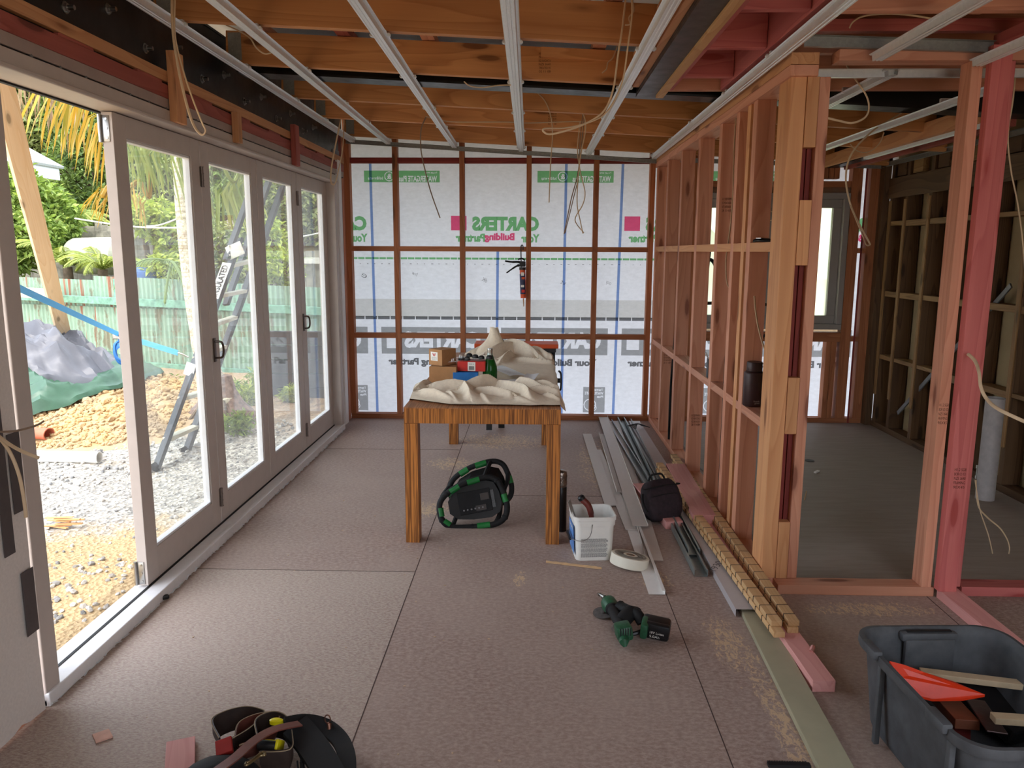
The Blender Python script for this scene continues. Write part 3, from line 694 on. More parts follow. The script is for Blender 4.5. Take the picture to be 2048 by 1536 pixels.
# pink framing between the beam and the partition
for k, (px, py) in enumerate(((1400, 155), (1460, 98), (1540, 22))):
    q = P(px, py, z=2.42); y = q.y
    b_ = bx('blocking', (.735, y-.045, 2.415), (.985, y, 2.60), PINKW)
    tag(b_, ['pink timber blocking high beside the black beam, nearest the cross beam', 'pink timber blocking beside the black beam, middle of the three', 'pink timber blocking beside the black beam, cut by the top of the photo'][k], 'timber block', 'pink blocking beside the steel beam')
c = bx('rim_joist', (.693, 1.0, 2.405), (.735, 4.39, 2.59), PINKW); tag(c, 'pink rim joist hard against the pale packer of the black beam', 'joist')
c = bx('rim_joist', (.987, 1.0, 2.405), (1.03, 4.39, 2.59), PINKW); tag(c, 'pink joist directly above the batten along the partition top plate', 'joist')
c = bx('rim_joist', (.70, 4.40, 2.41), (2.95, 4.445, 2.60), STUD); tag(c, 'orange joist in front of the black cross beam, right of the partition', 'joist')
for k, (y, mt, l) in enumerate(((3.72, STUD, 'brown joist over the second room just behind the doorway'), (4.05, STUD, 'brown joist over the second room between the doorway and the cross beam'), (2.45, STUD, 'dark joist over the doorway side at the top right corner'), (3.10, STUD, 'dark joist over the passage in front of the pink doorway'))):
    c = bx('ceiling_joist', (1.08, y-.0225, 2.43), (3.05, y+.0225, 2.60), mt); tag(c, l, 'joist')
for k, x in enumerate((1.30, 1.72, 2.3)):
    c = bx('ceiling_joist', (x, .9, 2.49), (x+.045, 3.35, 2.60), (REDW, STUD, PINKW)[k]); tag(c, ('dark red joist running towards the camera above the doorway, nearest the partition', 'brown joist running towards the camera above the doorway, middle one', 'pink joist running towards the camera above the pink post')[k], 'joist')

# ================================================================ roof over the joists
ceil = struct('ceiling', (0, 4, 2.8))
UL = wrapmat('roof_underlay', srgb(228, 224, 220), .25, False)
m = MB(); m.box((-.55, 4.0, ZC(-.55)+.285), (2.6, 9.4, .01), (0, R(2.98), 0)); m.build('roof_underlay', UL, ceil)
m = MB(); m.box((2.0, 4.0, 2.655), (2.5, 9.4, .018)); m.build('plywood_deck', wood('olive_plywood', srgb(150, 112, 62), srgb(108, 76, 38)), ceil)
m = MB(); m.box((0, 4.0, 2.95), (4.6, 9.6, .02)); m.build('roofing_sheet', wrapmat('roofing_sheet_plastic', srgb(190, 190, 188), .14, False), ceil)
for k in range(5):
    x = -1.5+.45*k; bx('purlin', (x, -.2, ZC(x)+.212), (x+.07, 8.2, ZC(x)+.256), PINKPACK if k % 2 else STUD, ceil)
m = MB()   # hexagonal wire netting under the roof
hx, hy = .055, .04
for i in range(36):
    for jq in range(18):
        x = -1.6+i*hx; y = 3.55+jq*hy*1.25+(hy*.62 if i % 2 else 0); z = ZC(x)+.262
        for a, b in (((0, 0), (hx*.35, 0)), ((hx*.35, 0), (hx, hy*.62)), ((hx*.35, 0), (hx, -hy*.62))):
            m.cyl((x+a[0], y+a[1], z), (x+b[0], y+b[1], z), .0011, n=3, cap=False)
m.build('wire_netting', GALVD, ceil, kind='stuff')

# ================================================================ metal ceiling battens
HAT = [(-.034, .026), (-.030, .022), (-.022, .022), (-.019, 0), (-.012, 0), (-.010, .0025), (-.005, .0025), (-.003, 0), (.003, 0), (.005, .0025), (.010, .0025), (.012, 0), (.019, 0), (.022, .022), (.030, .022), (.034, .026)]
blab = ['pale metal ceiling batten nearest the glass doors, along the black bolted beam', 'metal ceiling batten, second from the glass doors', 'metal ceiling batten, third from the glass doors, left of the middle one',
        'metal ceiling batten over the middle of the room, nearly upright in the photo', 'metal ceiling batten left of the black beam that runs towards the camera', 'metal ceiling batten along the top of the timber partition']
for (xf, xn, l) in zip((-1.60, -1.285, -.702, -.117, .475, 1.045), (-1.535, -1.21, -.66, -.095, .47, 1.02), blab):
    t = thing('ceiling_batten', l, 'ceiling batten', ((xf+xn)/2, 5, ZC(xf)), 'metal ceiling battens over the main room')
    ya, yb = 1.2, 7.08
    xa = xn+(xn-xf)*(3.0-ya)/4.05; a = Vector((xa, ya, ZC(xa)-.002)); b = Vector((xf, yb, ZC(xf)-.002))
    m = MB(); m.prism(HAT, a, b, thick=.0012); m.build('channel', GALV, t)
    for yy in [2.75]+JY[:]:
        f_ = (yy-.04-ya)/(yb-ya); c = a.lerp(b, f_); cm = MB()
        for sx in (-1, 1):
            cm.box((c.x+sx*.036, c.y, c.z+.024), (.012, .022, .016), bev=.003); cm.cyl((c.x+sx*.04, c.y-.012, c.z+.022), (c.x+sx*.04, c.y+.004, c.z+.022), .005, n=8)
        cm.box((c.x, c.y+.005, c.z+.035), (.05, .02, .018)); cm.build('clip', GALV, t, smooth=True)
rooms = [(1.56, 3.62, 4.9, 'metal batten low over the second room, seen through the doorway, with a free bent end'), (2.11, 3.75, 6.9, 'long metal batten crossing the view over the second room'), (2.56, 4.7, 6.3, 'metal batten over the second room nearest the old stud wall'),
         (1.395, .9, 3.40, 'metal batten over the passage above the doorway, left one'), (1.80, .9, 3.40, 'metal batten over the passage ending above the pink post')]
for x, y0, y1, l in rooms:
    t = thing('ceiling_batten', l, 'ceiling batten', (x, (y0+y1)/2, ZC(x)), 'metal ceiling battens right of the partition')
    m = MB(); m.prism(HAT, (x, y0, ZC(x)-.012), (x, y1, ZC(x)-.012), thick=.0012); m.build('channel', GALV, t)
    m = MB(); m.box((x, y0+.5, ZC(x)+.022), (.06, .02, .03), bev=.003); m.build('clip', GALV, t)
# perimeter channels
def channel(l, a, b, h=.036, up=(0, 0, 1), mat=GALVD, side=1):
    m = MB(); m.prism([(side*.022, h), (0, h-.001), (0, 0), (side*.022, 0)], a, b, up=up, thick=.0012)
    o = m.build('perimeter_channel', mat); tag(o, l, 'metal channel'); return o
channel('dull metal wall channel across the studs of the far wall under the joists', (-1.67, 7.115, ZC(-1.67)-.01), (1.08, 7.115, ZC(1.08)-.035))
channel('metal channel along the far wall of the second room', (1.2, 7.12, 2.335), (3.03, 7.12, 2.28))
channel('metal channel along the top of the old stud wall', (3.05, 7.1, 2.29), (3.05, 3.6, 2.29))
channel('metal channel fixed over the doorway on the camera side', (1.10, 3.413, 2.385), (1.93, 3.413, 2.357), h=.045)
channel('bright metal channel over the doorway on the far side', (1.22, 3.66, 2.315), (2.9, 3.66, 2.315), mat=GALV)

# ================================================================ timber partition
wp = struct('wall_partition', (1.14, 5.3, 0))
XA, XB = 1.085, 1.178
bx('bottom_plate', (XA, 3.50, 0), (XB, 7.15, .045), STUD, wp)
bx('top_plate', (XA-.012, 3.48, 2.335), (XB+.012, 7.15, 2.382), STUD_O, wp); bx('top_plate', (XA-.012, 3.48, 2.288), (XB+.012, 7.15, 2.333), STUD, wp)
PS = [7.14, 6.603, 5.998, 5.384, 4.789, 4.396, 4.178, 4.073]
for i, y in enumerate(PS):
    w_ = .07 if i not in (5, 6) else .06
    st_ = bx('stud', (XA, y-w_, .045), (XB, y, 2.288), (STUD, STUD, STUD, STUD, STUD, STUD, STUD_O, STUD)[i], wp)
    if i in (1, 3, 4):
        sm = MB(); z0 = {1: .62, 3: .36, 4: 1.78}[i]
        for k in range(4): text_mb(sm, ('H1.2 SG8 FRAMING', 'KD 90X45 BOR 02', 'NZS 3640 RADIATA', '28 11 4.8M')[k], wallmat(XA+.018, y-w_-.001, z0+.075-k*.022), .06, .015, None, 0)
        sm.build('timber_stamp', MATS['stamp_ink'], st_)
pl = [(7.07, 6.603), (6.533, 5.998), (5.928, 5.384), (5.314, 4.789), (4.719, 4.396), (4.336, 4.178), (4.118, 4.073), (4.003, 3.665)]
for a, b in pl:
    bx('nogging', (XA, b, 1.558), (XB, a, 1.603), STUD_O, wp)
    bx('nogging', (XA+.001, b, .735), (XB, a, .78), STUD, wp)
# end post of the partition: doubled studs with packers between
bx('end_stud', (XA, 3.50, .045), (1.15, 3.665, 2.288), STUD_O, wp)
bx('end_stud', (1.205, 3.50, .045), (1.25, 3.59, 2.288), STUD, wp)
bx('recessed_stud', (1.155, 3.54, .045), (1.178, 3.585, 2.288), REDW, wp); bx('recessed_stud', (1.182, 3.54, .045), (1.204, 3.60, 2.288), REDW, wp)
for z0, z1 in ((2.0, 2.288), (1.50, 1.78), (.74, 1.0), (.045, .32)):
    bx('packer', (1.152, 3.495, z0), (1.203, 3.545, z1), STUD_O, wp)
m = MB(); m.cyl((1.178, 4.0, 1.365), (XA+.05, 4.0, 1.365), .016)

# ================================================================ cross wall with doorway and the pink frame
wc = struct('wall_cross', (1.6, 3.46, 0))
bx('bottom_plate', (1.14, 3.42, 0), (1.85, 3.51, .045), STUD, wc)
bx('top_plate', (1.25, 3.42, 2.335), (3.05, 3.51, 2.38), STUD, wc)
bx('header', (1.08, 3.43, 2.452), (3.05, 3.475, 2.50), PINKW, wc)
s1 = bx('stud', (1.79, 3.42, .045), (1.835, 3.51, 2.335), STUD, wc)
s2 = bx('pink_post', (1.845, 3.374, .045), (1.925, 3.418, 2.385), PINKW, wc); bx('stud', (1.93, 3.43, .045), (1.972, 3.52, 2.335), PINKW, wc)
bx('bottom_plate', (1.86, 1.6, 0), (1.952, 3.415, .045), PALEPINK, wc)
bx('bottom_plate', (1.98, 3.43, 0), (3.05, 3.52, .045), PINKW, wc)
bx('top_plate', (1.865, 1.2, 2.385), (1.96, 3.42, 2.43), PINKW, wc)
for o_, z0, x0 in ((s1, .80, 1.792), (s2, .52, 1.862)):
    sm = MB(); yy = (3.4195 if o_ is s1 else 3.373)
    for k in range(5): text_mb(sm, ('H1.2 SG8', 'BOR 02 KD', 'NZS 3640', 'FRAMING', '90X45')[k], wallmat(x0, yy, z0+.09-k*.02), .05, .013, None, 0) if o_ is s2 else text_mb(sm, ('H1.2 SG8', 'BOR 02 KD', 'NZS 3640', 'FRAMING', '90X45')[k], wallmat(x0, yy, z0+.09-k*.02), .04, .013, None, 0)
    sm.build('timber_stamp', MATS['stamp_ink'], o_)

# ================================================================ old stud wall on the right
wr = struct('wall_right', (3.12, 5, 0))
m = MB(); m.box((3.235, 4.6, 1.35), (.01, 5.6, 2.7)); m.build('cream_lining', CREAM, wr)
bx('bottom_plate', (3.10, 3.4, 0), (3.21, 7.15, .05), OLDW, wr)
RS = [7.05, 6.77, 6.37, 5.93, 5.50, 5.10, 4.70, 4.30]
for y in RS: bx('old_stud', (3.10, y-.05, .05), (3.22, y, 2.33), OLDW, wr); bx('old_batten', (3.088, y-.045, .3), (3.10, y-.005, 2.0), OLDW2, wr)
for z, d in ((1.80, 0), (1.20, 0), (.64, 0)):
    for a, b in zip(RS[:-1], RS[1:]):
        bx('old_nogging', (3.10, b, z-.022+rnd.uniform(-.02, .02)), (3.20, a-.05, z+.025), OLDW2, wr)
bx('old_rail', (3.085, 3.5, 2.02), (3.10, 7.10, 2.19), OLDW, wr)
for k, y in enumerate(RS): bx('old_block', (3.10, y-.26, 2.20), (3.15, y-.10, 2.32), OLDW2 if k % 2 else OLDW, wr)
beam('strap_brace', (3.14, 5.25, 1.35), (3.14, 6.65, .2), .012, .035, GREYP, wr, up=(0, 1, 1))
bx('corner_board', (3.04, 7.06, .0), (3.10, 7.15, 2.6), OLDW, wr)
bx('edge_stud', (2.915, 7.14, 0), (2.93, 7.15, 2.5), REDW, wr)
# rear part of the house the photographer stands in: outer side walls, for the light
m = MB(); m.box((3.3, 1.3, 1.4), (.1, 5, 2.9)); m.build('rear_side_wall', CREAM, wr)
m = MB(); m.box((-1.80, .1, 1.4), (.1, 2.4, 2.9)); m.build('rear_side_wall', CREAM, wl)
m = MB(); m.box((-.55, -1.25, 1.4), (2.6, .1, 2.9)); m.box((2.9, -1.25, 1.4), (.8, .1, 2.9)); m.build('rear_light_blocker', CREAM, wl)  # unseen partial back wall, added to cut the daylight from behind
m = MB(); m.box((-2.35, 4.0, 2.78), (1.0, 9.2, .06)); m.build('eave', GREYPLATE, ceil)
# ================================================================ OUTSIDE
GZ = -.15
def dirt_mat():
    t = NT('gravel_and_clay'); v = t.coord(); vo = t.n('TexVoronoi'); vo.inputs['Scale'].default_value = 42; t.l(v, vo.inputs['Vector'])
    g = t.mix(vo.outputs['Color'], srgb(196, 190, 180), srgb(150, 150, 150), 'MIX')
    vb = t.n('RGBToBW'); t.l(vo.outputs['Color'], vb.inputs[0])
    g = t.ramp(vb.outputs[0], [(.2, srgb(130, 128, 124)), (.5, srgb(166, 160, 150)), (.8, srgb(202, 196, 184))])
    n1 = t.noise(v, .9, 5, .7); n2 = t.noise(v, 30, 5, .7)
    clay = t.mix(n2, srgb(168, 138, 98), srgb(196, 172, 134))
    sep = t.n('SeparateXYZ'); t.l(v, sep.inputs[0])
    near = t.n('MapRange'); near.inputs[1].default_value = 4.9; near.inputs[2].default_value = 4.0; t.l(sep.outputs[1], near.inputs[0])
    f = t.math('ADD', t.math('MULTIPLY', n1, .9), t.math('MULTIPLY', near.outputs[0], .32))
    col = t.mix(t.ramp(f, [(.50, (0, 0, 0, 1)), (.64, (1, 1, 1, 1))]), g, clay)
    far = t.n('MapRange'); far.inputs[1].default_value = 6.6; far.inputs[2].default_value = 8.0; t.l(sep.outputs[1], far.inputs[0])
    col = t.mix(t.math('MULTIPLY', far.outputs[0], .8), col, t.mix(n2, srgb(150, 116, 84), srgb(190, 158, 120)))
    b = t.math('ADD', vo.outputs['Distance'], t.math('MULTIPLY', n2, .8))
    return t.done(t.bsdf(col, .9, 0, .2, bump=b, bstr=.8, bdist=.02))
DIRT = dirt_mat()
def gh(x, y):
    h = GZ+.03*noise3(x, y, 1, 1.6)+.012*noise3(x, y, 4, 9)
    h += max(0, min(1, (y-7.5)/2.5))*.12
    h += .12*math.exp(-((x+3.0)**2/.5+(y-7.5)**2/.8))
    return h
def grid(name, x0, x1, y0, y1, st, hf, mat, **kw):
    nx = int((x1-x0)/st)+1; ny = int((y1-y0)/st)+1; vs = []
    for i in range(nx):
        for j in range(ny):
            x = x0+i*st; y = y0+j*st; vs.append((x, y, hf(x, y)))
    fs = [(i*ny+j, (i+1)*ny+j, (i+1)*ny+j+1, i*ny+j+1) for i in range(nx-1) for j in range(ny-1)]
    m = MB(); m.add(vs, fs); return m.build(name, mat, smooth=True, origin=(0, 0, 0), **kw)
grid('ground', -14, -1.80, -3, 14, .10, gh, DIRT, kind='structure')
m = MB(); m.add([(-60, -20, -.4), (60, -20, -.4), (60, 60, -.4), (-60, 60, -.4)], [(0, 1, 2, 3)]); m.build('ground_beyond', DIRT, origin=(0, 0, 0), kind='structure')
# gravel stones near the door
m = MB(); r_ = random.Random(11)
_b = bmesh.new(); bmesh.ops.create_icosphere(_b, subdivisions=1, radius=1.0); _b.verts.index_update(); ico = [tuple(v.co) for v in _b.verts]; icf = [tuple(v.index for v in f.verts) for f in _b.faces]; _b.free()
def stones(m, n, xr, yr, smin, smax, hf=gh, flt=None):
    for _ in range(n):
        x = r_.uniform(*xr); y = r_.uniform(*yr)
        if flt and not flt(x, y): continue
        s_ = r_.uniform(smin, smax); T = Matrix.Translation((x, y, hf(x, y)+s_*.2)) @ Euler((r_.uniform(-.6, .6), r_.uniform(-.6, .6), r_.uniform(0, 6))).to_matrix().to_4x4()
        m.add([(p[0]*s_*(k := r_.uniform(.72, 1.12)), p[1]*s_*k, p[2]*s_*.72*k) for p in ico], icf, T)
stones(m, 5200, (-6.5, -1.9), (3.3, 7.4), .006, .022, flt=lambda x, y: noise3(x, y, 9, 1.3) > -.25 or r_.random() < .2)
t = NT('loose_stone'); oi = t.n('NewGeometry'); col = t.ramp(oi.outputs['Random Per Island'], [(0, srgb(116, 116, 116)), (.5, srgb(164, 158, 150)), (1, srgb(206, 202, 192))]); STONE = t.done(t.bsdf(col, .85, 0, .2))
m.build('gravel', STONE, label='loose pale grey gravel scattered over the yard outside the doors', cat='gravel', kind='stuff')
# heap of clods
def clod_mat():
    t = NT('orange_clay_clods'); v = t.coord(); n = t.noise(v, 2.2, 4, .6); n2 = t.noise(v, 26, 5, .7)
    a = t.mix(t.ramp(n, [(.42, (0, 0, 0, 1)), (.6, (1, 1, 1, 1))]), srgb(158, 134, 112), srgb(198, 158, 100)); a = t.mix(n2, a, srgb(196, 172, 134))
    return t.done(t.bsdf(a, .95, 0, .1, bump=n2, bstr=.7, bdist=.02))
CLAY = clod_mat()
def hh(x, y):
    h = .42*math.exp(-((x+4.55)**2/1.2+(y-8.0)**2/.75))+.36*math.exp(-((x+5.6)**2/1.0+(y-8.2)**2/.8))+.13*math.exp(-((x+3.9)**2/.5+(y-7.0)**2/.28))
    return gh(x, y)-.03+h+.035*h*noise3(x, y, 2, 6)*3
m = MB()
st = .06; nx, ny = 72, 56; vs = []
for i in range(nx):
    for j in range(ny):
        x = -7.4+i*st; y = 6.2+j*st; vs.append((x, y, hh(x, y)))
m.add(vs, [(i*ny+j, (i+1)*ny+j, (i+1)*ny+j+1, i*ny+j+1) for i in range(nx-1) for j in range(ny-1)])
stones(m, 7500, (-7, -3.2), (6.3, 9.2), .010, .034, hf=hh, flt=lambda x, y: hh(x, y)-gh(x, y) > .02)
stones(m, 420, (-7, -3.2), (6.4, 9.0), .035, .06, hf=hh, flt=lambda x, y: hh(x, y)-gh(x, y) > .10)
m.build('soil_heap', CLAY, label='heap of orange and grey clay clods in front of the tarpaulin', cat='soil', kind='stuff')

# corrugated fence
FA, FB = Vector((-.9, 9.12, 0)), Vector((-12.5, 13.05, 0)); FD = (FB-FA).normalized(); FN = Vector((FD.y, -FD.x, 0))
if FN.y > 0: FN = -FN
def fz(s): return 1.07+.016*s
def rust_mat():
    t = NT('green_corrugated_iron'); v = t.coord(); n = t.noise(t.coord(scale=(1, 1, .35)), 5, 6, .75); n2 = t.noise(t.coord(scale=(1, 1, .15)), 22, 4, .7)
    a = t.mix(t.ramp(n2, [(.3, (0, 0, 0, 1)), (.7, (1, 1, 1, 1))]), srgb(122, 148, 128), srgb(148, 172, 150))
    a = t.mix(t.ramp(n, [(.52, (0, 0, 0, 1)), (.6, (1, 1, 1, 1))]), a, srgb(122, 120, 100))
    sep = t.n('SeparateXYZ'); t.l(v, sep.inputs[0]); lf = t.n('MapRange'); lf.inputs[1].default_value = -5.2; lf.inputs[2].default_value = -6.0; t.l(sep.outputs[0], lf.inputs[0])
    n3 = t.noise(t.coord(scale=(9, 3, .35)), 1.1, 3, .6)
    a = t.mix(t.math('MULTIPLY', t.ramp(n3, [(.60, (0, 0, 0, 1)), (.64, (.8, .8, .8, 1))]), lf.outputs[0]), a, srgb(146, 74, 52))
    return t.done(t.bsdf(a, .7, .0, .3, bump=n, bstr=.2))
RUST = rust_mat()
GREENW = plain('green_painted_rail', srgb(116, 158, 136), .75, var=.25, vs=14, bstr=.4)
t = thing('corrugated_fence', 'green painted corrugated iron fence with rust patches at the back of the yard', 'fence', (FA+FB)/2)
L = (FB-FA).length; k = 0; s0 = 0.0
while s0 < L:
    s1 = min(L, s0+1.9)
    for lo, hi, off in ((-.25, .76, .0), (.72, None, .035)):
        m = MB(); n = int((s1-s0)/.0095); vs = []
        for i in range(n+1):
            s_ = s0+(s1-s0)*i/n; w_ = .011*math.sin(s_*2*math.pi/.076)
            p = FA+FD*s_+FN*(off*-1+w_+.004*k % .01); top = (hi if hi else fz(s_)+(.03*((k*7) % 3-1)))
            for z in (lo, (lo+top)/2, top): vs.append((p.x, p.y, z))
        m.add(vs, [(3*i+j, 3*i+3+j, 3*i+4+j, 3*i+1+j) for i in range(n) for j in range(2)])
        m.build('iron_sheet', RUST, t, smooth=True, origin=(0, 0, 0))
    k += 1; s0 = s1-.04 if s1 < L else L
beam('rail', FA+FN*.05+Vector((0, 0, .79)), FB+FN*.05+Vector((0, 0, .93)), .05, .10, GREENW, t)
beam('rail', FA+FN*.05+Vector((0, 0, -.06)), FB+FN*.05+Vector((0, 0, .02)), .05, .10, GREENW, t)
for s_ in (1.2, 3.1, 5.2, 7.3, 9.4): p = FA+FD*s_; beam('post', (p.x, p.y+.08, -.2), (p.x, p.y+.08, fz(s_)), .09, .09, GREENW, t, up=(0, 1, 0))
p = FA+FD*1.55+FN*.09; beam('post', (p.x, p.y, -.2), (p.x, p.y, .78), .09, .07, GREENW, t, up=(0, 1, 0))
# grey paling fence on the bank
PAL = wood('weathered_paling', srgb(176, 170, 158), srgb(118, 112, 100), knots=False)
t = thing('paling_fence', 'weathered grey paling fence on the bank behind the green fence', 'fence', (-7, 13.8, .6)); r2 = random.Random(5)
def palings(xa, xb, ya, yb, zt0, zt1, hgt):
    n = int(abs(xb-xa)/.13); m = MB()
    for i in range(n):
        f = i/n; x = xa+(xb-xa)*f; y = ya+(yb-ya)*f; zt = zt0+(zt1-zt0)*f+r2.uniform(-.03, .03)
        m.box((x, y+r2.uniform(-.01, .01), zt-hgt/2), (.12, .02, hgt), (0, r2.uniform(-.02, .02), 0))
    return m
LICH = plain('lichened_paling', srgb(150, 144, 128), .9, var=.35, vs=7, bstr=.5)
palings(-11.5, -5.2, 14.2, 13.6, 2.0, 1.98, 1.7).build('palings', LICH, t); palings(-5.0, -1.0, 13.4, 13.0, 1.55, 1.50, 1.3).build('palings', LICH, t)
beam('rail', (-11.5, 14.1, 1.86), (-5.2, 13.5, 1.80), .05, .1, LICH, t); beam('rail', (-5.0, 13.3, 1.40), (-1.0, 12.9, 1.36), .05, .1, plain('pale_capping', srgb(206, 200, 186), .8), t)
beam('post', (-5.1, 13.3, .2), (-5.1, 13.3, 2.05), .12, .12, LICH, t, up=(0, 1, 0))
# bank behind the fence
def bank(x, y): return .35+max(0, (y-11.2))*.28+.12*noise3(x, y, 3, 1.1)+(-.6 if y < 10.8 else 0)
m = MB(); st = .4; vs = []; nx, ny = 70, 60
for i in range(nx):
    for j in range(ny):
        x = -24+i*st; y = 9.9+j*st
        base = FA.y+(x-FA.x)*(FD.y/FD.x)
        vs.append((x, y, -.3 if y < base+.25 else .3+(y-base)*.20+.1*noise3(x, y, 3, .9)))
m.add(vs, [(i*ny+j, (i+1)*ny+j, (i+1)*ny+j+1, i*ny+j+1) for i in range(nx-1) for j in range(ny-1)])
m.build('bank_ground', plain('leafy_soil', srgb(92, 84, 56), .95, var=.4, vs=3, bstr=.5), kind='structure', origin=(0, 0, 0), smooth=True)

# ---------------------------------------------------------------- plants
def leafmat(name, c1, c2, c3=None, sc=1.4):
    t = NT(name); g = t.n('NewGeometry'); v = t.coord(); n = t.noise(v, sc, 3)
    f = t.math('ADD', t.math('MULTIPLY', g.outputs['Random Per Island'], .6), t.math('MULTIPLY', n, .5))
    st = [(.2, c1), (.8, c2)]+([(.97, c3)] if c3 else []); col = t.ramp(f, st)
    d = t.n('BsdfPrincipled'); t.l(col, d.inputs['Base Color']); d.inputs['Roughness'].default_value = .45; d.inputs['Specular IOR Level'].default_value = .35
    tl = t.n('BsdfTranslucent'); t.l(t.mix(.5, col, srgb(220, 230, 90), 'MULTIPLY'), tl.inputs[0])
    m = t.n('MixShader'); m.inputs[0].default_value = .38; t.l(d.outputs[0], m.inputs[1]); t.l(tl.outputs[0], m.inputs[2]); return t.done(m.outputs[0])
LV_D = leafmat('dark_foliage', srgb(74, 96, 50), srgb(140, 160, 88), srgb(196, 206, 140))
LV_O = leafmat('olive_foliage', srgb(98, 110, 64), srgb(176, 182, 112), srgb(214, 216, 160))
LV_Y = leafmat('sunny_foliage', srgb(130, 150, 66), srgb(196, 204, 100), srgb(228, 224, 140))
LV_G = leafmat('glossy_green_foliage', srgb(92, 122, 56), srgb(172, 190, 98), srgb(218, 222, 150))
LV_P = leafmat('palm_frond_green', srgb(110, 134, 60), srgb(178, 184, 96))
LV_A = leafmat('palm_frond_amber', srgb(138, 136, 52), srgb(214, 166, 66), srgb(224, 190, 110), 3)
LV_B = leafmat('dead_frond', srgb(126, 100, 78), srgb(190, 164, 132))
BARK = plain('rough_bark', srgb(104, 88, 70), .95, var=.3, vs=12, bstr=.6)
def leaves(m, blobs, n, size, rr, asp=.45, shell=.55):
    tot = sum(b[3]*b[4]*b[5] for b in blobs)
    for (cx, cy, cz, rx, ry, rz) in blobs:
        k = int(n*rx*ry*rz/tot)
        for _ in range(k):
            u = rr.uniform(-1, 1); a = rr.uniform(0, 2*math.pi); q = math.sqrt(1-u*u); rad = shell+(1-shell)*rr.random()**.5
            lump = 1+.22*noise3(q*math.cos(a)*2.2+cx, q*math.sin(a)*2.2, u*2.2+cz)
            p = Vector((cx+rx*rad*lump*q*math.cos(a), cy+ry*rad*lump*q*math.sin(a), cz+rz*rad*lump*u))
            s_ = size*rr.uniform(.6, 1.35); T = Matrix.Translation(p) @ Euler((rr.uniform(-1, 1), rr.uniform(-1, 1), rr.uniform(0, 6.28))).to_matrix().to_4x4()
            m.add([(0, 0, 0), (s_*.5, s_*asp*.5, s_*.06), (s_, 0, -s_*.12), (s_*.5, -s_*asp*.5, s_*.06)], [(0, 1, 2), (0, 2, 3)], T)
def plant(name, label, cat, base, blobs, n, size, mat, group=None, trunk=.06, seed=1, asp=.45, shell=.55):
    rr = random.Random(seed); t = thing(name, label, cat, base, group); m = MB(); leaves(m, blobs, n, size, rr, asp, shell); m.build('foliage', mat, t, origin=base)
    m = MB()
    for (cx, cy, cz, rx, ry, rz) in blobs:
        a = Vector(base); c = Vector((cx, cy, cz)); mid = a.lerp(c, .5)+Vector((rr.uniform(-.1, .1)*rx, 0, .1*rz))
        m.tube([a, mid, c], [trunk, trunk*.75, trunk*.4], 7)
        for _ in range(5):
            d = Vector((rr.uniform(-1, 1)*rx, rr.uniform(-1, 1)*ry, rr.uniform(-.3, 1)*rz))*.8; m.tube([c.lerp(a, .2), c+d*.5, c+d], [trunk*.35, trunk*.2, trunk*.1], 5)
    m.build('trunk', BARK, t, smooth=True); return t
def blob(px, py, Y, rp, ry=None, dy=.8):
    c = P(px, py, y=Y); k = Y/F_PX; return (c.x, Y, c.z, rp*k, dy*rp*k, (ry or rp)*k)
plant('citrus_bush', 'glossy bright green bush behind the fence at the left edge of the opening', 'bush', (-9.3, 13.0, .7), [blob(20, 390, 12.8, 80, 60), blob(45, 470, 12.6, 75, 60), blob(100, 440, 13.2, 60, 70), blob(10, 520, 12.4, 50, 40)], 9000, .12, LV_G, seed=2)
plant('tree', 'tall olive green tree filling the left of the open doorway', 'tree', (-12.5, 18, .9), [blob(40, 230, 18, 110, 110), blob(130, 300, 18.5, 110, 120), blob(0, 120, 18, 110, 90), blob(120, 160, 19, 120, 90)], 20000, .16, LV_O, 'trees on the bank', .16, 3)
plant('tree', 'dense dark tree seen between the palm fronds and the first door leaf', 'tree', (-10.5, 17, .9), [blob(200, 340, 17, 95, 110), blob(190, 230, 17.5, 100, 90), blob(215, 430, 16.5, 60, 60)], 15000, .13, LV_D, 'trees on the bank', .16, 4)
plant('tree', 'sunlit tree seen through the top of the first door leaf', 'tree', (-8.5, 18, .9), [blob(300, 300, 18, 80, 110), blob(330, 380, 17, 70, 80), blob(290, 200, 18, 80, 80)], 11000, .14, LV_O, 'trees on the bank', .14, 5)
plant('tree', 'grey green tree seen through the second door leaf', 'tree', (-6.5, 17.5, .9), [blob(430, 330, 17.5, 80, 110), blob(470, 430, 17, 80, 70), blob(450, 220, 18, 90, 80)], 11000, .14, LV_D, 'trees on the bank', .14, 6)
plant('tree', 'tree with bare twigs seen through the third and fourth door leaves', 'tree', (-4.8, 17, .9), [blob(570, 390, 17, 80, 90), blob(640, 420, 17, 70, 80), blob(590, 300, 18, 100, 80), blob(700, 380, 17, 80, 120)], 11000, .15, LV_O, 'trees on the bank', .14, 7)
plant('background_tree', 'dark band of distant trees on the hill', 'tree', (-10, 24, 1), [blob(100, 150, 25, 260, 170), blob(330, 250, 25, 220, 200), blob(560, 330, 25, 220, 180), blob(-60, 350, 25, 170, 190), blob(260, 60, 25, 260, 120)], 24000, .30, LV_D, None, .2, 8, shell=.35)
plant('shrub', 'sunny yellow green shrub behind the first door leaf', 'shrub', (-6.0, 12.2, .6), [blob(310, 440, 11.8, 50, 40), blob(350, 480, 11.8, 45, 45), blob(330, 540, 11.4, 50, 30), blob(280, 420, 12, 30, 24)], 2600, .12, LV_Y, seed=9)
plant('shrub', 'small yellow green shrub behind the third door leaf', 'shrub', (-3.9, 11.4, .6), [blob(545, 480, 11.4, 28, 40), blob(570, 540, 11.2, 34, 40)], 1100, .11, LV_Y, seed=10)
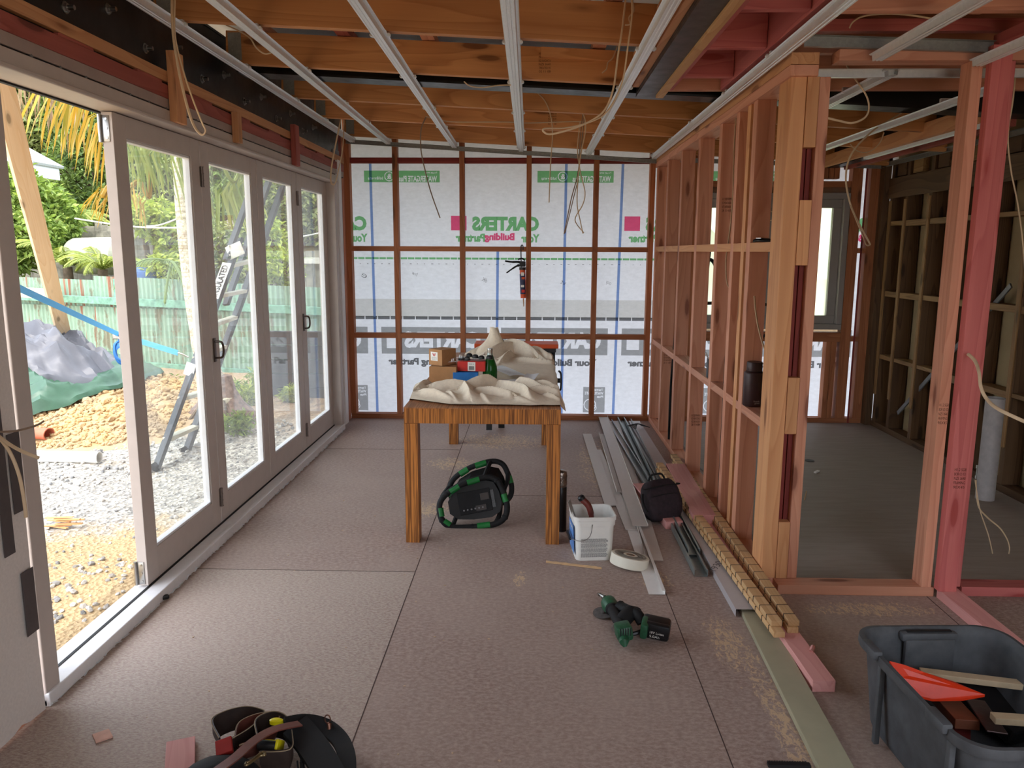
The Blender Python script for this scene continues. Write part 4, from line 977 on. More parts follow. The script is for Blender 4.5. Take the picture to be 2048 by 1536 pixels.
plant('bush', 'tangled bush behind the ladder above the green fence', 'bush', (-4.9, 11.8, .6), [blob(450, 500, 11.6, 40, 60), blob(500, 540, 11.4, 40, 40)], 1500, .11, LV_O, seed=12)
for i, (px, py, Y, r) in enumerate(((470, 800, 8.3, 30), (505, 830, 8.0, 30), (560, 800, 8.8, 32), (585, 830, 8.3, 25), (480, 900, 6.9, 34), (300, 850, 7.6, 22), (350, 790, 8.7, 34), (240, 745, 9.6, 16), (520, 770, 9.2, 30))):
    b = blob(px, py, Y, r, r*.8); g = gh(b[0], Y)
    l = ['pale green weeds round the base of the palm', 'pale green weeds right of the palm base', 'weeds against the fence seen through the third door leaf', 'low weeds behind the third door leaf', 'clump of grass in front of the palm base', 'tuft of weeds on the soil left of the ladder foot', 'grass against the fence behind the ladder', 'small green weed beside the blue strap', 'tall weeds against the fence right of the ladder'][i]
    plant('weed_clump', l, 'weeds', (b[0], Y, g-.02), [(b[0], b[1], max(b[2], g+.08), b[3], b[4], b[5])], 420, .07, LV_Y if i % 2 else LV_G, 'weeds in the yard', .006, 20+i, .35, .2)
def frond(m, a, b, sag, L, n, rr, wid=.03, droop=.6, side=None):
    a = Vector(a); b = Vector(b); pts = [a.lerp(b, i/8)+Vector((0, 0, sag*math.sin(math.pi*i/8*.9))) for i in range(9)]; c = catmull(pts, 5); m.tube(c, [.018, .004], 5, smooth=False)
    for i in range(n):
        f = (i+1)/n; k = int(f*(len(c)-1)); p = c[k]; t_ = (c[min(k+1, len(c)-1)]-c[max(0, k-1)]).normalized()
        for sg in (-1, 1):
            ll = L*math.sin(math.pi*(.12+.83*f))*rr.uniform(.8, 1.1); sd = (t_.cross(Vector((0, 0, 1)))).normalized()*sg
            if side: sd = (sd+Vector(side)).normalized()
            d1 = (sd*.55+t_*.75+Vector((0, 0, -.35*droop))).normalized(); d2 = (sd*.22+t_*.55+Vector((0, 0, -droop*1.3))).normalized()
            q1 = p+d1*ll*.4; q2 = q1+(d1*.35+d2*.65)*ll*.35; q3 = q2+d2*ll*.35; wv = t_*wid*.5
            m.add([p, q1-wv, q1+wv, q2-wv*.8, q2+wv*.8, q3], [(0, 1, 2), (1, 3, 4, 2), (3, 5, 4)])
# palm with its trunk behind the first door leaf
rr = random.Random(31); base = P(445, 865, y=7.35); base.z = gh(base.x, base.y)-.02
top = P(352, 250, y=7.75); crown = Vector((top.x-.35, 7.9, 3.9))
palm = thing('palm_tree', 'palm with a pale speckled trunk and drooping fronds outside the first door leaf', 'palm tree', base)
mid1 = P(398, 660, y=7.4); mid2 = P(372, 460, y=7.6)
m = MB(); m.tube([base, base+Vector((-.03, .01, .25)), mid1, mid2, top, crown], [.20, .10, .085, .082, .08, .08], 16)
def trunkmat():
    t = NT('speckled_palm_bark'); v = t.coord(scale=(1, 1, 1)); n = t.noise(v, 42, 5, .7); r_ = t.noise(t.coord(scale=(.3, .3, 6)), 2.2, 2)
    a = t.ramp(n, [(.35, srgb(150, 134, 104)), (.5, srgb(206, 196, 172)), (.7, srgb(232, 226, 208))]); a = t.mix(t.ramp(r_, [(.5, (0, 0, 0, 1)), (.56, (.6, .6, .6, 1)), (.6, (0, 0, 0, 1))]), a, srgb(140, 122, 96))
    return t.done(t.bsdf(a, .9, 0, .2, bump=n, bstr=.4))
m.build('trunk', trunkmat(), palm, smooth=True, origin=base)
m = MB(); m.lathe([(.40, -.05), (.30, .05), (.20, .16), (.14, .28), (.105, .42)], Matrix.Translation(base) @ Matrix.Diagonal((1.1, .9, 1, 1)), 24); m.build('root_flare', plain('root_bark', srgb(128, 104, 92), .95, var=.4, vs=22, bstr=.9), palm, smooth=True)
m = MB()
for i in range(60):
    a = rr.uniform(0, 6.28); r0 = rr.uniform(.09, .16); r1 = rr.uniform(.24, .42); z = rr.uniform(.1, .3)
    m.tube([base+Vector((r0*math.cos(a)*.7, r0*math.sin(a)*.7, z)), base+Vector((r0*1.5*math.cos(a), r0*1.5*math.sin(a), z*.5)), base+Vector((r1*math.cos(a+.1), r1*math.sin(a+.1), -.02))], .016, 5)
m.build('roots', BARK, palm, smooth=True)
def wp_(px, py, y): return P(px, py, y=y)
def hanging(name, mat, pa, pb, L0_, L1_, n, dirv, wid, jit=.12):
    "frond seen from below its arching rib: long straight leaflets hang from it"
    c = catmull([Vector(crown), (Vector(crown)+pa)/2+Vector((0, 0, .25)), pa, (pa+pb)/2+Vector((0, 0, .06)), pb], 8); m = MB(); m.tube(c, [.02, .006], 6, smooth=False); k0 = 16; rn = len(c)-k0
    for i in range(n):
        f = i/n; p = c[k0+int(f*(rn-1))]; LL = (L0_+(L1_-L0_)*f)*rr.uniform(.85, 1.12); d = (Vector(dirv)+Vector((rr.uniform(-jit, jit), rr.uniform(-.3, .3), rr.uniform(-.1, .1)))).normalized(); d0 = (d+Vector((-.5, 0, .5))).normalized()
        q1 = p+d0*LL*.3; q2 = q1+d*LL*.4; q3 = q2+(d+Vector((0, 0, -.5))).normalized()*LL*.3; w_ = Vector((.8, rr.uniform(-.6, .6), .1)).normalized()*wid*.5
        m.add([p-w_*.3, p+w_*.3, q1-w_, q1+w_, q2-w_*.9, q2+w_*.9, q3], [(0, 1, 3, 2), (2, 3, 5, 4), (4, 5, 6)])
    return m.build(name, mat, palm, origin=crown)
hanging('frond', LV_A, wp_(250, 225, 5.9), wp_(105, 165, 5.5), .62, .50, 26, (-.42, 0, -1), .020)
hanging('frond', LV_A, wp_(262, 235, 6.1), wp_(150, 190, 5.8), .66, .5, 18, (-.36, 0, -1), .018)
hanging('frond', LV_B, wp_(190, 190, 6.2), wp_(20, 140, 5.6), .50, .36, 46, (-.15, 0, -1), .010, .25)
hanging('frond', LV_P, wp_(330, 270, 6.9), wp_(235, 250, 6.6), .62, .5, 26, (.10, 0, -1), .020, .25)
hanging('frond', LV_P, wp_(380, 270, 7.2), wp_(290, 262, 6.9), .75, .6, 26, (.22, 0, -1), .020, .25)
hanging('frond', LV_A, wp_(300, 380, 6.9), wp_(262, 372, 6.8), .35, .3, 12, (.05, 0, -1), .018, .2)
hanging('frond', LV_P, wp_(455, 350, 8.0), wp_(510, 360, 8.3), .6, .5, 30, (.15, 0, -1), .03, .4)
hanging('frond', LV_A, wp_(240, 375, 6.1), wp_(205, 395, 5.9), .30, .24, 26, (-.45, 0, -.75), .012, .25)
FR = [(LV_B, wp_(20, 210, 6.6), .7, .8, 24, 1.4),
      (LV_P, wp_(430, 470, 7.6), .5, .9, 34, 1.1), (LV_P, wp_(500, 430, 8.2), .6, .9, 34, 1.0), (LV_P, wp_(640, 420, 8.8), .8, 1.0, 34, .9), (LV_P, wp_(340, 240, 10.5), .6, 1.0, 30, .9), (LV_P, wp_(150, 270, 9.4), .6, 1.0, 30, .9)]
for mat, e, sag, L_, n_, dr in FR:
    m = MB(); frond(m, crown, e, sag, L_, n_, rr, .035, dr); m.build('frond', mat, palm, origin=crown)
# young palms and cycads above the fence
for i, (px, py, Y, r, l) in enumerate(((135, 520, 12.4, .75, 'spiky young palm behind the leaning timber brace'), (205, 525, 12.0, .60, 'rosette palm beside the cream tank'), (140, 440, 14.5, .8, 'taller yellowish palm head above the fence'))):
    c = P(px, py+14, y=Y); t = thing('cycad', l, 'palm', (c.x, c.y, .5)); m = MB(); m.cyl((c.x, c.y, .45), c, .09, .07); m.build('stem', BARK, t, smooth=True)
    for k in range(15):
        a = 2.4*k; e = c+Vector((r*math.cos(a), r*math.sin(a), rr.uniform(-.25, .45)*r)); m = MB(); frond(m, c, e, .28*r, .22, 20, rr, .02, .3); m.build('frond', LV_P if k % 3 else LV_Y, t, origin=c)
# fern frond hanging over the fence
c = P(320, 540, y=10.45); t = thing('fern', 'dark arching fern frond hanging over the green fence beside the palm trunk', 'fern', c)
for k, (dx, dz) in enumerate(((.5, -.35), (-.45, -.3), (.2, -.5))):
    m = MB(); frond(m, c+Vector((.1*k, .1, .1)), c+Vector((dx, -.35, dz)), .22, .2, 26, rr, .016, .5); m.build('frond', LV_D, t)
# cream tank on the bank
cc = P(196, 512, y=12.7); t = MB(); T = Matrix.Translation((cc.x, cc.y, cc.z)) @ Euler((R(90), 0, R(70))).to_matrix().to_4x4()
t.lathe([(0, -.55), (.24, -.53), (.29, -.45), (.30, 0), (.30, .42), (.27, .52), (.18, .56), (0, .57)], T, 28); t.build('tank', plain('cream_tank', srgb(176, 174, 158), .5), smooth=True, label='cream rounded tank lying behind the green fence', cat='tank')
# neighbour's white gable
c = P(6, 325, y=14.6); t = thing('neighbour_house', 'white gable of a house glimpsed behind the leaning timber brace', 'house', (c.x, 14.6, .6)); m = MB()
e1 = P(66, 326, y=14.6); e0 = P(-60, 258, y=14.6)
m.prism([(e0.x-c.x, -.25), (e1.x-c.x, -.25), (e1.x-c.x, e1.z-c.z), (e0.x-c.x, e0.z-c.z)], (c.x, 14.6, c.z), (c.x, 15.4, c.z)); m.build('wall', plain('white_weatherboard', srgb(226, 230, 234), .7), t)
beam('roof', (e0.x, 15.0, e0.z+.03), (e1.x+.05, 15.0, e1.z+.0), .95, .05, plain('grey_roof', srgb(190, 194, 196), .6), t)
# clothes line wires
for i, (a, b, l) in enumerate((((150, 437), (420, 455), 'lower wire strung across the yard behind the palm trunk'), ((270, 452), (372, 430), 'thin slanting wire between the shrubs and the palm trunk'), ((545, 466), (640, 466), 'pale wire seen through the third door leaf'))):
    A = P(*a, y=12); B = P(*b, y=10 if i != 2 else 12); m = MB(); m.tube([A, A.lerp(B, .5)-Vector((0, 0, .06)), B], .012, 6); m.build('garden_wire', plain('wire_sheath%d' % i, srgb(206, 200, 190), .6), smooth=True, label=l, cat='wire')
# blue bag behind the fence
c = P(282, 562, y=11.3); m = MB(); m.lathe([(0, -.2), (.25, -.18), (.3, 0), (.26, .14), (.12, .2), (0, .2)], Matrix.Translation(c), 16); m.build('blue_bag', plain('blue_sack', srgb(70, 100, 150), .7), smooth=True, label='blue bag poking up behind the fence by the fern', cat='bag')
# dark block wall outside the last leaf
t = thing('retaining_wall', 'dark grey boarded retaining wall outside the last door leaf', 'wall', (-2.6, 8.9, 0)); DW = plain('dark_boards', srgb(64, 61, 60), .9, var=.3, vs=9)
for k in range(5): bx('board', (-3.05, 8.55, -.12+k*.16), (-1.6, 8.62, .03+k*.16), DW, t, bev=.006)
bx('post', (-3.1, 8.5, -.2), (-3.0, 8.65, .72), DW, t)

# ---------------------------------------------------------------- timber brace, rail, strap
A = P(-18, 90, y=4.6); B = P(137, 705, y=8.9)
t = beam('timber_brace', A, B, .045, .14, wood('sunlit_pale_pine', srgb(240, 212, 176), srgb(224, 184, 138)), None, up=(.75, .2, .65)); tag(t, 'long pale timber prop leaning up to the house outside the open doorway', 'timber')  # pine lightened for prop and rail, bright sunlight put into the colour
sm = MB()
c = beam('timber_rail', P(22, 583, y=10.9), P(122, 590, y=10.7), .045, .14, MATS['sunlit_pale_pine']); tag(c, 'short pale timber rail across the green fence behind the leaning prop', 'timber')
BLUEW = plain('blue_webbing', srgb(84, 170, 226), .6, var=.05, vs=120); BLUED = plain('blue_plastic', srgb(50, 110, 180), .5)
A = P(-40, 540, y=4.2); B = P(238, 669, y=7.6); C_ = P(356, 706, y=7.35)
t = thing('ratchet_strap', 'light blue webbing strap stretched across the yard to the palm trunk', 'strap', B)
b = beam('webbing', A, B, .004, .05, BLUEW, t); beam('webbing', B, C_, .004, .055, BLUEW, t)
m = MB(); H_ = P(235, 690, y=7.55)
m.tube([B, B+Vector((0, 0, -.06)), H_+Vector((-.03, 0, 0)), H_+Vector((-.02, 0, -.12)), H_+Vector((.05, 0, -.16)), H_+Vector((.09, 0, -.08)), H_+Vector((.04, 0, 0)), H_+Vector((-.03, 0, -.05)), H_+Vector((-.01, .02, -.17)), H_+Vector((.07, .02, -.18))], .012, 8, flat=2.4)
m.build('loose_tail', BLUED, t, smooth=True)
m = MB(); m.box(B+Vector((0, -.02, -.02)), (.10, .03, .05), bev=.008); m.cyl(B+Vector((.02, -.04, -.02)), B+Vector((.02, .03, -.02)), .02); m.build('buckle', CHROME, t)
m = MB(); m.tube([C_, C_+Vector((.04, 0, -.01)), C_+Vector((.10, 0, -.04))], .008, 6); m.build('hook', CHROME, t)

# ---------------------------------------------------------------- tarpaulin on the heap
def drape(name, cx, cy, rx, ry, h, mat, seed, z0, ang=0, label='', cat='tarpaulin', folds=1.0):
    vs = []; N = 90; M_ = 40
    for i in range(M_+1):
        r = i/M_
        for j in range(N):
            a = 2*math.pi*j/N; edge = 1+.18*noise3(math.cos(a)*1.6+seed, math.sin(a)*1.6, 0)
            x = r*edge*rx*math.cos(a); y = r*edge*ry*math.sin(a)
            u = x*math.cos(ang)-y*math.sin(ang); v_ = x*math.sin(ang)+y*math.cos(ang)
            prof = h*(1-r**2.2)
            rid = 1-abs(noise3(u*1.6+seed, v_*3.6, 1)*2); rid2 = 1-abs(noise3(u*4.4, v_*6+seed, 5)*2)
            c1 = 1-min(1, abs(noise3(u*1.1+v_*1.4+seed, v_*2.6-u*.6, 1))*3.2); c2 = 1-min(1, abs(noise3(u*3.1-v_+seed, v_*4.2+u, 5))*3.0)
            fold = (c1**2*.13+c2**2*.07+.03*rid)*folds*(.5+r*(1.1-r)*1.6)+.006*noise3(u*12, v_*16, seed)
            gz = hh(cx+u, cy+v_)
            vs.append((cx+u, cy+v_, max(gz+.05+fold*.4, z0+prof+fold) if r < .98 else gz+.02+fold*.3))
    fs = [(i*N+j, i*N+(j+1) % N, (i+1)*N+(j+1) % N, (i+1)*N+j) for i in range(M_) for j in range(N)]
    m = MB(); m.add(vs, fs); return m.build(name, mat, smooth=True, label=label, cat=cat)
GREYT = plain('grey_tarp', srgb(98, 98, 104), .45, var=.05, vs=8); GREENT = plain('green_tarp', srgb(64, 96, 76), .42, var=.12, vs=10)
drape('tarpaulin', -5.15, 7.75, 1.22, .90, .30, GREENT, 3.3, .05, .25, 'dark green side of a crumpled tarpaulin on the soil heap, under the grey one')
drape('tarpaulin', -5.42, 7.98, 1.12, .80, .44, GREYT, 8.1, .20, -.1, 'crumpled light grey tarpaulin on top of the soil heap', folds=1.3)
# pipes
a = P(20, 912, z=GZ+.06); b = P(199, 915, z=GZ+.06); m = MB(); d = (b-a).normalized()
T = Matrix.Translation(a) @ d.to_track_quat('Z', 'Y').to_matrix().to_4x4(); Lp = (b-a).length
m.lathe([(.048, 0), (.048, Lp), (.042, Lp), (.042, 0)], T, 24); m.build('pvc_pipe', WHITEP, smooth=True, label='white plastic pipe lying on the gravel outside the doors', cat='pipe')
a = P(15, 862, z=GZ+.12); b = P(98, 868, z=GZ+.10); d = (b-a).normalized(); T = Matrix.Translation(a) @ d.to_track_quat('Z', 'Y').to_matrix().to_4x4(); Lp = (b-a).length; m = MB()
m.lathe([(.075, 0), (.07, Lp*.8), (.078, Lp), (.066, Lp), (.062, 0)], T @ Matrix.Diagonal((1, .7, 1, 1)), 20); m.build('clay_pipe', plain('terracotta', srgb(196, 110, 84), .8), smooth=True, label='broken terracotta pipe on the soil at the left of the opening', cat='pipe')
m = MB(); q = P(128, 1052, z=GZ+.02)
for k in range(7): m.box((q.x+rnd.uniform(-.05, .05), q.y+rnd.uniform(-.02, .02), q.z+.01*k), (.16, .02, .006), (rnd.uniform(-.2, .2), 0, rnd.uniform(-.3, .3)))
m.build('wood_splinters', PINE, label='small bundle of wood splinters on the clay outside the opening', cat='wood scraps')

# ---------------------------------------------------------------- step ladder leaning on the palm
FG = plain('black_fibreglass', srgb(66, 68, 72), .6, var=.25, vs=40); TREAD = plain('aluminium_tread', srgb(196, 190, 172), .5, .2)
lad = thing('step_ladder', 'black fibreglass ladder with pale treads leaning against the palm', 'ladder', P(312, 938, z=GZ))
L0 = P(312, 938, z=GZ+.01); YL = 6.9
L1 = P(508, 392, y=7.35); R0 = P(372, 905, z=GZ+.01); R1 = P(566, 372, y=7.9)
L1b = P(480, 478, y=7.2)
beam('rail', L0, L1b, .03, .085, FG, lad, up=(1, -.6, .3)); beam('rail', R0, R1, .03, .085, FG, lad, up=(1, -.6, .3))
beam('extension_rail', P(452, 520, y=7.0), P(520, 330, y=7.4), .03, .08, FG, lad, up=(1, -.6, .3))
beam('extension_rail', P(452, 610, y=7.2), P(556, 310, y=8.0), .03, .08, FG, lad, up=(1, -.6, .3))
for (a, b) in (((335, 886), (378, 860)), ((352, 812), (405, 795)), ((392, 735), (425, 712)), ((440, 606), (462, 602)), ((455, 540), (484, 537)), ((410, 670), (440, 655))):
    u_ = (b[1]-905)/(372-905)
    A = L0.lerp(L1b, (938-a[1])/(938-478)); B = R0.lerp(R1, (905-b[1])/(905-372)); m = MB(); beam('tread', A, B, .075, .03, TREAD, lad)
c = P(470, 501, y=7.0); m = MB(); m.box(c, (.16, .012, .12), (0, R(-22), R(-8)), bev=.012); m.cyl(c+Vector((.04, -.015, -.02)), c+Vector((.04, .01, -.02)), .018); m.cyl(c+Vector((-.05, -.012, .04)), c+Vector((-.05, .01, .04)), .008); m.cyl(c+Vector((-.05, -.012, -.04)), c+Vector((-.05, .01, -.04)), .008); m.build('hinge_plate', plain('white_metal_plate', srgb(220, 216, 206), .5), lad, smooth=True)
c = L0.lerp(L1b, .72)+Vector((.02, -.06, 0)); dl = (L1b-L0).normalized(); zx = Vector((0, -1, 0)); yy_ = zx.cross(dl).normalized(); zx = dl.cross(yy_)
W = Matrix(((dl.x, yy_.x, zx.x, c.x), (dl.y, yy_.y, zx.y, c.y), (dl.z, yy_.z, zx.z, c.z), (0, 0, 0, 1)))
m = MB(); m.add([(-.02, -.005, 0), (.36, -.005, 0), (.36, .075, 0), (-.02, .075, 0)], [(0, 1, 2, 3)], W, WHITEP); text_mb(m, 'INSULATED', W @ Matrix.Translation((0, .01, .003)), .33, .055, BLACK, .02); m.build('safety_label', WHITEP, lad)
c = L0.lerp(L1b, .40)+Vector((.0, -.06, 0)); m = MB(); m.box(c, (.08, .004, .11), (0, R(20), 0)); m.build('paper_label', WHITEP, lad)
for q in (L0, R0): m = MB(); m.box(q+Vector((0, 0, .02)), (.06, .09, .05), (0, R(15), 0), bev=.01); m.build('foot', BLACKR, lad)
# ================================================================ plywood table
def ply_strip(name, sc, c1=srgb(190, 118, 54), c2=srgb(88, 44, 18)):
    t = NT(name); v = t.coord(scale=sc); n = t.noise(v, 1.0, 2, .5); n2 = t.noise(t.coord(scale=(sc[0]*.22, sc[1]*.22, sc[2]*.3)), 1.0, 3, .6)
    a = t.mix(t.ramp(n, [(.40, (0, 0, 0, 1)), (.5, (.6, .6, .6, 1)), (.58, (1, 1, 1, 1))]), c1, c2); a = t.mix(t.math('MULTIPLY', n2, .45), a, srgb(206, 140, 74))
    return t.done(t.bsdf(a, .5, 0, .3, bump=n, bstr=.15, bdist=.003))
PLYV = ply_strip('laminated_ply_edge', (190, 190, 5)); PLYT = ply_strip('laminated_ply_top', (190, 4, 4), srgb(166, 112, 82), srgb(110, 68, 48))
TX0, TX1, TY0, TY1, TZ = -.675, .151, 4.0, 6.27, .745
tb = thing('plywood_table', 'long table made of laminated plywood strips in the middle of the room', 'table', ((TX0+TX1)/2, 5.1, 0))
m = MB(); m.box(((TX0+TX1)/2, (TY0+TY1)/2, TZ-.0025), (TX1-TX0, TY1-TY0, .005)); m.build('table_top', PLYT, tb)
m = MB(); m.box(((TX0+TX1)/2, (TY0+TY1)/2, TZ-.045), (TX1-TX0, TY1-TY0, .080), bev=.0015); m.build('table_edge', PLYV, tb)
for x, y in ((TX0, TY0), (TX1-.072, TY0), (TX0, TY1-.09), (TX1-.072, TY1-.09)):
    m = MB(); m.box((x+.036, y+.045, .3295), (.072, .09, .659), bev=.001); m.build('leg', PLYV, tb)

# cloths
CLOTH = plain('canvas_drop_cloth', srgb(228, 212, 190), .9, var=.05, vs=60, bstr=.12)
def cloth_grid(m, nu, nv, f):
    vs = [f(i/nu, j/nv) for i in range(nu+1) for j in range(nv+1)]
    m.add(vs, [(i*(nv+1)+j, (i+1)*(nv+1)+j, (i+1)*(nv+1)+j+1, i*(nv+1)+j+1) for i in range(nu) for j in range(nv)])
def segd(px, py, a, b):
    dx, dy = b[0]-a[0], b[1]-a[1]; t = max(0, min(1, ((px-a[0])*dx+(py-a[1])*dy)/(dx*dx+dy*dy))); cx_, cy_ = a[0]+dx*t, a[1]+dy*t
    side = (px-cx_)*dy-(py-cy_)*dx; return math.hypot(px-cx_, py-cy_), side, t
def folds(x, y, L):
    h = 0
    for (a, b, hh_, w_) in L:
        d, sd, t = segd(x, y, a, b); w2 = w_*(.55 if sd > 0 else 1.25)*(1+.25*math.sin(7*t)); h = max(h, hh_*(.55+.45*math.sin(math.pi*min(1, max(0, t*.8+.1))))*math.exp(-(d/w2)**1.35)) if hh_ > 0 else h+hh_*math.exp(-(d/w_)**2)
    return h
FF = [((-.62, 4.30), (-.45, 4.14), .035, .035), ((-.56, 4.42), (-.36, 4.44), .055, .05), ((-.40, 4.46), (-.33, 4.16), .060, .035), ((-.36, 4.40), (-.20, 4.50), .085, .05), ((-.20, 4.48), (.02, 4.12), .065, .04),
      ((-.30, 4.30), (-.12, 4.20), .045, .03), ((-.02, 4.30), (.13, 4.24), .050, .05), ((.0, 4.45), (.12, 4.36), .06, .045), ((-.12, 4.56), (.04, 4.34), .07, .045), ((-.48, 4.24), (-.40, 4.10), .03, .025), ((-.27, 4.20), (-.22, 4.08), .03, .022), ((-.06, 4.15), (.06, 4.06), .035, .025), ((.06, 4.20), (.14, 4.14), .03, .02), ((-.66, 4.38), (-.60, 4.52), .045, .04)]
def fr_cloth(u, v):
    x = -.70+.88*u
    yf = 4.22-.16*(u/.3) if u < .3 else 4.06+.06*max(0, noise3(u*4.3, 3))-.03*math.exp(-((u-.78)/.06)**2)
    yb = 4.60+.05*noise3(u*3, 1); y = yf+(yb-yf)*v
    xx = x+.03*noise3(x*5, y*5, 3); yy = y+.03*noise3(x*5+4, y*5, 5)
    env = min(1, v*4.5)*min(1, (1-v)*4+.1)
    h = .006+env*(folds(xx, yy, FF)+.018)+.0025*noise3(x*30, y*26, 2)*env
    z = TZ+.003+max(.002, h)
    if x < TX0: z -= .02+2.2*(TX0-x)*(1.2+v)
    if x > TX1: z -= .01+2.4*(x-TX1)*(.4+1.3*v)
    return (x, y, z)
BF = [((-.34, 5.75), (-.10, 6.05), .10, .07), ((-.25, 6.12), (.0, 5.85), .11, .06), ((-.02, 6.10), (.12, 5.80), .07, .05), ((-.45, 5.95), (-.30, 6.15), .08, .06), ((-.1, 5.72), (.13, 5.62), .035, .03), ((-.40, 5.72), (-.28, 5.62), .05, .04), ((-.22, 5.62), (-.16, 5.85), .06, .035)]
def bk_cloth(u, v):
    x = -.52+.72*u; y = 4.50+1.66*v
    xx = x+.03*noise3(x*4, y*4, 3); yy = y+.03*noise3(x*4+4, y*4, 5)
    rum = folds(xx, yy, BF)+.03*max(0, min(1, (y-5.6)/.3))*math.exp(-((x+.15)/.25)**2)+.003*max(0, noise3(x*9, y*3, 1))+.002*noise3(x*22, y*18, 4)
    if x < -.22 and y < 5.5: rum = min(rum, .001)
    z = TZ+.006+max(.0, rum)
    if x > TX1: x2 = TX1+.006+.010*abs(noise3(v*6, 2)); z = TZ+.004-(x-TX1)*2.8*(.7+.5*noise3(v*4, 7)); x = x2+.01*noise3(v*9, u*4)
    return (x, y, z)
t = MB(); cloth_grid(t, 170, 90, fr_cloth); o = t.build('drop_cloth', CLOTH, smooth=True, label='rumpled beige canvas cloth bunched along the near end of the plywood table', cat='drop cloth')
t = MB(); cloth_grid(t, 90, 170, bk_cloth); o = t.build('drop_cloth', CLOTH, smooth=True, label='beige canvas cloth spread over the far part of the plywood table, heaped at its end', cat='drop cloth')
# upright fold at the back
c0 = P(985, 700, y=6.0)
def peak(u, v):
    a = u*2*math.pi; r = (.11*(1-v)**1.6+.022)*(1+.28*noise3(math.cos(a)*1.5, math.sin(a)*1.5, v*2)); return (c0.x+.05*v-.04*v*v+r*math.cos(a)*1.35, c0.y+r*.8*math.sin(a), TZ+.03+.20*v**1.2+.02*noise3(a, v*3))
t = MB(); cloth_grid(t, 36, 22, peak); t.build('cloth_fold', CLOTH, o, smooth=True)

# boxes on the table
CARD = plain('brown_cardboard', srgb(174, 128, 86), .85, var=.05, vs=30); CARDS = CARD
def cardbox(name, c, d, rz, mat, label, cat='box'):
    t = thing(name, label, cat, (c[0], c[1], c[2])); T = Matrix.Translation(c) @ Matrix.Rotation(rz, 4, 'Z'); m = MB(); m.box((0, 0, d[2]/2), d, bev=.002, M=T); m.build('carton', mat, t)
    m = MB(); m.box((0, 0, d[2]+.0004), (d[0], .003, .001), M=T); m.build('lid_seam', plain(name+'_seam%d' % len(MATS), tuple(x*.6 for x in (.3, .2, .1)), .8), t); return t, T
b1, T1 = cardbox('cardboard_box', (-.545, 4.86, TZ+.002), (.17, .24, .105), R(-4), CARD, 'larger plain cardboard box under the small one on the table')
q = P(878, 735.7, y=4.82)
b2, T2 = cardbox('cardboard_box', (-.565, 4.84, TZ+.109), (.115, .125, .100), R(-38), CARD, 'small cardboard box with a white W label, stacked on the plain box')
m = MB(); W = T2 @ Matrix(((0, 0, -1, -.0585), (-1, 0, 0, .035), (0, 1, 0, .025), (0, 0, 0, 1)))
W = T2 @ Matrix(((1, 0, 0, -.04), (0, 0, -1, -.0635), (0, 1, 0, .028), (0, 0, 0, 1)))
lb = MB(); lb.add([(0, 0, 0), (.06, 0, 0), (.06, .055, 0), (0, .055, 0)], [(0, 1, 2, 3)], W, WHITEP)
text_mb(lb, 'W', W @ Matrix.Translation((.015, .028, .0006)), .03, .02, plain('label_red', srgb(190, 40, 44), .6), .03)
for k in range(3): text_mb(lb, ('FRAGILE', 'Carton 12', 'Handle with care')[k], W @ Matrix.Translation((.008, .018-.006*k, .0006)), .044, .004, BLACK, .0)
lb.build('paper_label', WHITEP, b2)
b3, T3 = cardbox('blue_box', (-.415, 4.80, TZ+.002), (.155, .13, .072), R(3), plain('blue_card', srgb(40, 116, 190), .5), 'low bright blue box beside the cardboard boxes on the table')
REDP = plain('red_card', srgb(196, 44, 36), .5)
t = thing('blister_pack', 'red boxed pack under clear plastic trays, on top of the blue box', 'package', (-.32, 4.82, TZ+.075)); T = Matrix.Translation((-.372, 4.82, TZ+.0765)) @ Matrix.Rotation(R(-6), 4, 'Z')
m = MB(); m.box((0, 0, .032), (.175, .12, .062), bev=.003, M=T); m.build('red_carton', REDP, t)
m = MB(); W = T @ Matrix(((1, 0, 0, -.022), (0, 0, -1, -.0606), (0, 1, 0, .004), (0, 0, 0, 1))); m.add([(0, 0, 0), (.048, 0, 0), (.048, .055, 0), (0, .055, 0)], [(0, 1, 2, 3)], W, WHITEP)
for k in range(11): m.add([(.008+.003*k, .006, .0006), (.008+.003*k+.0016, .006, .0006), (.008+.003*k+.0016, .03, .0006), (.008+.003*k, .03, .0006)], [(0, 1, 2, 3)], W, BLACK)
text_mb(m, 'PACK 10', W @ Matrix.Translation((.008, .038, .0006)), .032, .008, BLACK, 0); m.build('barcode_label', WHITEP, t)
CLEAR = NT('clear_plastic'); a_ = CLEAR.n('BsdfTransparent'); b_ = CLEAR.n('BsdfGlossy'); b_.inputs[1].default_value = .15; c_ = CLEAR.n('MixShader'); c_.inputs[0].default_value = .16; CLEAR.l(a_.outputs[0], c_.inputs[1]); CLEAR.l(b_.outputs[0], c_.inputs[2]); CLEAR = CLEAR.done(c_.outputs[0])
for k in range(2):
    m = MB(); Tk = T @ Matrix.Translation((-.03+.05*k, 0, .065+.014*k)) @ Matrix.Rotation(R(-5+7*k), 4, 'Y')
    m.box((0, 0, .002), (.23, .14, .003), M=Tk, bev=.001, mat=CLEAR)
    for i in range(5): m.lathe([(.02, .002), (.018, .018), (.010, .024), (0, .025)], Tk @ Matrix.Translation((-.09+.045*i, -.03+.04*(i % 2), 0)), 12, BLACK if i % 3 else CLEAR)
    m.build('clear_tray', CLEAR, t, smooth=True)
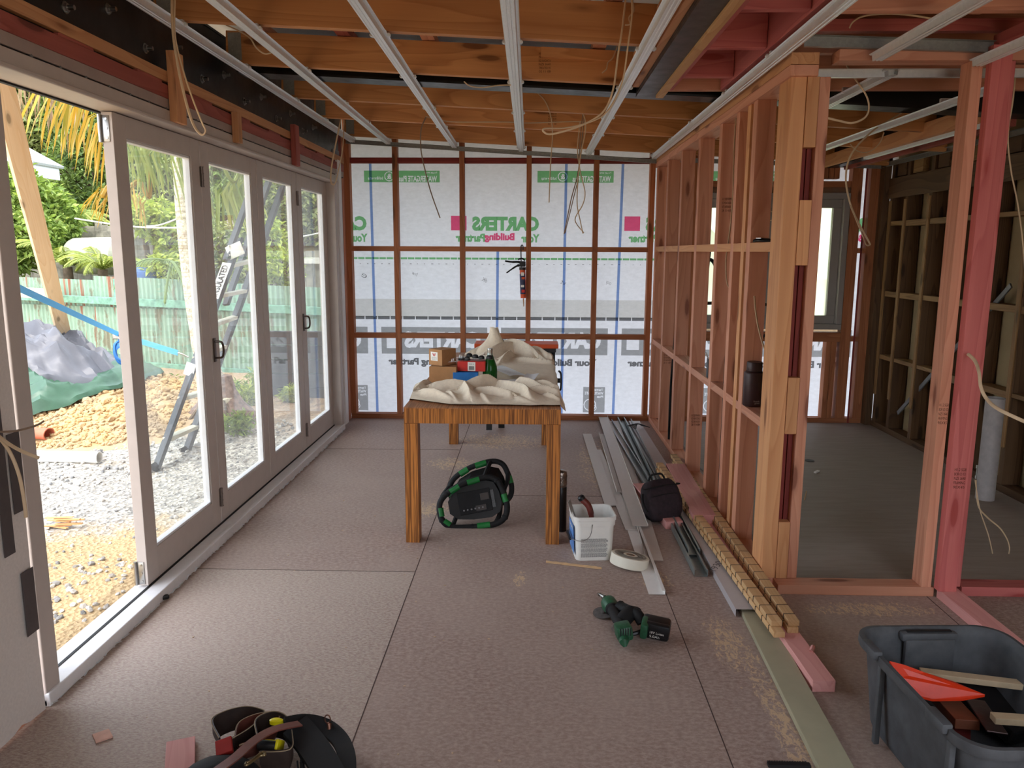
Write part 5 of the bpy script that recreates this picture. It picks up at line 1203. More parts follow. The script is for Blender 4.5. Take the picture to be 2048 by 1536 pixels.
# bottle
GRB = NT('green_bottle_glass'); p_ = GRB.n('BsdfPrincipled'); p_.inputs['Base Color'].default_value = srgb(28, 92, 34); p_.inputs['Roughness'].default_value = .08; p_.inputs['Transmission Weight'].default_value = .35; p_.inputs['IOR'].default_value = 1.3; GRB = GRB.done(p_.outputs[0])
bp = P(980, 764, z=TZ+.005); t = thing('glass_bottle', 'green glass bottle with a silver cap standing on the table', 'bottle', bp); m = MB()
m.lathe([(0, 0), (.040, .002), (.045, .012), (.046, .07), (.043, .10), (.032, .135), (.020, .165), (.0155, .185)], Matrix.Translation(bp), 28); m.build('bottle_body', GRB, t, smooth=True)
m = MB(); m.lathe([(.016, .182), (.0165, .20), (.0165, .208), (.0155, .212), (0, .213)], Matrix.Translation(bp), 20); m.build('cap', CHROME, t, smooth=True)
m = MB(); m.lathe([(.0205, .160), (.0168, .184), (.0166, .184)], Matrix.Translation(bp), 20); m.build('neck_foil', plain('pale_foil', srgb(168, 178, 170), .4, .5), t, smooth=True)
# papers
PAPER = plain('white_paper', srgb(226, 226, 228), .8, var=.02)
def sheet(px, py, wd, dp, rz, label, lines=6, lift=.024, name='paper_sheet'):
    q = P(px, py, z=TZ+lift); T = Matrix.Translation(q) @ Matrix.Rotation(rz, 4, 'Z'); m = MB()
    def f(u, v): p = T @ Vector(((u-.5)*wd, (v-.5)*dp, .004*math.sin(u*5+v*3)+.002)); return tuple(p)
    cloth_grid(m, 8, 8, f); o = m.build(name, PAPER, smooth=True, label=label, cat='paper'); ln = MB()
    for k in range(lines): 
        y = (k+1)/(lines+1)-.5; ln.box(tuple(T @ Vector((0, y*dp, .0085))), (wd*.75, .002, .0005), (0, 0, rz))
    if lines: ln.build('printed_lines', GREYP, o)
    return o
sheet(1036, 768, .17, .36, R(10), 'white printed sheet of paper lying on the cloth right of the bottle'); sheet(1057, 758, .08, .42, R(-8), 'white paper sheet overlapping the printed sheet, nearest the table edge', 0, .032); sheet(1012, 742, .12, .42, R(24), 'crumpled white leaflet behind the bottle, farthest of the papers', 9, .034)

# orange topped workbench behind
ORG = plain('orange_plastic', srgb(214, 84, 34), .5, var=.05); t = thing('work_stand', 'folding work stand with an orange top and black frame behind the table', 'work stand', (.0, 6.75, 0))
zt = P(1116, 689, y=6.62).z; xr = P(1117, 693, y=6.62).x
m = MB(); m.box((xr-.36, 6.75, zt-.018), (.72, .26, .036), bev=.004); m.build('bench_top', ORG, t)
m = MB(); m.box((xr-.36, 6.75, zt-.055), (.68, .20, .035)); m.build('top_frame', BLACK, t)
for x, y in ((xr-.05, 6.63), (xr-.05, 6.88)): beam('leg', (x-.0, 6.75, zt-.05), (x, 6.75+(y-6.75)*2.1, .02), .05, .03, BLACK, t, up=(0, 1, 0))
q = P(1003, 855, z=0); beam('leg', (q.x, q.y, .0), (q.x-.02, 6.80, zt-.06), .055, .04, BLACK, t, up=(0, 1, 0)); beam('leg', (q.x-.1, 6.62, .02), (q.x-.1, 6.78, zt-.06), .05, .03, BLACK, t, up=(0, 1, 0))
m = MB(); m.tube([(xr+.005, 6.55, zt-.22), (xr+.02, 6.5, zt-.24), (xr+.02, 6.5, zt-.36), (xr+.005, 6.55, zt-.38)], .009, 8); m.cyl((xr-.02, 6.55, zt-.30), (xr+.03, 6.55, zt-.30), .02); m.build('clamp_crank', BLACK, t, smooth=True)

# ================================================================ caulking gun on a nail
t = thing('caulking_gun', 'black and orange caulking gun hanging from the middle stud of the far wall', 'caulking gun', P(1045, 560, y=7.10)); yg = 7.11
g = lambda px, py, y=yg: P(px, py, y=y)
m = MB(); m.cyl(g(1045, 536), g(1047, 596), .026, .026, 20); m.build('cartridge', ORG, t, smooth=True)
m = MB(); a, b = g(1045.2, 548), g(1046.5, 588); m.cyl(a, b, .0268, .0268, 20); m.build('cartridge_label', plain('dark_label', srgb(40, 46, 80), .5), t, smooth=True)
lbm = MB()
for k, (py, h, mt) in enumerate(((548, .03, WHITEP), (556, .02, ORG), (572, .02, WHITEP), (582, .025, REDP))): c = g(1046, py); lbm.box((c.x-.004+.006*(k % 2), c.y-.027, c.z), (.028, .001, h), mat=mt)
lbm.build('label_print', WHITEP, t)
m = MB(); m.cyl(g(1047, 597), g(1047.5, 613), .007, .004, 10); m.build('nozzle', plain('nozzle_plastic', srgb(196, 150, 110), .5), t, smooth=True)
m = MB(); m.tube([g(1043, 548), g(1042, 510), g(1042, 494), g(1044, 490), g(1046, 493), g(1046, 500)], .005, 8); m.build('plunger_rod', BLACK, t, smooth=True)
m = MB(); c = g(1045, 528); m.box((c.x, c.y, c.z), (.055, .03, .05), bev=.008); m.lathe([(.03, -.012), (.03, .012)], Matrix.Translation(g(1045, 537)), 18)
m.tube([g(1048, 527), g(1036, 524), g(1024, 524), g(1010, 522)], [.014, .012, .010, .007], 8, flat=.6); m.tube([g(1046, 530), g(1034, 532), g(1024, 538), g(1013, 546)], [.013, .010, .008, .006], 8, flat=.6); m.tube([g(1036, 519), g(1044, 517), g(1050, 521)], .007, 8); m.build('grip_and_trigger', BLACK, t, smooth=True)

# ================================================================ worksite radio
def PT(px, py, y0=4.245, k=.42):
    r = M3 @ Vector((px-CX, -(py-CY), -F_PX)); tt = (y0+k*EYE)/(r.y-k*r.z); return Vector((r.x*tt, r.y*tt, EYE+r.z*tt))
GRN = plain('green_plastic', srgb(24, 112, 50), .4, var=.1); t = thing('site_radio', 'black worksite radio with a green bar frame lying tilted on the floor under the table', 'radio', PT(945, 1055))
fp = [PT(*p) for p in ((884, 1040), (879, 1010), (893, 988), (925, 968), (968, 955), (993, 960), (1006, 982), (1014, 1010), (1010, 1034), (990, 1048), (945, 1054), (905, 1054))]
back = Vector((.035, .12, .075)); ctr = sum(fp, Vector())/12
gr = [(0, 1), (2, 3), (3, 4), (6, 7), (9, 10), (11, 0)]
rp = [ctr+(p-ctr)*.93+back for p in fp]
m = MB(); m.tube(fp, .017, 10, closed=True); m.tube(rp, .016, 10, closed=True)
for i in (1, 4, 6, 9, 11): m.tube([fp[i], fp[i].lerp(rp[i], .5)+(fp[i]-ctr).normalized()*.012, rp[i]], .014, 8)
for i in (0, 2, 5, 8, 10): m.lathe([(0, -.02), (.017, -.012), (.019, 0), (.017, .012), (0, .02)], Matrix.Translation(fp[i]), 12)
m.build('bar_frame', BLACKR, t, smooth=True)
for a, b in gr:
    for s_ in (fp, rp): m = MB(); A, B = s_[a].lerp(s_[b], .22), s_[a].lerp(s_[b], .78); m.cyl(A, B, .019, .019, 12); m.build('green_bar', GRN, t, smooth=True)
m = MB(); inner = [ctr+(p-ctr)*.80+back*.15 for p in fp]; inb = [ctr+(p-ctr)*.80+back*.92 for p in fp]; n = 12
m.add(inner+inb, [tuple(range(n)), tuple(range(2*n-1, n-1, -1))]+[(i, (i+1) % n, n+(i+1) % n, n+i) for i in range(n)]); body = m.build('radio_body', BLACK, t)
nrm = (fp[3]-fp[0]).cross(fp[7]-fp[0]).normalized(); nrm = -nrm if nrm.y > 0 else nrm; ex = (fp[8]-fp[11]).normalized(); ey = nrm.cross(ex).normalized(); ey = -ey if ey.z < 0 else ey
W = Matrix(((ex.x, ey.x, nrm.x, 0), (ex.y, ey.y, nrm.y, 0), (ex.z, ey.z, nrm.z, 0), (0, 0, 0, 1))); W.translation = ctr+back*.15+nrm*.003
m = MB(); m.box((-.01, .0, 0), (.19, .13, .006), M=W, bev=.003); m.build('display_panel', BLACKR, t)
m = MB(); m.box((.05, .02, .004), (.05, .04, .004), M=W, bev=.001); m.box((.02, -.04, .004), (.06, .03, .004), M=W); m.build('screen', plain('dim_screen', srgb(62, 56, 54), .3), t)
m = MB()
for i in range(6): m.cyl(tuple(W @ Vector((-.08+.022*i, -.04, .003))), tuple(W @ Vector((-.08+.022*i, -.04, .010))), .005, n=10)
for i in range(6): m.box((.088+.003*i, .0-.018*i*0, .002), (.0015, .10, .008), M=W)
m.build('buttons', GREYP, t, smooth=True)

# ================================================================ bucket and tools
bk = thing('plastic_bucket', 'white rectangular plastic bucket with tools in it beside the table leg', 'bucket', (.315, 3.87, 0)); bc = Vector((.315, 3.875, 0))
def rrect(hx_, hy_, r, z, n=6, c=bc, rz=.09):
    out = []
    for (sx, sy, a0) in ((1, 1, 0), (-1, 1, 90), (-1, -1, 180), (1, -1, 270)):
        for k in range(n+1):
            a = R(a0+90*k/n); x = sx*(hx_-r)+r*math.cos(a); y = sy*(hy_-r)+r*math.sin(a); out.append((c.x+x*math.cos(rz)-y*math.sin(rz), c.y+x*math.sin(rz)+y*math.cos(rz), c.z+z))
    return out
def loft(m, rings, cap0=True, mat=None):
    n = len(rings[0]); vs = [p for r_ in rings for p in r_]; fs = [(j*n+i, j*n+(i+1) % n, (j+1)*n+(i+1) % n, (j+1)*n+i) for j in range(len(rings)-1) for i in range(n)]
    if cap0: fs.append(tuple(range(n)))
    m.add(vs, fs, None, mat)
m = MB(); H = .235
loft(m, [rrect(.09, .088, .03, .004), rrect(.093, .091, .03, .001), rrect(.094, .092, .03, .01), rrect(.101, .099, .032, H-.05), rrect(.106, .104, .034, H-.048), rrect(.107, .105, .034, H-.022), rrect(.110, .108, .034, H-.02), rrect(.111, .109, .034, H), rrect(.104, .102, .032, H), rrect(.099, .097, .032, H-.05), rrect(.09, .088, .03, .012)])
m.add(rrect(.09, .088, .03, .012), [tuple(range(28))]); m.build('pail', WHITEP, bk, smooth=True)
# printed text on the front, blue label on the left
Rz = Matrix.Translation(bc) @ Matrix.Rotation(.09, 4, 'Z'); m = MB()
Wf = Rz @ Matrix(((1, 0, 0, -.07), (0, 0, -1, -.0965), (0, 1, .0, .02), (0, 0, 0, 1))) @ Matrix.Rotation(R(2.3), 4, 'X')
rr = random.Random(4)
for blk in range(4):
    for ln in range(6):
        y = .10-.026*blk-.0038*ln; x = .0
        while x < .128:
            w_ = rr.uniform(.004, .012); m.add([(x, y, .0016), (x+w_, y, .0016), (x+w_, y+.0018, .0016), (x, y+.0018, .0016)], [(0, 1, 2, 3)], Wf); x += w_+.0018
m.build('printed_text', GREYP, bk)
LBL = NT('blue_bucket_label'); vv = LBL.coord(scale=(1, 1, 1), rot=(.6, 0, 0)); nn = LBL.noise(vv, 40, 3, .7, 2); LBL = LBL.done(LBL.bsdf(LBL.ramp(nn, [(.35, srgb(30, 96, 180)), (.5, srgb(110, 160, 220)), (.6, srgb(34, 104, 190)), (.75, srgb(226, 232, 240))]), .4))
Wl = Rz @ Matrix(((0, 0, -1, -.0995), (-1, 0, 0, .078), (0, 1, 0, .03), (0, 0, 0, 1))) @ Matrix.Rotation(R(2.3), 4, 'X')
m = MB(); pts = [(0, 0, .002), (.155, 0, .002), (.155, .155, .002), (0, .155, .002)]; m.add(pts, [(0, 1, 2, 3)], Wl); m.build('blue_label', LBL, bk)
m = MB(); text_mb(m, 'noma46', Wl @ Matrix.Translation((.02, .125, .004)), .12, .022, WHITEP, .02); m.build('label_lettering', WHITEP, bk)
pv = Rz @ Vector((-.015, -.112, H-.035)); pv2 = Rz @ Vector((-.015, .112, H-.035)); gr_ = Rz @ Vector((-.128, 0, .105))
m = MB(); m.tube([pv, Rz @ Vector((-.03, -.118, .14)), Rz @ Vector((-.07, -.112, .115)), Rz @ Vector((-.11, -.08, .112)), gr_, Rz @ Vector((-.11, .08, .112)), Rz @ Vector((-.05, .118, .14)), pv2], .0017, 6); m.build('bail_handle', CHROME, bk, smooth=True)
m = MB(); m.cyl(Rz @ Vector((-.12, -.055, .107)), Rz @ Vector((-.12, .055, .107)), .008, n=10); m.build('handle_grip', BLACK, bk, smooth=True)
t = thing('filling_knife', 'broad steel filling knife sticking out of the bucket on its left side', 'filling knife', (.25, 3.86, .02)); m = MB()
m.add([(.245, 3.83, .12), (.255, 3.90, .12), (.20, 3.91, .285), (.185, 3.84, .29), (.247, 3.83, .12), (.257, 3.90, .12), (.202, 3.91, .285), (.187, 3.84, .29)], [(0, 1, 2, 3), (7, 6, 5, 4), (0, 4, 5, 1), (1, 5, 6, 2), (2, 6, 7, 3), (3, 7, 4, 0)]); m.build('blade', CHROME, t)
m = MB(); m.tube([(.262, 3.865, .02), (.255, 3.865, .07), (.25, 3.866, .12)], .014, 10); m.build('handle', BLACK, t, smooth=True)
t = thing('hammer', 'tool with a dark red grip and black end leaning in the bucket', 'hammer', (.33, 3.9, .02)); a = P(1182, 1027, y=3.86); b = P(1164, 998, y=3.86)
m = MB(); m.tube([a+Vector((.02, .01, -.13)), a+Vector((.006, 0, -.05)), a, a.lerp(b, .5)+Vector((.008, 0, .006)), b], [.014, .015, .0175, .0185, .018], 12, flat=.8); m.build('grip', plain('dark_red_grip', srgb(104, 46, 40), .45, var=.3, vs=30), t, smooth=True)
m = MB(); d = (b-a).normalized(); m.tube([b-d*.002, b+d*.012, b+d*.02], [.019, .019, .012], 12, smooth=False); m.build('end_cap', BLACK, t, smooth=True)
m = MB(); m.box((.365, 3.87, .03), (.10, .025, .025), bev=.005); m.build('head', CHROME, t)
t = thing('spray_can', 'dark can with a silver top standing behind the table leg and the bucket', 'can', (.165, 4.22, 0)); m = MB()
T = Matrix.Translation((.165, 4.22, 0)); m.lathe([(0, .002), (.033, .002), (.034, .008), (.034, .26), (.033, .262)], T, 24); m.build('can_body', plain('black_can', srgb(36, 34, 36), .3, .4), t, smooth=True)
m = MB(); m.lathe([(.034, .26), (.036, .28), (.034, .30), (.036, .32), (.032, .345), (.02, .352), (0, .353)], T, 24); m.build('silver_top', plain('crumpled_foil', srgb(150, 136, 128), .25, .9, var=.4, vs=30, bstr=.5), t, smooth=True)
# tape roll
t = thing('tape_roll', 'roll of white jointing tape resting on the white trims beside the bucket', 'tape', P(1258, 1120, z=0)); c = P(1259, 1120, z=.028)
T = Matrix.Translation(c) @ Matrix.Rotation(R(10), 4, 'Y') @ Matrix.Rotation(R(-7), 4, 'X'); m = MB()
m.lathe([(.022, -.026), (.094, -.026), (.096, -.024), (.096, .024), (.094, .026), (.022, .027), (.020, .024), (.020, -.024), (.022, -.026)], T, 48); m.build('tape', plain('tape_paper', srgb(226, 220, 204), .8, var=.02), t, smooth=True)
m = MB(); m.lathe([(.0205, -.027), (.0205, .0275), (.0175, .0275), (.0175, -.027)], T, 24); m.build('core', CARD, t, smooth=True)
m = MB()
for r_ in (.035, .05, .066, .08): m.lathe([(r_, .0268), (r_+.0007, .0272), (r_+.0014, .0268)], T, 40)
m.build('winding_line', plain('tape_shadow_line', srgb(190, 184, 170), .9), t)

# ================================================================ loose trims, studs and boards on the floor
TRIM = plain('white_pvc_trim', srgb(206, 196, 188), .45, var=.02); TRIM2 = plain('bright_white_trim', srgb(232, 228, 224), .4, var=.02); STUDM = galv('grey_steel_stud', srgb(120, 130, 130), srgb(156, 164, 162), .35)
def trim(label, a, b, w_, mat, z=.004, zb=None, sect='flat', name='plastic_trim', cat='trim', h=.012, grp=None):
    A = P(*a, z=z); B = P(*b, z=zb if zb is not None else z); m = MB()
    if sect == 'flat': poly = [(-w_/2, 0), (w_/2, 0), (w_/2, .003), (-w_/2, .003)]; m.prism(poly, A, B)
    elif sect == 'L': m.prism([(-w_/2, h), (-w_/2, 0), (w_/2, 0)], A, B, thick=.0018)
    elif sect == 'Lr': m.prism([(-w_/2, 0), (w_/2, 0), (w_/2, h)], A, B, thick=.0018)
    elif sect == 'J': m.prism([(-w_/2+.014, h), (-w_/2, h), (-w_/2, 0), (w_/2, 0)], A, B, thick=.0018)
    elif sect == 'U': m.prism([(-w_/2, h), (-w_/2, 0), (w_/2, 0), (w_/2, h)], A, B, thick=.0016)
    elif sect == 'C': m.prism([(-w_/2+.008, h), (-w_/2, h), (-w_/2, 0), (w_/2, 0), (w_/2, h), (w_/2-.008, h)], A, B, thick=.0014)
    elif sect == 'N': m.prism([(-w_/2, -h), (-w_/2, 0), (w_/2, 0), (w_/2, -h)], A, B, thick=.0016)
    return m.build(name, mat, label=label, cat=cat, group=grp)
trim('flat white trim on the left of the loose trims, its near end behind the bucket', (1174, 868), (1222, 1011), .075, TRIM, .012)
trim('narrow perforated white angle trim, second from the left among the loose trims', (1203, 868), (1240, 985), .045, TRIM, .022, sect='Lr', h=.02)
trim('long white channel trim lying on top of the other loose trims', (1206, 833), (1281, 1052), .085, TRIM, .034, .028, sect='L', h=.012)
trim('white trim with a raised lip reaching past the tape roll', (1228, 842), (1309, 1121), .09, TRIM, .010, .004, sect='Lr', h=.018)
trim('white trim under the others, ending under the tape roll', (1195, 900), (1262, 1060), .06, TRIM, .008, sect='flat')
trim('bright white J-shaped trim end nearest the cordless tools', (1243, 990), (1314, 1189), .075, TRIM2, .003, sect='J', h=.02)
trim('short flat grey-white trim end just behind the bucket', (1222, 905), (1270, 1035), .06, TRIM, .017, sect='flat')
SG = 'galvanised studs on the floor'
trim('galvanised steel stud on the floor, the longer one reaching nearest the camera', (1240, 838), (1402, 1153), .065, STUDM, .003, sect='C', name='steel_stud', cat='steel stud', h=.035)
trim('galvanised steel stud nested on top of the longer one', (1256, 845), (1388, 1110), .06, STUDM, .016, sect='C', name='steel_stud', cat='steel stud', h=.035)
trim('galvanised steel stud left of the nested pair, mostly under the black bag', (1218, 845), (1330, 1030), .055, STUDM, .003, sect='C', name='steel_stud', cat='steel stud', h=.03)
fl = trim('grey-white metal flashing channel lying face up with pen figures on it', (1268, 842), (1495, 1219), .098, plain('grey_white_metal', srgb(190, 184, 186), .4, .1, var=.02), .034, sect='N', name='metal_flashing', cat='flashing', h=.033)
A = P(1450, 1138, z=.0362); m = MB(); W = Matrix.Translation(A+Vector((-.05, -.03, .0003))) @ Matrix.Rotation(R(62), 4, 'Z'); text_mb(m, '1930', W, .13, .035, BLACK, -.01); m.build('pen_figures', BLACK, fl)
m = MB(); q = P(1275, 852, z=.05)
for k in range(7): m.tube([q+Vector((-.09+.01*k, -.02*k, .0)), q+Vector((0, .015*math.sin(k), .02)), q+Vector((.10-.01*k, .01*k-.05, .0))], .003, 5)
m.build('cord_tangle', BLACK, smooth=True, label='tangle of black cord round the far end of the white flashing', cat='cord')
ol = beam('fascia_board', (.972, 3.24, .011), (.914, 1.75, .011), .108, .022, plain('olive_primer', srgb(170, 164, 138), .55, var=.04, vs=12)); tag(ol, 'long olive green painted board running off the bottom of the photo', 'board')
pk = beam('framing_timber', (1.055, 2.605, .0225), (.985, 5.3, .0225), .082, .045, PALEPINK); tag(pk, 'long pink timber under the kerfed battens, its sawn end facing the camera', 'timber')
m = MB(); q = P(1622, 1303, z=.047); m.tube([q, q+Vector((.012, .018, .008)), q+Vector((.018, .03, .002))], .009, 7); m.build('knot_flake', PALEPINK, pk, smooth=True)
KER = BATW
def kerf(label, n0, f0, z, zf=None):
    a = Vector((n0[0], n0[1], z)); b = Vector((f0[0], f0[1], z)); o = beam('kerfed_batten', a, b, .045, .024, BATW); tag(o, label, 'batten', 'kerfed battens stacked beside the partition')
    L = (b-a).length; m = MB(); d = (b-a).normalized(); s_ = Vector((0, 0, 1)).cross(d)
    ang = math.atan2(d.y, d.x)
    k = .06
    while k < L:
        c = a+d*k; m.box((c.x, c.y, c.z+.0122), (.003, .046, .0012), (0, 0, ang)); cc = c+s_*.0225; m.box((cc.x, cc.y, cc.z), (.004, .003, .025), (0, 0, ang)); k += .085
    m.build('saw_kerf', SLOT, o); return o
e = [P(1559, 1270, z=.057), P(1561, 1248, z=.081), P(1586, 1261, z=.057), P(1589, 1247, z=.081)]
kerf('lower left kerfed batten, lying on the pink timber and reaching farthest towards the camera', (e[0].x, e[0].y), (e[0].x-.10, 5.3), .057)
kerf('upper left kerfed batten with pencil writing near its end', (e[0].x+.002, e[1].y), (e[0].x-.09, 5.35), .0815)
kerf('lower right kerfed batten on the pink timber beside the partition', (e[2].x, e[2].y), (e[2].x-.02, 5.5), .057)
kerf('upper right kerfed batten beside the partition, top of its pair', (e[2].x+.006, e[3].y), (e[2].x-.015, 5.6), .0815)
b_ = beam('framing_offcut', P(1408, 1052, z=.03), P(1350, 945, z=.03), .13, .05, PALEPINK); tag(b_, 'pink timber offcut right of the black bag, on edge of the flashing', 'timber'); b_.location.z += .04
b_ = beam('framing_offcut', (.835-.02, 4.26, .024), (.72, 5.0, .024), .10, .045, PALEPINK); tag(b_, 'pink brown timber end low on the floor just left of the black bag', 'timber')
# bag
t = thing('tool_bag', 'soft dark zipped bag resting on the steel studs', 'bag', P(1325, 1040, z=.05)); bcn = P(1322, 1000, y=4.42)
def bagf(u, v):
    a = u*2*math.pi; e_ = abs(math.cos(a))**.35*(1 if math.cos(a) > 0 else -1); f_ = abs(math.sin(a))**.35*(1 if math.sin(a) > 0 else -1)
    r = (math.sin(v*math.pi)**.2)*(1+.05*noise3(e_*3, f_*3, v*5)); x = .112*e_*r*(1-.12*v); y = .085*f_*r; z = (v-.5)*.25
    p = Matrix.Translation(bcn) @ Euler((R(-24), R(-6), R(14))).to_matrix().to_4x4() @ Vector((x, y, z)); return tuple(p)
BAG = plain('dark_nylon', srgb(44, 32, 38), .8, var=.25, vs=50); m = MB(); cloth_grid(m, 40, 26, bagf); m.build('bag_body', BAG, t, smooth=True)
RM = Matrix.Translation(bcn) @ Euler((R(-24), R(-6), R(14))).to_matrix().to_4x4()
m = MB(); m.tube([RM @ Vector(p) for p in ((-.11, -.03, .08), (-.10, -.085, .07), (0, -.09, .075), (.10, -.08, .07), (.105, -.03, .08))], .004, 6); m.tube([RM @ Vector(p) for p in ((-.08, -.088, .02), (0, -.092, .025), (.08, -.088, .02))], .003, 6); m.build('zip', BLACKR, t, smooth=True)
m = MB(); m.tube([RM @ Vector(p) for p in ((-.05, 0, .12), (-.03, -.01, .15), (.03, -.01, .15), (.05, 0, .12))], .006, 8); m.tube([RM @ Vector(p) for p in ((-.11, -.02, .05), (-.125, -.04, 0), (-.115, -.05, -.06))], .006, 8); m.build('strap', BLACKR, t, smooth=True)
# ================================================================ cordless tools on the floor
DG = plain('dark_green_tool_body', srgb(38, 84, 58), .4, var=.15, vs=60)
t = thing('angle_grinder', 'green cordless grinder with a grey cutting disc lying on the floor', 'grinder', (.35, 3.06, 0))
def G(px, py, z): return P(px, py, z=z)
h0 = G(1217, 1205, .05); h1 = G(1247, 1262, .055)
d = (h1-h0).normalized(); s_ = Vector((d.y, -d.x, 0)).normalized(); u = s_.cross(d)
m = MB(); m.tube([h0-d*.012, h0, h0+d*.035, h0+d*.06], [.014, .034, .036, .028], 14, smooth=False); m.box(tuple(h1+d*.0), (.07, .065, .062), (R(10), 0, math.atan2(d.y, d.x)), bev=.012)
m.tube([h0+d*.03, h1], .015, 8, smooth=False); m.tube([h1+d*.01+Vector((0, 0, -.02)), G(1248, 1285, .035), G(1250, 1293, .02)], [.026, .018, .008], 10, smooth=False); m.build('tool_body', DG, t, smooth=True)
m = MB(); m.tube([h0+d*.045, h0+d*.075, h0+d*.11, h1-d*.02], [.029, .023, .023, .029], 14, flat=.9); m.build('rubber_grip', BLACKR, t, smooth=True)
m = MB(); c = G(1207, 1226, .012); T = Matrix.Translation(c) @ Euler((R(6), R(-4), 0)).to_matrix().to_4x4(); m.lathe([(0, .001), (.046, .001), (.046, .003), (.012, .004), (.012, .014), (0, .015)], T, 36); m.build('cutting_disc', plain('abrasive_disc', srgb(96, 90, 88), .8, var=.2, vs=80), t, smooth=True)
m = MB(); a = G(1210, 1195, .055); b = G(1196, 1187, .05); m.tube([a, a.lerp(b, .35), a.lerp(b, .36), a.lerp(b, .7), a.lerp(b, .72), b], [.011, .011, .006, .006, .009, .004], 10, smooth=False); m.build('spindle', CHROME, t, smooth=True)
m = MB()
for k in range(5): q = h1+d*.034+s_*(.02-.01*k)+Vector((0, 0, .012)); m.box(tuple(q), (.004, .004, .03), (0, 0, math.atan2(d.y, d.x)))
m.build('cooling_slots', BLACK, t)
t = thing('cordless_drill', 'black and green cordless drill with its battery towards the camera, lying beside the grinder', 'drill', (.47, 3.05, 0))
b0 = G(1312, 1255, .045); m = MB(); m.box(tuple(b0), (.115, .075, .075), (R(8), R(6), R(-14)), bev=.014); m.box(tuple(b0+Vector((.0, -.03, .005))), (.10, .03, .06), (R(8), R(6), R(-14)), bev=.01); m.build('battery', BLACK, t, smooth=True)
m = MB(); m.box(tuple(b0+Vector((-.048, -.012, .006))), (.03, .075, .068), (R(8), R(6), R(-14)), bev=.01); m.build('battery_clip', DG, t, smooth=True)
Wb = Matrix.Translation(b0+Vector((.0, -.0, .0))) @ Euler((R(8), R(6), R(-14))).to_matrix().to_4x4() @ Matrix(((1, 0, 0, -.02), (0, 0, -1, -.0465), (0, 1, 0, -.022), (0, 0, 0, 1)))
m = MB()
for k, s2 in enumerate(('18V Li-ion', '5.0Ah')): text_mb(m, s2, Wb @ Matrix.Translation((0, .022-.018*k, .001)), .055-.015*k, .011, WHITEP, 0)
m.build('battery_lettering', WHITEP, t)
a = G(1285, 1245, .05); b = G(1262, 1225, .07); c = G(1240, 1215, .06)
m = MB(); m.tube([a, a.lerp(b, .5)+Vector((0, 0, .015)), b, c], [.024, .022, .026, .03], 12); m.tube([b+Vector((.03, .04, -.02)), b, b+Vector((-.05, -.05, -.025))], [.024, .032, .026], 12); m.build('drill_body', BLACKR, t, smooth=True)
m = MB(); q = b+Vector((-.05, -.05, -.025)); m.tube([q, q+Vector((-.012, -.014, -.004)), q+Vector((-.03, -.035, -.01))], [.022, .02, .012], 12, smooth=False); m.build('chuck', CHROME, t, smooth=True)
m = MB(); m.tube([G(1240, 1262, .03), G(1262, 1268, .02), G(1285, 1262, .03)], .009, 8); m.build('belt_hook', BLACK, t, smooth=True)

# ================================================================ small things on the floor
m = MB(); A = P(1092, 1124, z=.0015); B = P(1203, 1137, z=.0015); pts = []; N = 16; rr = random.Random(9)
for k in range(N+1):
    f = k/N; c = A.lerp(B, f); pts.append((c.x, c.y+.008+rr.uniform(0, .008), .002))
for k in range(N, -1, -1):
    f = k/N; c = A.lerp(B, f); pts.append((c.x, c.y-.010-rr.uniform(0, .004), .002))
pts2 = [(p[0], p[1], .005) for p in pts]; n = len(pts); m.add(pts+pts2, [(i, (i+1) % n, n+(i+1) % n, n+i) for i in range(n)]+[(i, i+1, n-2-i, n-1-i) for i in range(n//2-1)]+[(n+i, n+i+1, 2*n-2-i, 2*n-1-i) for i in range(n//2-1)])
m.build('wood_splinter', plain('fresh_wood', srgb(220, 182, 138), .8), label='long thin pale wood splinter on the floor in front of the bucket', cat='splinter')
o = beam('marker_pen', P(314, 1198, z=.012), P(338, 1192, z=.012), .022, .020, BLACK, bev=.006); tag(o, 'short black plastic piece lying against the door sill', 'plastic piece')
o = beam('timber_offcut', P(188, 1478, z=.005), P(222, 1466, z=.005), .052, .008, plain('pale_offcut', srgb(212, 168, 150), .8)); tag(o, 'small pale square wood offcut at the lower left of the floor', 'wood offcut')
o = beam('timber_offcut', P(360, 1545, z=.01), P(362, 1483, z=.01), .085, .02, PALEPINK); tag(o, 'pink timber offcut lying left of the tool belt', 'wood offcut')
m = MB(); q = P(1578, 1530, z=.01); m.box(q, (.13, .02, .01), bev=.002); 
for k in range(24): m.box((q.x-.06+.005*k, q.y+.012, q.z), (.0025, .006, .008))
m.build('saw_blade', BLACKR, label='dark toothed blade at the bottom edge beside the olive board', cat='blade')
rr = random.Random(12); m = MB()
for k in range(140):
    x, y = rr.uniform(-1.5, 1.0), rr.uniform(2.1, 6.9)
    if abs(noise3(x, y, 3, 2)) < .12: continue
    m.box((x, y, .0015), (rr.uniform(.002, .010), rr.uniform(.002, .006), .002), (0, 0, rr.uniform(0, 3)))
m.build('wood_chips', plain('chips', srgb(206, 178, 148), .9), label='tiny wood chips and crumbs scattered over the floor', cat='wood chips', kind='stuff')
m = MB(); q = P(1619, 921, z=.0075); m.lathe([(0, .001), (.035, .001), (.035, .0015)], Matrix.Translation(q), 20); m.build('floor_hole', SLOT, label='dark round hole in the floor of the second room', cat='hole')
o = beam('plastic_offcut', P(1630, 945, z=.012), P(1637, 942, z=.012), .02, .012, WHITEP); tag(o, 'small white plastic bit on the second room floor near the hole', 'plastic bit')
o = beam('nail_strip', P(1609, 1000, z=.008), P(1613, 982, z=.008), .006, .004, PINE); tag(o, 'thin pale sliver on the second room floor', 'splinter')

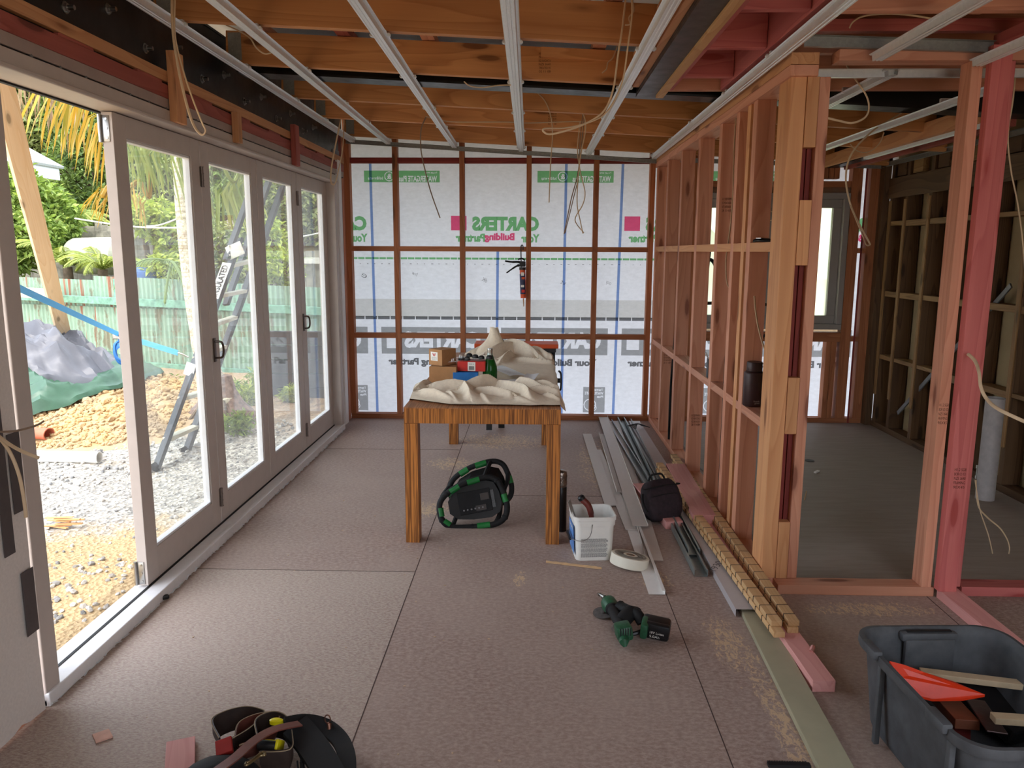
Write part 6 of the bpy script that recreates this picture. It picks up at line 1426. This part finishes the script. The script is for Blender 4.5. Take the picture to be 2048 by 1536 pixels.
# ================================================================ storage crate and contents
CR = plain('charcoal_crate_plastic', srgb(80, 82, 86), .6, var=.2, vs=16, bstr=.1); ZR = .31
cl = [(1722, 1256), (1990, 1250)]
x0, x1 = 1.10, 1.60; y1_ = 2.51; y0_ = 1.84; cc = Vector(((x0+x1)/2, (y0_+y1_)/2, 0)); hx_, hy_ = (x1-x0)/2, (y1_-y0_)/2; RZ = .05
t = thing('storage_crate', 'large open charcoal plastic storage crate at the lower right corner', 'crate', cc)
def rr2(ins, z, r=.09): return rrect(hx_-ins, hy_-ins, r-ins*.5, z, 8, cc, RZ)
m = MB(); loft(m, [rr2(.055, .004), rr2(.052, .0), rr2(.045, .02), rr2(.018, ZR-.03), rr2(.0, ZR-.032), rr2(-.004, ZR-.02), rr2(-.002, ZR), rr2(.010, ZR+.001), rr2(.020, ZR-.012), rr2(.024, ZR-.03), rr2(.05, .02), rr2(.058, .010)])
m.add(rr2(.058, .010), [tuple(range(36))]); m.build('crate_shell', CR, t, smooth=True)
Rc = Matrix.Translation(cc) @ Matrix.Rotation(RZ, 4, 'Z')
for k, yy in enumerate((.18, -.20)):
    m = MB(); m.box((-hx_-.002, yy, ZR-.002), (.03, .09, .03), M=Rc, bev=.006); m.box((-hx_+.012, yy-.045, .15), (.018, .02, .28), M=Rc @ Matrix.Rotation(R(0), 4, 'Y'), bev=.004); m.build('clip_lug', CR, t, smooth=True)
m = MB(); m.box((.0, hy_-.035, ZR-.02), (.19, .03, .03), M=Rc, bev=.008); m.box((.0, hy_-.045, ZR-.12), (.17, .02, .19), M=Rc, bev=.008); m.build('handle_recess', CR, t, smooth=True)
m = MB(); m.box((.0, hy_-.035, ZR-.003), (.15, .012, .006), M=Rc); m.build('handle_slot', SLOT, t)
def PZ(px, py, z): return P(px, py, z=z)
REDO = plain('orange_red_plastic', srgb(238, 62, 26), .4, var=.05)
m = MB(); pts = [PZ(1779, 1322, .28), PZ(1810, 1330, .27), PZ(1850, 1345, .25), PZ(1905, 1362, .23), PZ(1970, 1389, .215), PZ(1925, 1397, .20), PZ(1865, 1398, .19), PZ(1825, 1388, .20), PZ(1800, 1355, .24)]
low = [p+Vector((.0, .0, -.008)) for p in pts]; n = len(pts); m.add(pts+low, [tuple(range(n)), tuple(range(2*n-1, n-1, -1))]+[(i, (i+1) % n, n+(i+1) % n, n+i) for i in range(n)])
m.build('scoop', REDO, label='bright orange-red plastic scoop shape lying in the crate', cat='plastic scoop')
m = MB(); A, B = PZ(1840, 1345, .20), PZ(2060, 1372, .20); o = beam('timber_stick', A, B, .035, .02, plain('pale_stick', srgb(200, 178, 146), .7)); tag(o, 'upper pale timber stick lying across the inside of the crate', 'timber stick')
o = beam('timber_stick', PZ(1985, 1436, .22), PZ(2070, 1442, .22), .035, .02, MATS['pale_stick']); tag(o, 'lower pale timber stick at the right edge inside the crate', 'timber stick')
o = beam('float_trowel', PZ(1885, 1395, .14), PZ(1935, 1450, .16), .07, .03, plain('brown_handle', srgb(128, 74, 52), .6)); tag(o, 'reddish brown block under the orange scoop in the crate', 'wooden block')
o = beam('sanding_block', PZ(1880, 1440, .08), PZ(1915, 1470, .10), .08, .04, plain('dull_red_plastic', srgb(110, 34, 34), .5)); tag(o, 'dull red piece deep in the crate under the brown block', 'plastic piece')
o = beam('scraper', PZ(1950, 1400, .17), PZ(1995, 1466, .19), .055, .006, plain('tarnished_steel', srgb(90, 74, 72), .35, .7)); tag(o, 'tarnished steel blade in the crate right of the brown block', 'blade')
m = MB(); m.box(tuple(PZ(1990, 1400, .10)), (.20, .30, .06), (R(12), 0, R(20)), bev=.01); m.build('black_tool_case', BLACKR, label='black plastic case in the bottom of the crate', cat='case')

# ================================================================ tool belt
LEA = plain('dark_leather', srgb(52, 40, 36), .6, var=.25, vs=22); LEA2 = plain('red_brown_leather', srgb(112, 62, 52), .45, var=.15, vs=22)
STI = plain('pale_stitching', srgb(150, 132, 108), .7)
tbx = thing('tool_belt', 'dark leather tool belt with pouches lying at the bottom edge of the photo', 'tool belt', P(520, 1530, z=0))
def Q(px, py, z=.06): return P(px, py, z=z)
def strapmesh(name, pts, wid, thk, mat, up=(0, 0, 1)):
    c = catmull([Vector(p) for p in pts], 6); m = MB(); vs = []
    for i, p in enumerate(c):
        tt = (c[min(i+1, len(c)-1)]-c[max(0, i-1)]).normalized(); u = Vector(up); s = tt.cross(u).normalized(); u = s.cross(tt).normalized()
        for a, b in ((-1, -1), (1, -1), (1, 1), (-1, 1)): vs.append(p+s*a*wid/2+u*b*thk/2)
    n = len(c); fs = [(4*i+k, 4*i+(k+1) % 4, 4*i+4+(k+1) % 4, 4*i+4+k) for i in range(n-1) for k in range(4)]+[(0, 1, 2, 3), (4*n-1, 4*n-2, 4*n-3, 4*n-4)]
    m.add(vs, fs); return m.build(name, mat, tbx, smooth=True)
def pouch(name, pts, h, z0, mat, stitch=True):
    "open pouch: wall following pts, with a rim"
    c = catmull([Vector((p.x, p.y, z0)) for p in pts], 6); m = MB(); vs = []; n = len(c)
    ctr_ = sum(c, Vector())/n
    for p in c:
        for (sc, z) in ((.82, z0), (1.0, z0+h*.5), (1.0, z0+h), (.95, z0+h+.002), (.93, z0+h*.5), (.78, z0+.01)): vs.append((ctr_.x+(p.x-ctr_.x)*sc, ctr_.y+(p.y-ctr_.y)*sc, z))
    fs = [(6*i+k, 6*i+k+1, 6*i+7+k, 6*i+6+k) for i in range(n-1) for k in range(5)]
    m.add(vs, fs); o = m.build(name, mat, tbx, smooth=True)
    if stitch: s = MB(); s.tube([Vector((ctr_.x+(p.x-ctr_.x)*1.01, ctr_.y+(p.y-ctr_.y)*1.01, z0+h+.001)) for p in c], .0016, 5, smooth=False); s.build('stitching', STI, o)
    return o
pouch('pouch', [Q(440, 1500, .05), Q(425, 1464, .05), Q(450, 1446, .05), Q(490, 1436, .05), Q(520, 1440, .05), Q(530, 1450, .05), Q(500, 1480, .05), Q(450, 1510, .05)], .07, .02, LEA)
pouch('pouch', [Q(520, 1512, .05), Q(512, 1470, .05), Q(545, 1452, .05), Q(575, 1462, .05), Q(586, 1500, .05), Q(580, 1530, .05), Q(520, 1535, .05)], .08, .02, LEA)
pouch('pouch', [Q(470, 1500, .05), Q(480, 1468, .05), Q(520, 1450, .05), Q(560, 1450, .05), Q(540, 1490, .05), Q(480, 1515, .05)], .06, .03, LEA2)
m = MB(); c = Q(440, 1560, .04)
def lump(u, v):
    a = u*2*math.pi; b = v*math.pi/2; r = 1+.06*noise3(math.cos(a)*2, math.sin(a)*2, v*3); return (c.x+.13*r*math.cos(a)*math.cos(b), c.y+.10*r*math.sin(a)*math.cos(b), .0+.10*math.sin(b))
cloth_grid(m, 32, 12, lump); m.build('rear_pouch', BLACKR, tbx, smooth=True)
strapmesh('red_strap', [Q(428, 1545, .12), Q(470, 1515, .13), Q(510, 1480, .135), Q(550, 1458, .13), Q(600, 1447, .11)], .032, .004, LEA2)
strapmesh('padded_belt', [Q(570, 1452, .10), Q(610, 1446, .09), Q(650, 1455, .07), Q(680, 1480, .06), Q(694, 1515, .06), Q(694, 1560, .06)], .05, .02, BLACKR, (0.2, -.6, .8))
strapmesh('padded_belt', [Q(590, 1452, .10), Q(615, 1480, .08), Q(640, 1515, .07), Q(665, 1560, .06)], .085, .02, BLACKR, (0.1, -.4, .9))
m = MB(); c = Q(655, 1438, .10); m.tube([c+Vector((.009*math.cos(a), 0, .014*math.sin(a))) for a in [k*math.pi/5 for k in range(10)]], .0022, 6, closed=True); m.cyl(c+Vector((.004, 0, -.016)), c+Vector((.008, -.01, -.03)), .008); m.build('metal_ring', plain('brass_ring', srgb(150, 110, 96), .3, .9), tbx, smooth=True)
m = MB(); a = Q(492, 1526, .11); b = Q(530, 1510, .11); m.tube([a, a+Vector((.012, .010, 0)), b+Vector((-.012, .012, 0)), b, b+Vector((-.014, -.006, 0)), a+Vector((.006, -.008, 0))], .004, 8, closed=True); m.build('snap_hook', plain('aged_brass', srgb(140, 124, 92), .35, .85), tbx, smooth=True)
rr = random.Random(2); m = MB()
for k in range(10): p = Q(600+rr.uniform(-6, 12), 1500+k*3, .05); m.tube([p, p+Vector((rr.uniform(0, .02), rr.uniform(-.03, 0), -.03))], .003, 4, smooth=False)
m.build('frayed_edge', BLACKR, tbx)
YEL = plain('yellow_plastic', srgb(222, 210, 22), .4, var=.04)
t = thing('tape_measure', 'black and yellow tape measure tucked in the tool belt pouch', 'tape measure', Q(545, 1490, .03)); c = Q(540, 1492, .085)
T = Matrix.Translation(c) @ Euler((R(-38), 0, R(-4))).to_matrix().to_4x4()
m = MB(); m.box((0, 0, 0), (.066, .066, .03), M=T, bev=.012); m.build('case', BLACK, t, smooth=True)
m = MB(); m.box((.030, -.002, .004), (.010, .060, .030), M=T, bev=.004); m.box((-.002, .030, .008), (.062, .009, .022), M=T, bev=.004); m.box((-.024, .022, .014), (.024, .006, .006), M=T, bev=.002); m.build('yellow_band', YEL, t, smooth=True)
t = MB(); c = Q(553, 1447, .10); t.lathe([(0, 0), (.018, 0), (.018, .012), (.012, .016), (0, .016)], Matrix.Translation(c) @ Matrix.Diagonal((1.2, .6, 1, 1)), 18); t.build('yellow_marker', YEL, smooth=True, label='rounded yellow tool top poking out behind the belt straps', cat='tool')
o = beam('red_pencil_case', Q(432, 1500, .09), Q(465, 1488, .10), .05, .015, plain('red_block', srgb(150, 34, 30), .5), up=(0, -.5, 1)); tag(o, 'flat red tool in the left pouch of the tool belt', 'tool')

# ================================================================ things on the partition noggings
q = P(1505, 802, y=3.87); q.z = .782; q = Vector((1.130, 3.96, .781))
t = thing('drink_flask', 'dark brown steel drink flask with a carry loop standing on the partition nogging', 'flask', q); FL = plain('dark_brown_flask', srgb(58, 36, 36), .42, .1, var=.04)
m = MB(); m.lathe([(0, .001), (.047, .001), (.050, .006), (.050, .165), (.047, .175), (.040, .180)], Matrix.Translation(q), 36); m.build('flask_body', FL, t, smooth=True)
m = MB(); m.lathe([(.0385, .178), (.039, .182), (.039, .222), (.036, .227), (0, .228)], Matrix.Translation(q), 32); m.build('flask_lid', FL, t, smooth=True)
m = MB(); a = q+Vector((.036, -.02, .185)); m.tube([a, a+Vector((.012, -.004, .004)), a+Vector((.022, -.005, -.03)), a+Vector((.026, -.004, -.065)), a+Vector((.018, -.002, -.068)), a+Vector((.010, 0, -.03)), a+Vector((.004, .002, -.004))], .003, 6); m.build('carry_loop', plain('rose_cord', srgb(196, 150, 136), .6), t, smooth=True)
m = MB(); text_mb(m, 'frank', wallmat(q.x-.010, q.y-.0508, q.z+.026), .030, .009, None, -.01); text_mb(m, 'green', wallmat(q.x-.004, q.y-.0506, q.z+.014), .024, .009, None, -.01); m.build('engraved_logo', plain('silver_print', srgb(196, 180, 176), .5), t)
q = Vector((1.145, 3.715, .781)); t = thing('small_bottle', 'small white bottle with a black cap half hidden behind the partition end post', 'bottle', q)
m = MB(); m.lathe([(0, .001), (.018, .001), (.019, .004), (.019, .078), (.012, .088)], Matrix.Translation(q), 24); m.build('bottle_body', WHITEP, t, smooth=True)
m = MB(); m.lathe([(.011, .086), (.011, .106), (0, .107)], Matrix.Translation(q), 16); m.build('bottle_cap', BLACK, t, smooth=True)
m = MB(); m.box((q.x-.004, q.y-.0195, q.z+.04), (.02, .001, .05)); m.build('bottle_label', plain('label_redgrey', srgb(190, 90, 86), .6, var=.5, vs=160), t)
q = Vector((1.12, 4.86, .781)); t = thing('small_black_box', 'small black open box standing on the partition nogging', 'box', q)
m = MB(); m.box((q.x, q.y, q.z+.06), (.055, .05, .12), bev=.003); m.build('carton', BLACK, t); m = MB(); m.box((q.x-.03, q.y, q.z+.135), (.004, .045, .05), (0, R(-25), 0)); m.build('open_flap', plain('card_flap', srgb(176, 168, 160), .8), t)
m = MB(); 
for k in range(3): m.box((q.x-.01, q.y-.0255, q.z+.03+.022*k), (.02, .001, .003))
m.build('printed_mark', WHITEP, t)
t = thing('folding_knife', 'black folding utility knife lying on the upper nogging of the partition', 'knife', (1.12, 3.92, 1.605))
m = MB(); m.tube([(1.09, 3.955, 1.612), (1.11, 3.93, 1.616), (1.15, 3.90, 1.613), (1.172, 3.89, 1.61)], [.010, .012, .011, .007], 10, flat=.7); m.build('knife_handle', BLACK, t, smooth=True); m = MB(); m.box((1.105, 3.925, 1.624), (.025, .012, .004), (0, 0, R(-40))); m.build('blade_clip', CHROME, t)

# ================================================================ pipes, hoses and cables
PV = plain('grey_white_pvc', srgb(176, 170, 168), .5)
m = MB(); q = P(1969, 998, z=.004); m.lathe([(.055, 0), (.055, .66), (.050, .66), (.050, 0)], Matrix.Translation(q), 28); m.build('waste_pipe', PV, smooth=True, label='short grey-white plastic waste pipe standing up from the floor beyond the pink post', cat='pipe')
m = MB(); q = P(1963, 944, y=4.96); 
for a, b in (((-.03, 0), (.03, 0)), ((-.03, .05), (.03, .05)), ((-.03, 0), (-.03, .05)), ((.03, 0), (.03, .05))): m.cyl((q.x+a[0], q.y, q.z-.025+a[1]), (q.x+b[0], q.y, q.z-.025+b[1]), .004)
for a in (-.03, .03): m.box((q.x+a, q.y, q.z+.035), (.012, .01, .02)); m.box((q.x+a, q.y, q.z-.035), (.012, .01, .02))
m.build('cable_bracket', WHITEP, label='small white square plastic bracket beside the pink post at the standing pipe', cat='bracket')
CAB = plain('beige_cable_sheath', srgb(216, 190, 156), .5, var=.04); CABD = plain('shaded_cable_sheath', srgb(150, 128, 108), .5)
def hose(label, pts, r, mat=BLACKR, name='black_pipe', cat='pipe'):
    m = MB(); m.tube([Vector(p) for p in pts], r, 8); return m.build(name, mat, smooth=True, label=label, cat=cat)
hose('black water pipe rising through the partition, left one of the close pair', [(1.13, 5.50, .0), (1.13, 5.50, .6), (1.125, 5.48, 1.0), (1.17, 5.55, 1.5), (1.2, 5.62, 1.9)], .010)
hose('black water pipe rising through the partition, right one of the close pair', [(1.14, 5.44, .0), (1.14, 5.44, .6), (1.15, 5.42, 1.0), (1.19, 5.45, 1.35), (1.22, 5.5, 1.6)], .010)
hose('short black pipe near the floor between the two farthest partition studs, left one', [(1.12, 6.25, .04), (1.12, 6.25, .5), (1.15, 6.3, .95)], .009)
hose('short black pipe near the floor between the two farthest partition studs, right one', [(1.12, 6.14, .04), (1.12, 6.14, .5), (1.155, 6.1, 1.0)], .009)
hose('black pipe beside the fifth stud of the partition', [(1.15, 4.62, .04), (1.15, 4.62, .5), (1.16, 4.66, .85), (1.2, 4.8, 1.0)], .012)
hose('black hose with elbows looping in front of the far window', [P(1412, 520, y=7.13), P(1424, 521, y=7.13), P(1432, 540, y=7.13), P(1436, 600, y=7.13), P(1424, 606, y=7.13), P(1408, 606, y=7.13)], .016)
hose('black hose arching below the window sill in the second room', [P(1490, 700, y=7.13), P(1520, 678, y=7.13), P(1552, 650, y=7.13), P(1552, 625, y=7.13), P(1540, 612, y=7.13), P(1510, 604, y=7.13)], .012)
ncab = [0]
def cable(label, pts, y=None, x=None, r=.004, mat=None, twin=True, close=False, name='electrical_cable'):
    "pts are photo pixels on the plane where the cable hangs, each may carry its own depth"
    w_ = []
    for p in pts:
        w_.append(P(p[0], p[1], y=(p[2] if len(p) > 2 else y)) if x is None else P(p[0], p[1], x=x))
    m = MB(); m.tube(w_, r, 8, flat=.6 if twin else 1); return m.build(name, mat or CAB, smooth=True, label=label, cat='cable')
cable('long beige cable loop hanging at the left over the nearest closed door leaf', [(344, -10), (345, 50), (352, 110), (366, 180), (385, 245), (402, 269), (411, 262), (404, 245), (386, 200), (366, 140), (350, 70), (350, -10)], y=3.35, r=.006)
cable('beige cable loop hanging in the corner beside the last door leaf', [(668, 148, 6.2), (682, 200, 6.1), (684, 225, 6.1), (672, 285, 6.1), (663, 335, 6.1), (662, 364, 6.1), (669, 368, 6.1), (675, 350, 6.1), (686, 290, 6.1), (687, 220, 6.1), (684, 148, 6.2)], r=.007)
cable('thin grey cable end dangling left of centre in front of the far wall', [(852, 234), (842, 260), (842, 300), (850, 340), (862, 385), (880, 436)], y=6.05, r=.0055, mat=CABD)
cable('beige cable strung along under the joists before the far wall', [(852, 233, 6.0), (878, 240, 5.9), (915, 244, 5.9), (1010, 244, 5.9), (1060, 246, 5.9), (1150, 243, 5.9), (1172, 246, 5.9)], r=.005)
cable('single beige cable dropping right of the middle batten', [(1050, 172), (1080, 190), (1098, 220), (1105, 265), (1101, 330), (1098, 405)], y=5.283, r=.0045)
cable('beige cable sagging from the middle batten towards the hanging bundle', [(1050, 175), (1100, 190), (1145, 205), (1166, 228), (1171, 260), (1160, 320), (1154, 400), (1160, 440), (1166, 467)], y=5.3, r=.0045)
cable('grey cable of the hanging bundle, its end curling left', [(1168, 238), (1163, 290), (1155, 350), (1142, 400), (1128, 468)], y=5.35, r=.0045, mat=CABD)
cable('cable of the hanging bundle kinked outward near its end', [(1160, 245), (1155, 300), (1161, 345), (1170, 385), (1165, 410), (1150, 440), (1168, 466)], y=5.4, r=.0045)
cable('grey cable of the hanging bundle, second one curling left', [(1180, 180), (1168, 215), (1160, 280), (1157, 350), (1146, 400), (1130, 466)], y=5.45, r=.004, mat=CABD)
cable('big beige cable loop sweeping down from the top right of the ceiling', [(1252, -10), (1244, 60), (1236, 110), (1226, 180), (1205, 225), (1160, 252), (1105, 268), (1088, 264), (1090, 257), (1130, 256), (1180, 244), (1215, 222), (1244, 165), (1256, 90), (1264, 30), (1263, -10)], y=3.42, r=.005)
cable('twisted cable pair coming out of a hole in the nearest joist', [(1262, -10), (1268, 20), (1258, 35), (1260, 48), (1250, 50)], y=3.5, r=.004)
cable('twisted cable pair coming out of a hole in the second joist', [(1235, 92), (1226, 115), (1216, 125), (1213, 138), (1204, 146)], y=4.3, r=.004)
cable('short cable draped over the black cross beam left of the middle batten', [(928, 163), (940, 172), (965, 175), (995, 171), (1022, 170)], y=4.35, r=.004)
cable('cable clipped across two joists at the upper left', [(452, 50), (478, 62), (500, 76), (512, 95), (528, 107), (542, 106)], y=3.7, r=.004)
cable('thick beige cable loop hanging in the doorway behind the partition end', [(1688, 106), (1693, 130), (1712, 160), (1732, 190), (1738, 215), (1730, 235), (1705, 246), (1680, 242), (1655, 236)], y=3.9, r=.006)
cable('long beige cable hanging in the second room with a looped end', [(1803, 226, 5.0), (1775, 243, 5.0), (1745, 262, 5.0), (1712, 295, 5.0), (1696, 325, 5.0), (1692, 365, 5.0), (1703, 415, 5.0), (1722, 455, 5.0), (1738, 484, 5.0), (1739, 490, 5.0), (1732, 489, 5.0), (1724, 468, 5.0), (1700, 410, 5.0)], r=.006)
cable('thin cable looped under the dark beam in the second room', [(1700, 288), (1712, 300), (1728, 305), (1745, 300), (1760, 285), (1768, 265)], y=5.4, r=.004)
cable('beige cable arching over the doorway framing', [(1699, 56), (1706, 44), (1725, 33), (1760, 28), (1810, 29), (1870, 38)], y=3.3, r=.004)
cable('pale cable from a hole in the pink post, leaving at the right edge', [(1936, 708, 3.35), (1950, 722, 3.28), (1958, 745, 3.2), (1962, 775, 3.15), (1975, 800, 3.1), (2000, 820, 3.0), (2060, 848, 2.9)], r=.007)
cable('cable hanging down right of the pink post', [(2032, 140), (2026, 200), (2016, 270), (2022, 340), (2034, 400), (2044, 470), (2050, 540)], y=3.9, r=.006)
cable('beige cable coil hanging beyond the pink post near the floor', [(1952, 960), (1956, 1010), (1975, 1035), (2003, 1060), (2019, 1095), (2008, 1130), (1980, 1147), (1948, 1136), (1925, 1115), (1945, 1142), (1972, 1146), (1985, 1120), (1978, 1075), (1960, 1020), (1950, 960)], y=3.95, r=.005)
cable('pale twin cable threaded through a hole in a partition stud', [(1509, 592, 3.93), (1511, 620, 3.92), (1518, 660, 3.9), (1530, 700, 3.88), (1545, 732, 3.8)], r=.006)
cable('thin cable hanging beside the middle partition studs', [(1472, 232), (1468, 300), (1466, 380), (1461, 450), (1452, 520), (1454, 565), (1462, 580)], y=4.55, r=.005)
cable('coil of thin cable behind the partition by the window', [(1548, 300), (1545, 370), (1538, 415), (1546, 425), (1549, 435), (1541, 441), (1536, 434)], y=7.14, r=.005)
cable('cable poking out over the near door jamb, upper one', [(-8, 864, 2.2), (30, 862, 2.15), (70, 852, 2.1), (88, 842, 2.1)], r=.004, mat=CABD)
cable('cable curling out over the near door jamb and out of the opening', [(-8, 868, 2.15), (18, 888, 2.12), (45, 903, 2.1), (78, 916, 2.1)], r=.005)
cable('cable hanging down the wall sheet beside the near door jamb', [(-4, 872, 2.15), (20, 905, 2.15), (38, 950, 2.15), (48, 1000, 2.15), (52, 1035, 2.15)], r=.005)
